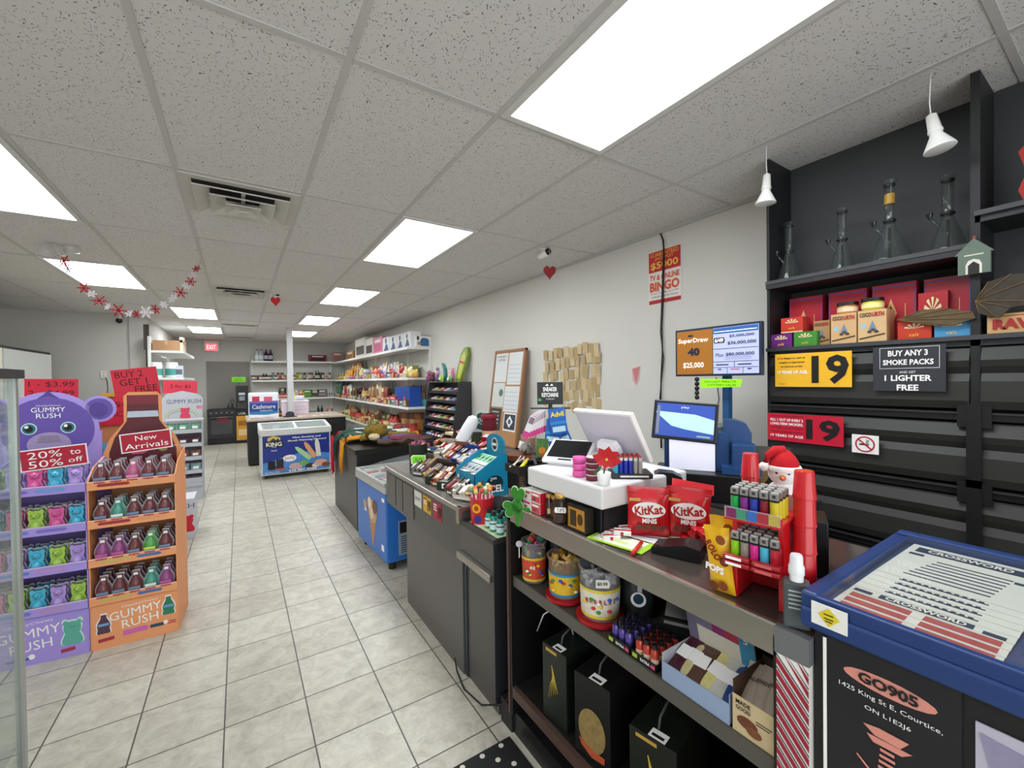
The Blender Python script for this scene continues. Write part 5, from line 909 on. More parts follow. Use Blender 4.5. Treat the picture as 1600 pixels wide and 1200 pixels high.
    # title blocks on the exposed strips
def dc2(g, x0, x1, n):
    w = x1-x0; z = .0015*n+.0006
    top = lambda y: .0015*(n-1)+.0016
    # whole face seen through the glass: top ticket print
    z = .0015*(n-1)+.0016; yb = .03+(n-1)*.027
    flat(g, x0+w*.06, .05, x0+w*.46, .115, .0085, brick) if False else None
    for (ya, yb2, zz) in ((.036, .082, .0035),): pass
    return z
def dcross(g, x0, x1, n):
    w = x1-x0
    # each strip k is visible between y=.03+.027k and y=.03+.027(k+1) on layer k
    for k in range(n):
        z = .0009*k+.0009; y = .02+.029*k
        if k == 0: flat(g, x0+w*.05, y+.003, x0+w*.46, y+.025, z, brick); flat(g, x0+w*.54, y+.003, x0+w*.96, y+.025, z, brick)
        elif k == 1: flat(g, x0+w*.05, y+.003, x0+w*.46, y+.024, z, brick); flat(g, x0+w*.54, y+.003, x0+w*.96, y+.024, z, brick)
        elif k == 2: flat(g, x0+w*.05, y+.002, x0+w*.46, y+.024, z, brick); flat(g, x0+w*.54, y+.002, x0+w*.96, y+.024, z, brick)
        elif k == 3: flat(g, x0+w*.22, y+.003, x0+w*.8, y+.024, z, navy); ftext(g, 'CROSSWORD', x0+w*.51, y+.014, w*.5, .017, z+.0008, cream); flat(g, x0+w*.04, y+.004, x0+w*.17, y+.018, z, navy); flat(g, x0+w*.85, y+.0, x0+w*.97, y+.014, z, navy)
        elif k < n-1:
            flat(g, x0+w*.22, y+.014, x0+w*.8, y+.019, z, navy)
            for q in range(11): flat(g, x0+w*(.24+.05*q), y+.018, x0+w*(.27+.05*q), y+.024, z+.0004, navy)
        else:
            flat(g, x0+w*.1, y+.21, x0+w*.93, y+.25, z, navy); ftext(g, 'CROSSWORD', x0+w*.5, y+.232, w*.62, .024, z+.0008, cream)
            for q in range(7): flat(g, x0+w*(.2+.02*q), y+.03+.022*q, x0+w*(.78+.01*q), y+.036+.022*q, z, navy)
            flat(g, x0+w*.08, y+.18, x0+w*.2, y+.195, z, navy); flat(g, x0+w*.85, y+.15, x0+w*.97, y+.165, z, navy)
ticket('ticket_stack', 'fan of pale crossword lottery tickets under the glass', .022, .25, '#d6d4c6', dcross)
def dcash(g, x0, x1, n):
    w = x1-x0; sl = mt('#8fa3a0', .5); 
    for k in range(n):
        z = .0009*k+.0009; y = .02+.029*k
        if k == 0: flat(g, x0+w*.1, y+.004, x0+w*.3, y+.022, z, cream); ftext(g, 'CASH', x0+w*.65, y+.013, w*.5, .016, z+.0008, navy)
        elif k in (1, 2): flat(g, x0+w*.08, y+.002, x0+w*.42, y+.024, z, mt('#3f8fa8', .5)); flat(g, x0+w*.5, y+.002, x0+w*.95, y+.02, z, navy)
        elif k < n-1: flat(g, x0+w*.06, y+.004, x0+w*.95, y+.022, z, sl); [flat(g, x0+w*(.1+.12*q), y+.008, x0+w*(.16+.12*q), y+.018, z+.0004, navy) for q in range(7)]
        else: ftext(g, 'CASHINGO', x0+w*.5, y+.2, w*.8, .03, z+.0008, navy); flat(g, x0+w*.1, y+.05, x0+w*.9, y+.16, z, sl); [flat(g, x0+w*(.14+.15*q), y+.06+.03*r, x0+w*(.22+.15*q), y+.075+.03*r, z+.0004, navy) for q in range(5) for r in range(3)]
ticket('ticket_stack', 'fan of gold and green lottery tickets at the right of the glass case', .285, .50, '#b9a95c', dcash)
ticket('ticket_stack', 'fan of red lottery tickets beyond the gold ones', .53, .75, '#a85a4c', dcash)
o = G().box(-.03, 0, -.022, .03, .001, .022, mt('#ecebe4', .4)).prism([(-.018, .001), (0, .018), (.018, .001), (0, -.018)], -.0012, -.0005, mt('#e0cc2a', .4)).rect(-.008, .004, .008, .006, INK, y=-.002).rect(-.008, -.004, .008, -.002, INK, y=-.002).rect(-.006, -.009, .006, -.007, INK, y=-.002).obj('warning_sticker', None, (NX-.014, P(1295, 945, x=NX-.014).y, 1.083), -90); tag(o, 'white sticker with yellow warning diamond on the lottery case corner', 'sticker')
t = thing('hookah_poster', 'black shop poster with pink hookah drawing on the lottery case front', 'poster', (NX+.008, .385, 0), -90)
fx0, fx1 = .022, .21; pk = mt('#d98f80', .5)
g = G().box(fx0, 0, .55, fx1, .003, 1.04, mt('#1b1a20', .45)); g.rect(fx0-.006, .70, fx0, 1.03, TXT, y=-.001).rect(fx0, .70, fx0+.09, .706, TXT, y=-.001); cx = (fx0+fx1)/2
g.disc(cx, .985, .066, pk, y=-.001, rz=.016).text('GO905', cx, .986, .085, mt('#1b1a20', .4), h=.02, y=-.003, bold=.04).text('1425 King St E, Courtice,', cx, .955, .145, TXT, h=.011, y=-.003).text('ON L1E2J6', cx, .932, .065, TXT, h=.010, y=-.003)
hk = []
g.prism([(cx-.035, .90), (cx-.012, .905), (cx+.03, .905), (cx+.018, .888), (cx-.018, .888)], -.002, -.001, pk).prism([(cx-.03, .885), (cx+.034, .888), (cx+.02, .876), (cx-.02, .874)], -.002, -.001, pk)
for k in range(9): g.rect(cx-.010-.0010*k, .865-.011*k, cx+.010+.0010*k, .870-.011*k, pk, y=-.002)
g.tube([(cx-.01, -.002, .775), (cx-.038, -.002, .735), (cx-.04, -.002, .70), (cx-.01, -.002, .675), (cx+.03, -.002, .68), (cx+.042, -.002, .71), (cx+.035, -.002, .74), (cx+.012, -.002, .775)], .0016, pk, n=4)
g.tube([(cx+.012, -.002, .79), (cx+.05, -.002, .80), (cx+.075, -.002, .775), (cx+.08, -.002, .73), (cx+.065, -.002, .69), (cx+.02, -.002, .665), (cx-.03, -.002, .66)], .0026, pk, n=4); g.tube([(cx-.045, -.002, .835), (cx-.028, -.002, .82), (cx-.02, -.002, .805)], .002, pk, n=4); g.tube([(cx-.05, -.002, .76), (cx-.06, -.002, .735), (cx-.05, -.002, .71), (cx-.03, -.002, .70)], .002, pk, n=4)
g.disc(cx-.01, .645, .066, pk, y=-.001, rz=.016).text('GO905', cx-.01, .645, .08, mt('#1b1a20', .4), h=.018, y=-.003)
g.obj('poster_sheet', t)
o = G().box(.225, 0, .62, .60, .003, 1.0, mt('#b9b6c6', .4)).prism([(.23, .985), (.38, .97), (.42, .90), (.33, .86), (.25, .90)], -.002, -.001, mt('#8f8aa8', .3, var=.4, sc=20)).prism([(.30, .95), (.37, .93), (.36, .90), (.31, .92)], -.003, -.002, mt('#3a3a44', .3)).prism([(.40, .93), (.50, .90), (.49, .84), (.42, .86)], -.002, -.001, mt('#6a6684', .3)).obj('car_poster', None, (NX+.008, .385, 0), -90); tag(o, 'pale lilac poster with a picture of a car at the right edge', 'poster')
# floor mat
g = G(); fmx = mt('#111112', .7)
g.box(-.5, -.6, 0, .0, .6, .012, fmx)
hm = mt('#cfcac0', .6)
for i in range(10):
    for j in range(12): g.cyl(.011, .012, .0125, hm, (-.46+i*.045+(j % 2)*.0, -.57+j*.1+(i % 2)*.05, 0), n=10)
o = g.obj('floor_mat', None, (.955, .93, .0005)); tag(o, 'black rubber mat with round holes on the floor by the cash counter', 'mat')
# freezer (blue) and scarf counter
t = thing('chest_freezer', 'bright blue ice cream freezer with curved glass top behind the checkout counter', 'freezer', (.935, 4.20, 0), -87); bu = mt('#2f6fc4', .35)
G().box(0, 0, .07, .80, .62, .64, bu, b=.012).obj('cabinet', t)
wt = mt('#b9bab6', .35, .2); G().box(-.012, -.014, .64, .812, .64, .70, wt, b=.008).box(-.01, -.012, .70, .01, .63, .73, wt).box(.79, -.012, .70, .81, .63, .73, wt).box(0, -.012, .70, .8, .012, .722, wt).obj('lid_rim', t)
G().box(.02, .03, .60, .78, .60, .695, mt('#c9c4c0', .5)).obj('liner', t)
g = G(); n = 8; prof = [(.01+.6*k/n, .715+.05*sin(pi*.5*k/n)*1.6) for k in range(n+1)]
g.add([(x, a, b) for x in (.01, .79) for a, b in prof], [(k, k+1, k+2+n, k+1+n) for k in range(n)], glassy('#d3dbda', .12, .05)); g.obj('curved_glass', t)
for k in range(24):
    pass
g = G().box(.806, .02, .12, .812, .30, .46, mt('#a9b2bd', .4)).rect(.5, .5, .5, .5, blk); g = G().box(.80, .10, .12, .806, .34, .40, mt('#8fa0b4', .4)).box(.806, .11, .30, .808, .17, .39, INK)
for k in range(8): g.box(.806, .12, .14+.018*k, .808, .32, .146+.018*k, INK)
g.obj('vent_grille', t)
g = G(); cc = mt('#c9a27a', .5, var=.35, sc=50); g.prism([(.36, .38), (.56, .38), (.47, .12), (.45, .12)], -.002, -.001, mt('#b98a58', .5, var=.2, sc=60)); g.disc(.46, .42, .12, cc, y=-.0025, rz=.10).disc(.38, .48, .05, mt('#e6dcc8', .5), y=-.003).disc(.52, .47, .06, mt('#7a4a32', .5), y=-.003).disc(.44, .40, .05, mt('#e0cfae', .5), y=-.0035); g.obj('ice_cream_picture', t); G().disc(.25, .44, .05, cc, y=-.002, rz=.04).prism([(.22, .38), (.30, .38), (.26, .42)], -.002, -.001, TXT).obj('small_cone_picture', t); G().rect(.70, .56, .76, .59, TXT).obj('brand_sticker', t); G().rect(.68, .15, .74, .2, TXT).obj('rating_sticker', t)
for x in (.07, .73):
    for y in (.07, .55): G().cyl(.03, 0, .07, mt('#1d1d1f', .5), (x, y, 0), n=12).obj('caster', t)
for k in range(26):
    c = ['#cfc8c4', '#b9505a', '#d9d2cc', '#8a94a4', '#c98a90', '#e0dcd6', '#7a6a68'][k % 7]; a = random.Random(k); lx, ly = .08+.64*(k % 7)/6, .09+.42*(k//7)/3.2
    ca, sa = cos(radians(-87)), sin(radians(-87)); o = G().box(-.05, -.025, 0, .05, .025, .014, mt(c, .4, var=.2, sc=60)).obj('ice_cream_pack', None, (.935+lx*ca-ly*sa, 4.20+lx*sa+ly*ca, .696+.0003*k), a.uniform(0, 180))
    tag(o, 'wrapped ice cream lying under the curved glass of the blue freezer', 'ice cream', 'ice creams in the blue freezer')
t = thing('display_counter', 'dark grey counter with black top covered in scarves', 'counter', (1.0, 5.70, 0), -90)
G().box(0, 0, 0, 1.18, .9, .80, mt('#4a4946', .4, var=.05)).obj('front_panel', t); G().box(-.01, -.015, .80, 1.20, .92, .845, mt('#151413', .35)).obj('top_board', t); G().box(1.18, .01, .05, 1.186, .88, .79, mt('#161514', .4)).obj('end_panel', t)
SCF = [('#c4203c', 'crimson', .08, .0), ('#e6e2de', 'white and pink', .15, .02), ('#1f4a40', 'dark green', .26, .0), ('#20201f', 'black', .36, .03), ('#d8d2c8', 'cream patterned', .42, .05), ('#3a5a4a', 'moss green', .50, .0), ('#d98f22', 'orange', .62, -.01), ('#e6cf5a', 'yellow', .70, .12), ('#7a6422', 'mustard', .80, .1), ('#24305c', 'navy blue', .86, .2), ('#4a5a8c', 'blue striped', .94, .3), ('#7c3050', 'plum', 1.02, .35), ('#54443a', 'brown', 1.08, .2)]
for k, (c, n_, s, off) in enumerate(SCF):
    R_ = random.Random(k+50); y = 5.66-s; pts = []; hang = {0: .42, 2: .22, 6: .32}.get(k, 0)
    if hang: pts = [(.962, y+.04, .85-hang), (.960, y+.03, .85-hang*.5), (.964, y+.01, .84)]
    x = 1.02+abs(off); lim = 1.62+R_.uniform(0, .26)
    while x < lim: pts.append((x, y+R_.uniform(-.07, .07), .880+.012*(k % 3)+R_.uniform(0, .03)+.03*max(0, .5-s))); x += .09
    g = G(); m2 = mt('#e9e2d8' if k % 2 else '#1c1c20', .9, var=.2)
    for q in range(5): g.tube([(a+(.004*q if a > .98 else -.002), b+(q-2)*.022, d+(.012 if q % 2 else 0)+(0 if a > .98 else q*.008)) for a, b, d in pts], .019 if pts[0][0] > .98 else [.013]+[.016]*(len(pts)-1), m2 if (q == 2 and k in (1, 3, 4, 5, 10)) else mt(c, .9, var=.3, sc=70, bump=.3), n=7)
    if hang:
        for q in range(9): g.tube([(.960+.001*q, y+.015+.007*q, .86-hang), (.958, y+.01+.009*q, .82-hang)], .0022, mt(c, .9), n=4)
    tag(g.obj('scarf'), f'{n_} knitted scarf {"hanging over the edge of" if hang else "lying on"} the dark display counter', 'scarf')
for (x, y, c, l, r_) in ((1.30, 4.86, '#7d641e', 'mustard woollen pompom hat on the scarf counter', .135), (1.24, 4.72, '#d9c6a0', 'cream knitted ball next to the mustard hat', .06)):
    g = G(); R_ = random.Random(3)
    g.ball(r_, (0, 0, r_*.62), mt(c, .95, var=.4, sc=50, bump=.6), 16, .62)
    for q in range(60):
        a, b = R_.uniform(0, 6.28), R_.uniform(.1, 1.3); d = Vector((cos(a)*cos(b), sin(a)*cos(b), sin(b)*.62)); g.tube([d*r_*.95+Vector((0, 0, r_*.62)), d*r_*1.12+Vector((0, 0, r_*.6))], .006, mt(c, .95), n=4)
    tag(g.obj('knitted_hat', None, (x, y, .90)), l, 'hat')
t = thing('folding_tray', 'grey tray with papers beyond the scarves', 'tray', (1.35, 5.56, .847), 0); G().box(-.2, -.1, 0, .2, .1, .02, mt('#8f8e8a', .4)).obj('tray_base', t); G().box(-.15, -.07, .02, .1, .06, .024, mt('#d9d9d4', .5)).obj('paper', t)
# ================================================================ things on the cash counter
CZ = 1.0195
def N(u, v, z=CZ, dx=0.): 
    p = P(u, v, z=z); return Vector((max(p.x, .99)+dx, p.y, z))
def put(name, lab, cat, p, rot=-90, group=None): return thing(name, lab, cat, p, rot, group)
crim = mt('#c01420', .3, var=.12, sc=25, coat=.4, bump=.9)
def kitkat(lab, p, rot, s=1., seed=0):
    t = put('candy_bag', lab, 'candy bag', p, rot); g = G().at((0, 0, 0), (0, 0, 0), s); g.pillow(.135, .165, .045, crim, seed=seed, nx=10, nz=12); fixn_o = g.obj('bag', t); fixn(fixn_o)
    g = G().at((0, 0, 0), (0, 0, 0), s); g.prism([(-.052+.104*.5+.052*cos(a)*1.0, .095+.026*sin(a)) for a in [2*pi*i/24 for i in range(24)]], -.0262, -.0258, TXT)
    g.text('KitKat', 0, .095, .088, mt('#b01018', .4), h=.030, y=-.0275, bold=.03, rot=6).text('MINIS', .002, .060, .045, TXT, h=.016, y=-.0275, bold=.03)
    for q in range(4): g.prism([(-.045+.024*q, .032), (-.028+.024*q, .027), (-.018+.024*q, .044), (-.036+.024*q, .048)], -.026, -.025, mt('#6a2c1c', .5))
    g.box(-.06, -.0235, .122, -.025, -.0225, .132, mt('#c9a050', .4)).box(-.066, -.006, .143, .066, -.005, .146, mt('#8a0f18', .4))
    g.obj('printed_logo', t); return t
k1 = P(1013, 838, z=CZ); kitkat('red chocolate pouch standing left of the two on the cash counter', (k1.x, k1.y, CZ), -46, 1.02, 1)
k2 = P(1073, 841, z=CZ); t = kitkat('red chocolate pouch standing right, with folded top, beside the scanner', (k2.x, k2.y, CZ), (0, 3, -54), 1.03, 2)
G().at((.012, .012, .155), (-34, 6, 8)).box(-.066, 0, 0, .066, .004, .035, crim).obj('folded_top', t)
# little red packets heap
for k, (u, v, r) in enumerate(((1092, 838, 20), (1102, 845, 35), (1112, 852, 10), (1108, 832, 50), (1118, 842, 30), (1124, 858, 15), (1096, 850, -15))):
    p = P(u, v, z=CZ); g = G().box(-.06, -.018, 0, .06, .018, .018, crim, b=.004); g.box(-.025, -.009, .018, .02, .009, .0185, TXT)
    o = g.obj('chocolate_packet', None, (p.x, p.y, CZ+.0185*(k % 3)), r-46); tag(o, 'small red chocolate packet in the heap right of the red pouches', 'candy', 'heap of small red chocolate packets')
# flyers and cards
p = P(960, 849, z=CZ); o = G().box(-.1, -.05, 0, .1, .05, .002, mt('#a7d43a', .5)).box(-.085, -.04, .002, .08, .04, .0024, mt('#e8ead8', .5)).box(-.06, -.02, .0024, .03, .0, .0028, mt('#c9d98a', .5)).obj('flyer', None, (p.x+.03, p.y-.0, CZ), -78); tag(o, 'lime green and white flyer on the steel counter edge', 'flyer')
p = P(1020, 848, z=CZ); o = G().box(-.08, -.05, 0, .08, .05, .002, mt('#e4e4e0', .5)).box(-.07, .02, .002, .07, .03, .0024, mt('#3f7a3a', .5)).box(-.07, -.0, .002, .03, .008, .0024, mt('#5a5ea0', .5)).obj('flyer', None, (p.x+.03, p.y+.02, CZ), -60); tag(o, 'white printed flyer lying before the red pouches', 'flyer')
for k, (u, v) in enumerate(((952, 838), (966, 842), (948, 844), (976, 836))):
    p = P(u, v, z=CZ); o = G().box(-.028, -.02, 0, .028, .02, .011, mt('#e9e4de', .4)).box(-.028, -.006, .011, .028, .006, .0115, mt('#b5202c', .4)).box(-.006, -.0205, 0, .004, -.02, .011, mt('#b5202c', .4)).obj('gift_card_box', None, (p.x+.02, p.y, CZ+.0025+.0115*(k % 2)), -60+12*k)
    tag(o, ['small white card box with red ribbon print, left bottom one', 'small white card box with red ribbon print, stacked on the right', 'small white card box with red ribbon print, nearest the steel edge', 'small white card box with red ribbon print, farthest back'][k], 'card box')
a = P(975, 870, z=CZ+.006); b = P(996, 850, z=CZ+.012); tag(G().tube([(max(a.x, .985), a.y, CZ+.008), (b.x+.02, b.y, CZ+.013)], .006, mt('#d0271f', .35), n=10).obj('red_marker'), 'red marker lying on the flyers', 'marker')
# card reader
p = P(1050, 868, z=CZ); t = put('card_reader', 'black card payment reader lying on the cash counter', 'card reader', (p.x+.03, p.y, CZ), -68); g = G()
g.prism([(-.07, 0), (.07, 0), (.07, .035), (.03, .042), (-.05, .022), (-.07, .016)], -.04, .04, mt('#17181a', .25), 'y'); g.obj('body', t)
G().box(-.06, -.03, .0235, -.04, .03, .0245, mt('#2f3236', .3)).obj('label_strip', t)
# yellow candy bags
yel = mt('#e8b418', .35, var=.1, coat=.3)
for k, (u, v, s, r, lab) in enumerate(((1121, 930, 1., -86, 'yellow chocolate pouch at the counter edge beside the red lighter stand, front one'), (1140, 905, 1.0, -72, 'yellow chocolate pouch behind the front one, against the lighter stand'))):
    p = P(u, v, z=CZ); t = put('candy_bag', lab, 'candy bag', (max(p.x, .99)+.012, p.y+(.0 if k == 0 else .012), CZ), (4, -4, r)); g = G().pillow(.062, .165, .038, yel, seed=5+k, nx=8, nz=12, wav=.003); fixn(g.obj('bag', t))
    g = G().text('REESE', .0, .115, .05, mt('#7a1c10', .4), h=.02, y=-.024, rot=-68, bold=.03) if False else G().text('ROLO', -.002, .112, .05, mt('#8a1a14', .4), h=.02, y=-.0235, rot=-60, bold=.04).text('POPS', -.002, .068, .045, TXT, h=.018, y=-.0245, rot=-10, bold=.05).disc(.018, .14, .012, mt('#8a4a20', .4), y=-.021, n=10).disc(.022, .088, .011, mt('#6a3014', .4), y=-.023, n=10).disc(-.012, .022, .012, mt('#6a3014', .4), y=-.021, n=10).disc(.012, .026, .012, mt('#7a3a18', .4), y=-.021, n=10)
    g.obj('printed_logo', t)
# red lighter stand
RX, RY = .998, .568; redp = mt('#c4161f', .3, var=.04, coat=.3)
t = put('lighter_stand', 'red plastic two-tier lighter stand with cup towers on the cash counter', 'lighter stand', (RX, RY, CZ), -80)
G().box(.0, .01, 0, .010, .12, .20, redp).box(.098, .01, 0, .108, .12, .20, redp).obj('side_frame', t)
G().box(.0, .118, 0, .108, .126, .10, redp).obj('back_plate', t)
G().box(0, .112, .206, .108, .118, .245, mt('#c9c6c0', .5)).obj('tray_liner', t)
for z in (.093, .20): G().prism([(-.02, z), (.125, z), (.125, z+.006), (-.02, z+.006)], -.006, .114, redp, 'x').box(-.006, -.026, z-.004, .114, -.018, z+.020, redp).obj('tray', t)
G().box(-.004, -.030, z+.002, .112, -.027, z+.028, glassy('#e6e6ea', .25, .1)).obj('clear_lip', t)
g = G()
for k, c in enumerate(('#7a2a5c', '#3f8f70', '#3a66b0', '#a8303c', '#b9a24c')): g.box(.001+.0222*k, -.0316, z+.004, .0215+.0222*k, -.0306, z+.026, mt(c, .4))
g.obj('colour_strip', t)
for (x, y, z0, n_, r) in ((.134, .075, .0, 5, .0235), (-.004, .150, .14, 3, .022)):
    for k in range(n_): G().lathe([(r*1.03, 0), (r*1.04, .004), (r*.985, .008), (r*(.93 if k < n_-1 else .84), .062), (r*(.9 if k < n_-1 else .8), .064)], redp, 24, (x, y, z0+.063*k)).obj('stacked_cup', t)
G().box(-.024, .128, 0, .016, .17, .14, redp).obj('cup_holder', t)
LC = ['#149a48', '#7a2a80', '#1f3aa0', '#7c1424', '#c9b428']; LC2 = ['#84c81c', '#8f857c', '#d42a8c', '#48b4d4', '#b81c2c']; LN = ['green', 'purple', 'blue', 'dark red', 'yellow']; LN2 = ['lime', 'grey', 'magenta', 'light blue', 'red']
def lighter_g(c):
    g = G().lathe([(.011, 0), (.0118, .003), (.0118, .05)], mt(c, .15, var=.0, coat=.5), 10).box(-.0105, -.006, .05, .0105, .006, .055, mt('#1a1a1c', .4)).box(-.0105, -.006, .055, .0105, .006, .070, mt('#a09e9a', .35, .6)).box(-.004, -.007, .060, .004, -.0055, .068, mt('#3a3a3c', .3)).box(-.0085, -.004, .070, .0085, .005, .0735, mt('#b9b7b3', .4)); return g
for tier, (z, cs, ns) in enumerate(((.207, LC, LN), (.100, LC2, LN2))):
    for k in range(5):
        for r in range(4):
            p = loc2w((RX, RY, 0), -80, .0125+.0208*k, -.008+.0235*r, 0)
            me_k = ('lighter', cs[k])
            if me_k not in _txt: o = lighter_g(cs[k]).obj('lighter'); o.scale = (.84, .9, .9); _txt[me_k] = o
            else: o = _txt[me_k].copy(); COL.objects.link(o)
            o.location = (p[0], p[1], CZ+z+.006*0); o.rotation_euler = (0, 0, radians(-80))
            tag(o, f'{ns[k]} lighter in the {["top", "lower"][tier]} tray, {["front of its row", "second of its row", "third of its row", "back of its row"][r]}', 'lighter', 'lighters in the red stand')
# torch lighters held in front lower tray
for k, (x, z) in enumerate(((.024, .098), (.024, .112), (.086, .098), (.086, .112))):
    p = loc2w((RX, RY, 0), -80, x, -.036, 0); g = G().at((0, 0, 0), (0, 90, 0)).cyl(.0064, -.028, .028, mt('#9c1420', .3), n=10).at().box(-.022, -.0075, -.003, .012, -.0062, .003, TXT if k < 2 else mt('#c95a5a', .4))
    o = g.obj('torch_lighter', None, (p[0], p[1], CZ+z), -80); tag(o, ['red tube lighter with white label, lower left', 'red tube lighter with white label, upper left', 'plain red tube lighter, lower right', 'plain red tube lighter, upper right'][k]+' on the stand lip', 'lighter')
# spray bottle
t = put('spray_bottle', 'clear square sanitizer bottle with white pump cap on the counter corner', 'spray bottle', (.995, .424, CZ), -62)
G().box(-.024, -.016, 0, .024, .016, .098, glassy('#8f9a9e', .25, .05), b=.004).box(-.021, -.013, .004, .021, .013, .08, glassy('#4a555a', .35, .1)).obj('bottle', t); G().cyl(.013, .098, .114, mt('#eceded', .3)).obj('collar', t); G().lathe([(.015, .112), (.015, .128), (.0125, .134), (.012, .150), (.010, .154)], mt('#eef0f2', .2, var=0, alpha=.9), 16).obj('cap', t)
g = G(); 
for k in range(5): g.rect(-.016, .078-.009*k, .012-.003*(k % 2), .0815-.009*k, mt('#a9b2b4', .4), y=-.0168)
g.obj('print', t)
# penguin plush with santa hat
t = put('penguin_plush', 'white plush penguin in a red santa hat behind the lighter stand', 'plush toy', (1.255, .565, CZ+.150), -66); s = 1.0
wp = mt('#f0ece8', .95, var=.06, sc=90, bump=.4); rp = mt('#b8101c', .9, var=.1, sc=90, bump=.3); gp_ = mt('#24453c', .9)
G().ball(.05, (0, 0, .045), wp, 20, 1.05).obj('body', t)
G().ball(.038, (0, 0, .118), wp, 20, .9).obj('head', t)
g = G().ball(.0385, (.0, .004, .120), gp_, 18, .85); g.obj('green_hood', t)
G().lathe([(.037, .135), (.036, .15), (.026, .168), (.014, .18), (.001, .186)], rp, 18, (0, 0, 0)).tube([(0, 0, .178), (-.02, -.008, .180), (-.036, -.014, .166), (-.044, -.018, .145)], [.016, .013, .010, .006], rp, 10).obj('hat', t)
G().lathe([(.040, .124), (.044, .131), (.040, .14)], wp, 20).obj('hat_band', t); G().ball(.013, (-.046, -.018, .135), wp, 12).obj('pompom', t)
G().at((-.002, -.040, .112), (90, 0, 0)).lathe([(.008, 0), (.001, .018)], mt('#c9642c', .6), 10).obj('beak', t)
for sx in (-1, 1): G().ball(.0035, (sx*.014-.002, -.036, .124), INK, 8).obj('eye', t); G().ball(.018, (sx*.048, -.004, .055), rp, 12, 1.7).obj('wing', t)
put('display_riser', 'x', 'x', (0, 0, 0)) if False else None
t = put('black_box', 'black box under the plush penguin', 'box', (1.23, .61, CZ), -66); G().box(0, 0, 0, .15, .12, .148, blk, b=.004).obj('box', t)
# POS: cash drawer, white case, screens
t = put('till', 'black cash drawer on the counter under the white case', 'cash drawer', (1.03, 1.44, CZ), -90); G().box(0, 0, 0, .40, .42, .095, mt('#18171a', .35), b=.004).obj('body', t); G().box(.405, .01, .01, .402, .40, .085, mt('#222126', .35)).obj('drawer_front', t)
t = put('white_case', 'large white case on the black cash drawer carrying the register screens', 'case', (1.0, 1.435, CZ+.097), -90); G().box(0, 0, 0, .43, .46, .075, mt('#dedddd', .35, var=.01), b=.008).obj('case_body', t)
WZ = CZ+.097+.076
t = put('picture_box', 'black box with gold printed window leaning on the cash drawer', 'box', (.985, 1.165, CZ), -90); G().box(-.0, 0, 0, .10, .035, .088, mt('#1b1612', .4)).obj('box', t); G().rect(.008, .008, .092, .080, mt('#b9822a', .4), y=-.001).rect(.018, .016, .05, .072, mt('#3a2f1c', .4), y=-.002).disc(.07, .045, .014, mt('#4a3516', .4), y=-.002, rz=.02).obj('gold_print', t)
t = put('tip_jar', 'glass jar with a handwritten TIPS label on the counter edge', 'jar', (1.005, 1.225, CZ), -42); G().lathe([(.028, 0), (.03, .004), (.03, .075), (.022, .088), (.02, .095)], glassy('#8a7468', .12, .05), 20, cap=False).lathe([(.001, .003), (.028, .002)], glassy('#8a7468', .2), 20).obj('glass', t)
G().lathe([(.021, .09), (.022, .092), (.022, .105), (.02, .107)], mt('#c9a15c', .35, .5), 18).obj('lid', t); g = G().prism([(-.019, .042), (.019, .042), (.022, .052), (.019, .062), (-.019, .062), (-.022, .052)], -.032, -.0315, TXT).text('TiPS', 0, .052, .028, INK, h=.013, y=-.033); g.obj('label', t); G().cyl(.027, .004, .03, mt('#5a4a40', .5, var=.5, sc=90)).obj('coins', t)
for k, (x, y) in enumerate(((1.012, 1.305), (1.05, 1.30), (1.045, 1.245), (1.015, 1.275))):
    t = put('syrup_bottle', f'small dark red bottle with gold cap, {["far left", "behind", "rear right", "front centre"][k]} of the group by the tips jar', 'bottle', (x, y, CZ), -42, 'small bottles by the tips jar')
    G().lathe([(.015, 0), (.0155, .05), (.011, .062), (.009, .075)], mt('#3c0f10', .1, var=.0, coat=.6), 14).obj('bottle', t); G().cyl(.0125, .072, .086, mt('#c9a15c', .3, .5), n=14).obj('cap', t); G().rect(-.006, .012, .006, .032, mt('#d9b878', .4), y=-.0165).obj('label', t)
for k, (dz, c) in enumerate(((0, 0), (.043, 1))):
    for j, (yy, cc) in enumerate(((1.445, '#d8cfc8'), (1.385, '#c94a50'))):
        g = G().box(0, 0, 0, .058, .085, .041, mt('#ece8e4', .5)).rect(.002, .002, .056, .039, mt(cc, .5, var=.25, sc=70), y=-.001).rect(.006, .026, .05, .034, TXT if j else mt('#b5303a', .5), y=-.002).rect(.01, .006, .03, .018, mt('#8a4048', .5), y=-.002).box(.0581, .0, 0, .0586, .085, .041, mt('#c4182a', .4))
        o = g.obj('medicine_box', None, (.985, yy, CZ+dz), -90); tag(o, f'{["white", "red and white"][j]} printed box, {["bottom", "top"][k]} of the stack left of the small bottles', 'box', 'printed boxes on the counter edge')
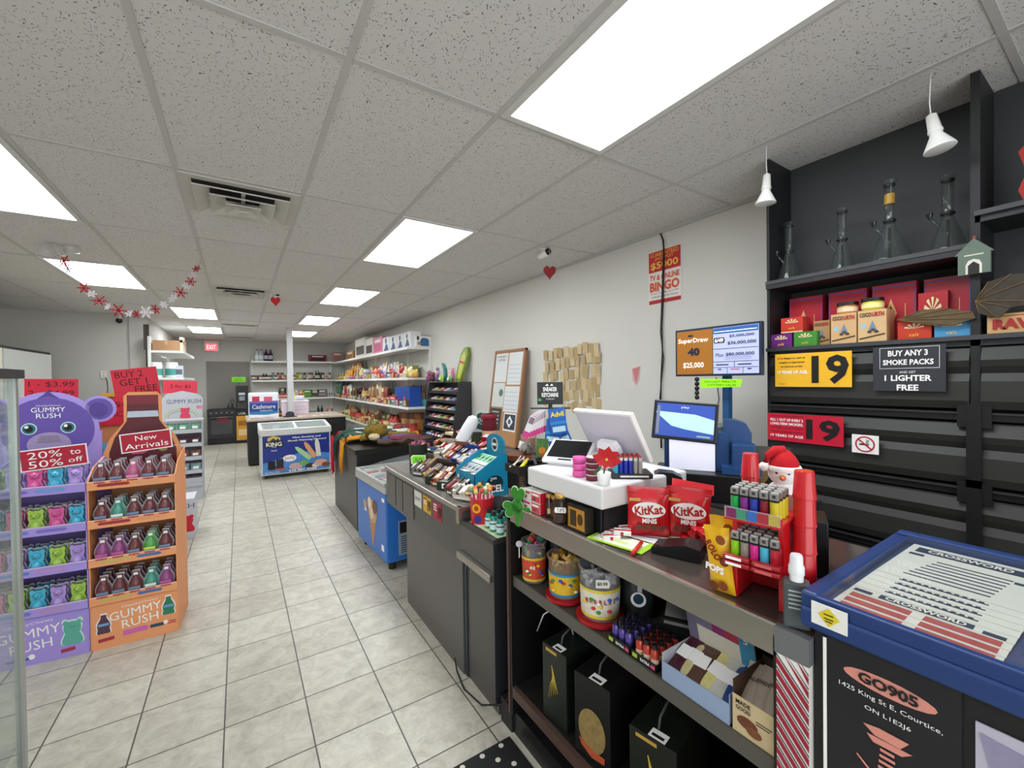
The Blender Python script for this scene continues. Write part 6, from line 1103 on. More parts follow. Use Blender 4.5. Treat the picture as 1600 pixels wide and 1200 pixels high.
# customer display (tilted tablet)
pd = P(875, 715, z=WZ+.06); t = put('customer_display', 'white customer display with black screen lying back on the white case', 'display', (1.12, 1.345, WZ), -62)
g = G().at((0, 0, .02), (-62, 0, 0)); g.box(-.10, 0, 0, .10, .016, .155, mt('#e9e9ea', .3), b=.004); g.obj('bezel', t); g = G().at((0, 0, .02), (-62, 0, 0)); g.rect(-.086, .026, .086, .145, mt('#191b1d', .08, var=0), y=-.001); g.obj('screen', t); g = G().at((0, 0, .02), (-62, 0, 0)); g.rect(-.03, .008, .03, .018, INK, y=-.001); g.obj('slot', t)
G().prism([(0.01, 0), (.12, 0), (.13, .07), (.02, .02)], -.07, .07, mt('#d3d3d6', .4), 'x').obj('stand', t)
for k in range(3):
    g = G().lathe([(.016, 0), (.024, .001), (.026, .012), (.024, .023), (.016, .024)], mt('#e05aa4', .5, var=.06), 18); o = g.obj('ribbon_roll', None, (1.055, 1.175, WZ+.025*k)); tag(o, f'pink ribbon roll, {["bottom", "middle", "top"][k]} of the stack on the white case', 'ribbon roll')
t = put('striped_rolls', 'x', 'x', (0, 0, 0)) if False else None
for k in range(4):
    g = G().lathe([(.022, 0), (.024, .001), (.024, .017), (.022, .018)], mt('#6a1c34', .5), 18).lathe([(.0225, .018), (.0225, .0205)], TXT, 18); o = g.obj('ribbon_roll', None, (1.055, 1.105, WZ+.021*k)); tag(o, f'maroon ribbon roll with white rim, {["bottom", "second", "third", "top"][k]} of the stack behind the red flower', 'ribbon roll')
t = put('poinsettia', 'artificial red poinsettia in a small white pot on the white case edge', 'potted flower', (1.04, 1.035, WZ), -46)
G().lathe([(.018, 0), (.019, .002), (.024, .042), (.022, .042), (.001, .036)], mt('#e9e9e6', .35), 18).obj('pot', t); G().tube([(0, 0, .036), (.004, -.004, .06), (.01, 0, .085)], .003, mt('#2d4a2c', .6)).obj('stem', t)
for k in range(9):
    a = 40*k+(20 if k > 4 else 0); r_ = .056 if k < 5 else .042; ca, sa = cos(radians(a)), sin(radians(a)); g = G(); z0 = .085+(.008 if k > 4 else 0); c0 = Vector((.01, -.012, z0)); d = Vector((ca*.9, -.25, sa*.9)); n_ = Vector((-sa, 0, ca))
    pts = [c0, c0+d*r_*.5+n_*r_*.36, c0+d*r_, c0+d*r_*.5-n_*r_*.36]; off = Vector((0, .0015, 0)); g.add(pts+[p_+off for p_ in pts], [(0, 1, 2, 3), (7, 6, 5, 4), (0, 4, 5, 1), (1, 5, 6, 2), (2, 6, 7, 3), (3, 7, 4, 0)], mt('#c01820', .6, var=.15)); g.obj('petal', t)
G().ball(.006, (.01, -.016, .088), mt('#d9c23a', .6), 8).obj('centre', t); g = G(); g.prism([(-.005, .07), (-.03, .05), (-.035, .03), (-.012, .05)], -.014, -.012, mt('#3a5a30', .7)); g.obj('leaf', t)
t = put('lighter_tray', 'black tray holding rows of blue and silver lighters behind the flower', 'tray', (1.12, 1.075, WZ), -38); G().box(0, 0, 0, .145, .10, .018, blk, b=.002).box(.03, -.002, .006, .13, -.0, .012, mt('#d9d9d9', .3)).obj('tray', t)
for k in range(6):
    for r in range(4):
        p = loc2w((1.12, 1.075, 0), -38, .018+.0172*k, .014+.022*r, 0); c = '#2fa0b8' if k == 0 else '#2036a4' if k < 4 else '#9a9690'; kk = ('lt2', c)
        if kk not in _txt: o = G().cyl(.0075, 0, .046, mt(c, .2, coat=.4), n=10).box(-.006, -.004, .046, .006, .004, .058, mt('#a8a6a2', .25, .8)).box(-.004, -.005, .056, .004, -.001, .062, mt('#b82a30', .4)).obj('lighter'); _txt[kk] = o
        else: o = _txt[kk].copy(); COL.objects.link(o)
        o.location = (p[0], p[1], WZ+.018); o.rotation_euler = (0, 0, radians(-38)); tag(o, f'{"teal" if k == 0 else "blue" if k < 4 else "silver-grey"} lighter in the black tray on the white case', 'lighter', f'{"teal" if k == 0 else "blue" if k < 4 else "silver-grey"} lighters in the black tray')
# register monitor seen from the back
t = put('register_monitor', 'white register monitor seen from behind, tilted on its stand', 'monitor', (1.27, 1.20, WZ), -90)
g = G().at((0, .0, .085), (30, 0, 0)); g.box(-.155, 0, -.05, .155, .014, .165, mt('#d3cfda', .35, var=.02), b=.004); g.obj('screen_case', t)
g = G().at((0, -.0, .085), (30, 0, 0)); g.box(-.155, -.002, .158, .155, .016, .167, TXT).box(.148, -.002, -.05, .157, .016, .167, TXT); g.obj('white_rim', t)
g = G().at((0, .035, 0), (22, 0, 0)).prism([(-.055, 0), (.055, 0), (.055, .11), (.04, .135), (-.04, .135), (-.055, .11)], -.045, -.02, mt('#f4f4f6', .3)); g.obj('stand_neck', t); G().box(-.09, -.06, 0, .09, .06, .012, mt('#d9d9de', .35), b=.004).obj('stand_foot', t)
# scanner
t = put('barcode_scanner', 'black barcode scanner on a small stand before the blue terminal', 'scanner', (1.36, 1.02, WZ-.10), -50); G().prism([(-.05, .075), (-.03, .052), (.025, .045), (.055, .065), (.05, .09), (.02, .105), (-.03, .108), (-.05, .098)], -.03, .03, mt('#17181b', .35)).obj('scan_head', t); G().cyl(.012, 0, .06, mt('#8a8a8c', .4)).cyl(.04, 0, .008, blk).obj('stand', t)
# black back counter and lottery terminal
t = put('terminal_base', 'black box carrying the blue lottery terminal', 'box', (1.56, 1.245, CZ), -58); G().box(0, 0, 0, .42, .22, .115, mt('#121214', .35), b=.004).obj('case', t)
TZ = CZ+.117
t = put('lottery_terminal', 'blue lottery terminal with touch screen and ticket printers', 'terminal', (1.575, 1.245, TZ), -58); blu = mt('#1f4272', .35, var=.06)
G().box(.03, .10, 0, .07, .14, .16, blu).obj('left_post', t); g = G().box(.25, .08, 0, .30, .20, .17, blu); g.prism([(.28, 0), (.39, 0), (.39, .17), (.37, .21), (.33, .225), (.28, .225)], .10, .19, blu).box(.31, .03, .0, .40, .10, .13, blu, b=.006).box(.27, .02, 0, .42, .1, .03, blu); g.obj('body', t)
g = G().at((.125, .055, .13), (-14, 4, 0), 1.1); g.box(-.135, 0, 0, .115, .02, .165, mt('#141519', .3), b=.004); g.obj('monitor_case', t)
g = G().at((.125, .055, .13), (-14, 4, 0), 1.1); g.rect(-.122, .014, .102, .152, mt('#2c4694', .3, var=0, emit=.4), y=-.001).prism([(-.122, .108), (-.06, .058), (-.01, .048), (.102, .036), (.102, .094), (.03, .112), (-.122, .116)], -.0022, -.0015, mt('#98b8d4', .3, var=0, emit=.55)).rect(-.12, .02, -.108, .14, mt('#6c7080', .3, var=0, emit=.3), y=-.003).rect(.04, .02, .09, .026, mt('#78a08a', .3, var=0, emit=.4), y=-.003).text('play', -.01, .138, .03, TXT, h=.012, y=-.003); g.obj('touch_screen', t)
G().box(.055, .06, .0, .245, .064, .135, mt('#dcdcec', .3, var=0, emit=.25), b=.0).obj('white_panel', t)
t = put('speaker_drum', 'grey-green ribbed round drum behind the blue terminal', 'drum', (1.93, 1.14, CZ), -58); g = G().at((.0, 0, .24), (90, 0, 0)); g.lathe([(.06, -.06), (.07, -.055), (.07, -.02), (.074, -.018), (.074, .01), (.07, .012), (.07, .04), (.06, .045)], mt('#5b6a66', .5), 24); g.obj('drum', t); G().box(-.06, -.04, 0, .06, .04, .165, blk).obj('stand', t)
t = put('dark_bag', 'dark brown patterned bag between the terminal and the cabinet', 'bag', (1.98, .97, CZ), -60); g = G().pillow(.20, .22, .10, mt('#2a211a', .6, var=.5, sc=18)); fixn(g.obj('bag', t)); G().prism([(-.06, .02), (-.03, .02), (.05, .16), (.03, .18), (-.02, .12)], -.056, -.054, mt('#7a5f34', .5)).obj('print', t)
t = put('back_counter', 'dark back counter behind the cash counter, under the terminal', 'counter', (1.66, 1.58, 0), -90); G().box(0, 0, 0, .78, .42, CZ-.022, mt('#1a1a1c', .5)).obj('body', t); G().box(-.01, -.01, CZ-.022, .79, .43, CZ-.002, mt('#2b2928', .4)).obj('worktop', t)
# red tumblers behind lighter stand handled in stand; TV
TX_, = (2.2,)
q = [P(1053, 515, x=TX_), P(1187, 505, x=TX_), P(1191, 588, x=TX_), P(1059, 586, x=TX_)]; yc = (q[0].y+q[1].y+q[2].y+q[3].y)/4; zc = (q[0].z+q[1].z+q[2].z+q[3].z)/4; w = .248; h = .137
t = put('lottery_screen', 'flat screen showing lottery jackpots on a blue pole', 'screen', (TX_, yc, zc), -90); G().box(-w, 0, -h, w, .03, h, mt('#1c2c44', .4), b=.003).obj('bezel', t)
def scr(c, e=.75): return mt(c, .4, var=0, emit=e)
g = G().rect(-w+.012, -h+.012, -.012, h-.012, scr('#9c6420', .22), y=-.001).rect(-.008, -h+.012, w-.012, h-.012, scr('#a2a8d0', .5), y=-.001).rect(-.006, h-.045, w-.014, h-.014, scr('#2c5490', .45), y=-.002).rect(.0, h-.036, w-.02, h-.032, scr('#dfe6f6'), y=-.003)
wt_ = scr('#f0e6da', .5); nv = mt('#1c2240', .5, var=0)
g.text('SuperDraw', -.13, h*.48, .19, wt_, h=.034, y=-.004, bold=.02).text('40', -.125, h*.02, .075, nv, h=.046, y=-.004, bold=.05).text('$25,000', -.128, -h*.55, .13, wt_, h=.036, y=-.004, bold=.02).rect(-.16, h*.66, -.13, h*.74, nv, y=-.004)
g.prism([(.0, h*.30), (.055, h*.30), (.06, h*.40), (.055, h*.52), (.0, h*.52), (-.004, h*.4)], -.0035, -.003, nv).text('6/49', .028, h*.41, .05, wt_, h=.022, y=-.005, bold=.04).text('$5,000,000', .15, h*.54, .13, nv, h=.016, y=-.004, bold=.02).text('$36,000,000', .15, h*.27, .15, nv, h=.02, y=-.004, bold=.02).text('$80,000,000', .14, -h*.17, .15, nv, h=.02, y=-.004, bold=.02)
for z_ in (h*.06, -h*.45, -h*.68): g.rect(-.006, z_, w-.014, z_+.0025, nv, y=-.003)
g.rect(.11, -h*.68, .1125, -h*.45, nv, y=-.003).rect(.07, -h*.92, .0725, -h*.68, nv, y=-.003).rect(.155, -h*.92, .1575, -h*.68, nv, y=-.003).text('Max', .03, -h*.17, .045, nv, h=.02, y=-.004).rect(.01, -h*.58, .08, -h*.54, nv, y=-.004).rect(.13, -h*.58, .2, -h*.54, nv, y=-.004).rect(.09, -h*.76, .14, -h*.73, mt('#c04050', .5), y=-.004).rect(.02, -h*.76, .04, -h*.72, nv, y=-.004).rect(.18, -h*.76, .2, -h*.72, nv, y=-.004).rect(.06, -h*.28, .2, -h*.27, nv, y=-.004).rect(.06, -h*.35, .2, -h*.34, nv, y=-.004)
g.obj('display_panel', t)
pl = P(1131, 640, x=2.24); o = G().box(-.018, -.018, 0, .018, .018, zc-.05, mt('#23507e', .4)).box(-.12, -.1, 0, .12, .1, .02, mt('#23507e', .4)).box(-.04, -.02, zc-.09, -.002, .02, zc-.05, mt('#23507e', .4)).obj('screen_pole', None, (2.275, pl.y, 0)); tag(o, 'blue square pole holding the lottery screen', 'pole')
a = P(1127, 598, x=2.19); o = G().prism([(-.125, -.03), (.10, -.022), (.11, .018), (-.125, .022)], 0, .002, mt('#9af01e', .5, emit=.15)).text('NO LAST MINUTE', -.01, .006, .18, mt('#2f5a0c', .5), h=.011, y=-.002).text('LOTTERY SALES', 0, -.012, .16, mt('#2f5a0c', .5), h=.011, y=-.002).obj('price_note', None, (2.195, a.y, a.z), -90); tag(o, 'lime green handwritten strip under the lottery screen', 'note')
a = P(1088, 590, x=2.21); g = G(); [g.ball(.014, (0, 0, -.02-.026*k), INK, 8) for k in range(5)]; o = g.obj('bead_chain', None, (2.215, a.y, a.z+.01)); tag(o, 'black bead chain hanging below the lottery screen', 'chain')
a = P(1095, 590, x=2.6); tag(G().tube([(2.777, a.y, a.z), (2.777, a.y-.02, a.z-.15), (2.777, a.y, 1.3), (2.777, a.y, .9)], .003, INK).obj('thin_cable'), 'thin black cable behind the lottery terminal', 'cable')
# pen tray on dark box column
t = put('dark_display_box', 'tall dark box with gold lettering under the pen tray', 'box', (1.035, 1.555, CZ-.13+.13), -90); 
G().box(.0, 0, 0, .06, .10, .125, mt('#16140f', .35)).obj('box', t); g = G(); [g.rect(.012, .035+.011*k, .05-.006*(k % 3), .0385+.011*k, mt('#8a7248', .5), y=-.001) for k in range(7)]; g.obj('gold_print', t)
t = put('pen_tray', 'black wooden tray with pens and a yellow marker', 'tray', (.995, 1.60, CZ+.127), -90); G().box(0, 0, 0, .115, .15, .004, blk).box(0, 0, .004, .115, .005, .035, blk).box(0, .145, .004, .115, .15, .035, blk).box(0, .005, .004, .005, .145, .035, blk).box(.11, .005, .004, .115, .145, .035, blk).obj('tray_box', t)
for k, (x, y, c, r, ang, lab) in enumerate(((1.05, 1.53, '#e3c81c', .008, 35, 'thick yellow marker in the pen tray'), (1.04, 1.57, '#e6e4de', .003, 20, 'white pen in the pen tray'), (1.07, 1.56, '#b9b8b6', .003, 55, 'silver pen in the pen tray'), (1.09, 1.54, '#1c1c1e', .006, -30, 'black marker in the pen tray'), (1.10, 1.52, '#26262a', .008, 60, 'black scissors handle in the pen tray'), (1.03, 1.55, '#cfc6bc', .003, 40, 'beige pen in the pen tray'))):
    ca, sa = cos(radians(ang)), sin(radians(ang)); o = G().tube([(-.055*ca, -.055*sa, 0), (.05*ca, .05*sa, .022)], r, mt(c, .3), n=8).obj('pen', None, (x, y, CZ+.15+.003*k)); tag(o, lab, 'pen')
# shamrock
t = put('shamrock_decoration', 'green glitter shamrock on the end of the cash counter', 'ornament', (.957, P(806, 780, x=.957).y, CZ-.09), (0, 4, -66)); gg = mt('#2f8024', .5, var=.5, sc=160, bump=.8); wr = mt('#b9d9ae', .6)
for m_, sc_, y_ in ((wr, 1.07, .001), (gg, 1., -.001)):
    g = G()
    for (cx_, cz_, ang) in ((0, .14, 0), (-.028, .085, 115), (.03, .075, -100)):
        pts = [(x*sc_, z*sc_) for x, z in heartpts(.066, .088)]; ca, sa = cos(radians(ang+180)), sin(radians(ang+180))
        g.prism([(cx_+(x*ca-(z-.01)*sa)*-1*-1, cz_+(x*sa+(z-.01)*ca)*-1*-1+(.04 if ang == 0 else 0)) for x, z in pts] if False else [(cx_+x*cos(radians(ang))-(z-.0375)*sin(radians(ang)), cz_+x*sin(radians(ang))+(z-.0375)*cos(radians(ang))) for x, z in pts], y_, y_+.003, m_)
    g.disc(0, .10, .028*sc_, m_, y=y_, n=14); g.prism([(-.006, .02), (.012, .015), (.012, .09), (-.006, .09)], y_, y_+.003, m_); g.obj('leaf_shape' if m_ is gg else 'white_edge', t)
# ---------------------------------------------------------------- open shelves below
SZ = .7045
def tubjar(lab, x, y, r, h, lidc, bodyc, lab1, lab2, fill, rot=-43, word=None, wc=None):
    t = put('candy_tub', lab, 'candy tub', (x, y, SZ), rot)
    if lidc: G().cyl(r*1.18, 0, .012, mt(lidc, .4), n=24).obj('lid_base', t)
    z0 = .013 if lidc else 0
    G().lathe([(r*.88, z0), (r*.95, z0+h*.5), (r, z0+h*.95), (r*1.06, z0+h*.96), (r*1.06, z0+h), (r*.98, z0+h)], glassy(bodyc, .22, .08), 28, cap=False).obj('clear_wall', t)
    g = G(); vs = []; n = 14
    for (za, zb, c, dr) in ((.12, .58, lab1, .003), (.06, .12, lab2, .0035), (.58, .64, lab2, .0035)):
        g.lathe([(r*(.88+.12*za)+dr, z0+h*za), (r*(.88+.12*zb)+dr, z0+h*zb)], mt(c, .45, var=.25, sc=50), 28, cap=False)
    R_ = random.Random(int(r*1e4))
    for k in range(9):
        a = radians(-90+R_.uniform(-50, 50)); zz = h*R_.uniform(.18, .5); rr = r*(.88+.12*zz/h)+.0045; g.ball(.009, (rr*cos(a), rr*sin(a), z0+zz), mt(['#c92f2a', '#2a5ab0', '#3a8a3a', '#e6c02a', '#f0ead8'][k % 5], .5), 8, .6)
    if word:
        for i, ch in enumerate(word):
            a = radians(-90+(i-(len(word)-1)/2)*13); rr = r*.95+.006; g.at((rr*cos(a), rr*sin(a), z0+h*.42), (0, 0, math.degrees(a)+90)).text(ch, 0, 0, .010, mt(wc, .4), h=.016, y=0, bold=.03).at()
    g.obj('wrap_label', t)
    R_ = random.Random(int(r*1e5)+3); g = G()
    for k in range(46):
        a = R_.uniform(0, 6.28); rr = r*.78*sqrt(R_.random()); z = z0+h*(.66+.34*R_.random()*(1.15 if fill else .5)); c = (fill or ['#b9b9bc', '#d9d9dc', '#8f8f94'])[k % len(fill or [1, 1, 1])]
        g.at((rr*cos(a), rr*sin(a), z), (R_.uniform(0, 90), R_.uniform(0, 90), R_.uniform(0, 90))).prism([(-.012, -.008), (.012, -.008), (.014, .0), (.012, .008), (-.012, .008), (-.014, 0)], -.004, .004, mt(c, .25, .1, coat=.5))
    g.at(); o = g.obj('wrapped_candy', t); o['kind'] = 'stuff'; return t
tubjar('clear tub of colourful candy with a red and yellow label, farthest on the shelf', 1.04, 1.45, .052, .17, None, '#c9c9cc', '#c2452c', '#e0b42a', ['#8f2f6a', '#c9a050', '#3a6a9c', '#3a8a5c', '#b03a34'], word='40', wc='#f4f0e0')
tubjar('yellow and blue labelled tub full of gold wrapped candy on a red lid', 1.06, 1.27, .066, .15, '#a81420', '#d9d0b8', '#d9b02c', '#2f86b8', ['#c9a23a', '#b9862c', '#a84430', '#d9c070'])
tubjar('large clear tub of silver wrapped sticks with a handwritten price on a red lid', 1.07, 1.09, .072, .175, '#a81420', '#d9d9dc', '#d9d2c0', '#d9c23a', None, word='MARBLES', wc='#9c2a50')
t_ = P(912, 932, x=1.02); o = G().prism([(-.022, -.014), (.022, -.014), (.026, .0), (.02, .014), (-.022, .014)], 0, .001, mt('#dcd8d0', .5)).text('$0.99', 0, 0, .034, INK, h=.013, y=-.002, bold=.02).obj('price_tag', None, (1.018, 1.025, SZ+.155), -38); tag(o, 'handwritten 0.99 price tag on the large clear tub', 'price tag')
t_ = P(811, 850, x=1.0); o = G().disc(0, 0, .014, mt('#c9c8c8', .5), y=0).rect(-.002, -.06, .002, 0, TXT, y=.0).obj('price_tag', None, (1.0, t_.y, t_.z), -36); tag(o, 'round white price tag on a stick in the farthest candy tub', 'price tag')
g = G().pillow(.10, .16, .06, mt('#3a3f4a', .3, var=.6, sc=25, coat=.4), seed=9); putx(g, 'candy_bag', 'shiny dark bag of mixed candy behind the farthest tub', 'candy bag', (1.15, 1.40, SZ), -40)
t = put('green_bag', 'dark glass jar with green top and round white label behind the large tub', 'jar', (1.20, 1.03, SZ), -48); G().lathe([(.052, 0), (.056, .02), (.056, .13), (.04, .15)], mt('#2e3533', .15, coat=.4), 22).obj('jar_body', t); G().lathe([(.05, .145), (.052, .15), (.045, .19), (.02, .2)], mt('#3f6a2c', .7, var=.5, sc=40), 18).obj('green_top', t); G().disc(0, .075, .026, TXT, y=-.058).disc(0, .078, .018, mt('#1f3a4c', .4), y=-.0595).obj('label', t)
# energy shot bottles in black carton trays
for tr_, (y0, nm, c1, c2, rows) in enumerate(((.975, 'purple', '#4a3a8c', '#2c2450', 3), (.878, 'red and cream', '#b03424', '#e0c4a0', 3))):
    t = put('shot_carton', f'black carton tray holding {nm} energy shot bottles', 'carton tray', (.992, y0, SZ), -90)
    G().box(0, 0, 0, .088, .14, .003, blk).box(0, -.001, 0, .088, .0, .024, blk).box(0, 0, 0, .002, .14, .018, blk).box(.086, 0, 0, .088, .14, .018, blk).obj('tray', t)
    G().text('EXTRA', .052, .012, .034, TXT, h=.009, y=-.003, bold=.02).rect(.004, .006, .022, .018, mt('#a8b83a', .5), y=-.002).rect(.072, .006, .086, .016, mt('#c94a6a', .5), y=-.002).obj('print', t)
    for i in range(3):
        for j in range(4):
            kk = ('shot', nm)
            if kk not in _txt:
                b_ = put('energy_shot', 'x', 'energy shot', (0, 0, 0), -90); G().lathe([(.0115, 0), (.012, .003), (.012, .045), (.007, .053)], mt(c1, .25, coat=.5), 14).lathe([(.0122, .012), (.0122, .026)], mt(c2, .4), 14, cap=False).obj('bottle', b_); G().cyl(.0085, .052, .066, mt('#141416', .4), n=12).obj('cap', b_); _txt[kk] = b_
            else: b_ = dup(_txt[kk], (0, 0, 0), -90)
            b_.location = (.992+.018+.031*j, y0-.017-.0275*i, SZ+.003); b_['label'] = f'{nm} energy shot bottle with black cap, {["front row", "second row", "third row", "back row"][j]}, {["left", "middle", "right"][i]}'; b_['group'] = f'{nm} energy shots'
# protein bar display box
t = put('bar_display_box', 'open pale blue display box with printed raised lid holding snack bars', 'display box', (.990, .765, SZ), -90); pb_ = mt('#8fa0bc', .5)
G().box(0, 0, 0, .195, .15, .003, pb_).box(0, -.002, 0, .195, 0, .052, pb_).box(0, 0, 0, .002, .15, .075, mt('#b9bcc4', .5)).box(.193, 0, 0, .195, .15, .075, pb_).obj('box', t)
g = G().at((.0, .15, .003), (14, 0, 0)); g.box(0, 0, 0, .195, .003, .185, mt('#d3cdbe', .5)).box(0, -.001, 0, .03, 0, .185, mt('#6f6a80', .5)).box(.03, -.001, .135, .08, 0, .185, mt('#77708c', .5)).box(.08, -.001, .135, .115, 0, .185, mt('#8a2a6c', .5)).box(.115, -.001, .135, .155, 0, .185, mt('#b02a50', .5)).box(.155, -.001, .05, .195, 0, .185, mt('#3a8ab0', .5)).box(.165, -.001, 0, .195, 0, .05, mt('#9c2a50', .5)).text('5', .175, .16, .012, TXT, h=.02, y=-.003); g.obj('raised_lid', t)
for k in range(6):
    c = ['#4a1c2c', '#c9c08a', '#5a3f34', '#d9cf8a', '#c9c6bc', '#26427c'][k]; g = G().pillow(.045, .13, .018, mt(c, .35, var=.2, sc=40)); g.rect(-.018, .05, .018, .09, TXT, y=-.011)
    putx(g, 'snack_bar', f'{["maroon", "pale green", "brown", "yellow", "cream", "dark blue"][k]} wrapped bar in the pale blue display box', 'snack bar', (1.0+.004*(k % 2), .765-.022-.031*k, SZ+.03), (-68, 0, -92+4*(k % 3)))
t = put('bar_display_box', 'kraft display box of granola bars at the near end of the shelf', 'display box', (.990, .562, SZ), -90); kf = mt('#c9b48c', .6)
G().box(0, -.002, 0, .095, 0, .088, kf).box(0, 0, 0, .095, .14, .003, kf).box(0, 0, 0, .002, .14, .12, mt('#4a3424', .6)).box(.093, 0, 0, .095, .14, .12, kf).box(0, .138, 0, .095, .14, .13, mt('#3c2a1e', .6)).obj('box', t)
G().text('MADE', .026, .076, .034, INK, h=.010, y=-.004, bold=.02).text('GOOD', .026, .062, .034, INK, h=.010, y=-.004, bold=.02).disc(.035, .034, .024, mt('#6a3a24', .6, var=.5, sc=120), y=-.003, rz=.014).disc(.05, .022, .018, mt('#7a4a2c', .6, var=.5, sc=120), y=-.0035, rz=.011).rect(.055, .052, .09, .054, INK, y=-.003).rect(.055, .046, .085, .048, INK, y=-.003).obj('print', t)
for k in range(4): g = G().pillow(.04, .12, .016, mt('#b9a898', .4, var=.15)); g.text('MADE', 0, .07, .03, INK, h=.009, y=-.011); putx(g, 'snack_bar', f'grey-beige granola bar in the kraft box, {["far", "second", "third", "near"][k]}', 'snack bar', (1.01+.008*k, .545-.016*k, SZ+.05), (-60, 0, -80-8*k))
o = G().box(-.07, -.05, 0, .07, .05, .004, mt('#8f8c8a', .5)).obj('paper_slip', None, (1.22, .84, SZ+.07), (20, 0, -60)); tag(o, 'grey paper slip at the back of the shelf above the shot bottles', 'paper')
o = G().box(-.08, -.04, 0, .08, .04, .066, mt('#1b1918', .6)).obj('dark_carton', None, (1.22, .84, SZ), -60); tag(o, 'dark carton under the grey paper slip', 'box')
# gift bags at the bottom
BZ = .2245
def gbag(lab, x, y, rot, w, d, h, c, deco):
    t = put('gift_box', lab, 'gift box', (x, y, BZ), rot); G().box(-w/2, 0, 0, w/2, d, h, mt(c, .4), b=.002).obj('box', t); g = G(); deco(g, w, d, h); g.obj('print', t)
    G().tube([(-.0, d*.2, h), (0, d*.25, h+.03), (0, d*.5, h+.05), (0, d*.75, h+.03), (0, d*.8, h)], .004, mt('#4a4a4c', .35)).obj('handle', t); G().box(-w*.1, d*.02, h, w*.25, d*.18, h+.001, TXT).box(-w*.05, d*.05, h+.001, w*.2, d*.1, h+.0015, INK).obj('price_sticker', t)
def dgold(g, w, d, h):
    g.box(-w*.35, -.001, h*.92, w*.1, 0, h*.96, mt('#b9923c', .4)); gm_ = mt('#b9a03a', .4)
    for k in range(5): g.tube([(-.03+.012*k, -.001, h*.3+.01*k), (-.02+.008*k, -.001, h*.5), (-.005-.002*k, -.001, h*.62+.01*k)], .0018, gm_, n=4)
    g.box(-w*.1, d*.5, h, w*.35, d*.7, h+.001, mt('#9a7c34', .4)) if False else None
def dlion(g, w, d, h): g.disc(.0, h*.38, w*.38, mt('#8a7444', .5, var=.6, sc=60), y=-.002, rz=h*.26).prism([(-w*.36, h*.22), (-w*.3, h*.14), (0, h*.06), (w*.34, h*.08), (w*.36, h*.16), (0, h*.15)], -.003, -.002, mt('#b0502c', .5, var=.3, sc=60))
gbag('black gift box with green-gold leaf drawing, farthest on the bottom shelf', 1.0, 1.27, -84, .13, .20, .29, '#151b16', dgold)
gbag('black gift box with orange and gold picture, in the middle of the bottom shelf', 1.005, 1.07, -80, .15, .22, .285, '#121212', dlion)
gbag('black gift box with yellow strip, nearest on the bottom shelf', 1.01, .82, -78, .15, .22, .26, '#151812', dgold)
tag(G().tube([(1.03, 1.42, .5), (1.02, 1.36, .6), (1.05, 1.32, .64), (1.1, 1.3, .6), (1.2, 1.3, .24)], .003, mt('#c9c9c9', .4)).obj('cord'), 'white cord looped above the far gift box', 'cord')
tag(G().tube([(.985, 1.50, .225), (.965, 1.60, .10), (.94, 1.75, .012), (.92, 1.90, .006), (.945, 2.03, .006), (.955, 2.08, .05)], .004, INK).obj('floor_cable'), 'black cable running along the floor beside the counters', 'cable')
# ================================================================ things on the checkout counter
MZ = .8905; LZ = .8235
def M(u, v, z=MZ): p = P(u, v, z=z); return Vector((max(p.x, 1.0), p.y, z))
p = P(742, 815, z=LZ); t = put('lollipop_tub', 'red round tub of lollipops with a yellow flower logo', 'candy tub', (1.04, 1.905, LZ), -30)
G().lathe([(.056, 0), (.058, .004), (.062, .125), (.064, .13)], mt('#cc2230', .3, var=.12, sc=10, coat=.3), 28).obj('tub', t); g = G()
for (a, z, r, c) in ((-115, .085, .024, '#e8a020'), (-115, .085, .013, '#c92a30'), (-108, .03, .020, '#3a3080'), (-60, .06, .014, '#d94a3a')):
    aa = radians(a); g.at((.062*cos(aa), .062*sin(aa), z), (0, 0, a+90)).disc(0, 0, r, mt(c, .4), y=-.001-.0005*(r < .012), n=16).at()
g.text('', 0, 0, .01, TXT) if False else None; g.obj('logo', t)
for k in range(16):
    R_ = random.Random(k); a = 2.4*k; r = .012+.010*sqrt(k); c = ['#d9c070', '#c93a30', '#e8e0c0', '#5a8a4a', '#e08a4a', '#c9a23a'][k % 6]; p = loc2w((1.04, 1.905, LZ), 0, r*cos(a), r*sin(a), 0)
    o = G().tube([(0, 0, .01), (.008*cos(a), .008*sin(a), .15)], .0022, TXT, n=6).ball(.0125, (.009*cos(a), .009*sin(a), .16+.006*(k % 3)), mt(c, .3, coat=.5), 10).obj('lollipop', None, (p[0], p[1], LZ+.006)); tag(o, 'lollipop with white stick standing in the red tub', 'lollipop', 'lollipops in the red tub')
o = G().box(-.001, 0, 0, .27, .18, .003, mt('#d3dcb4', .5)).obj('counter_mat', None, (.985, 1.93, LZ-.003+.0035), -90); tag(o, 'pale green mat on the low cabinet top', 'mat')
proto = None
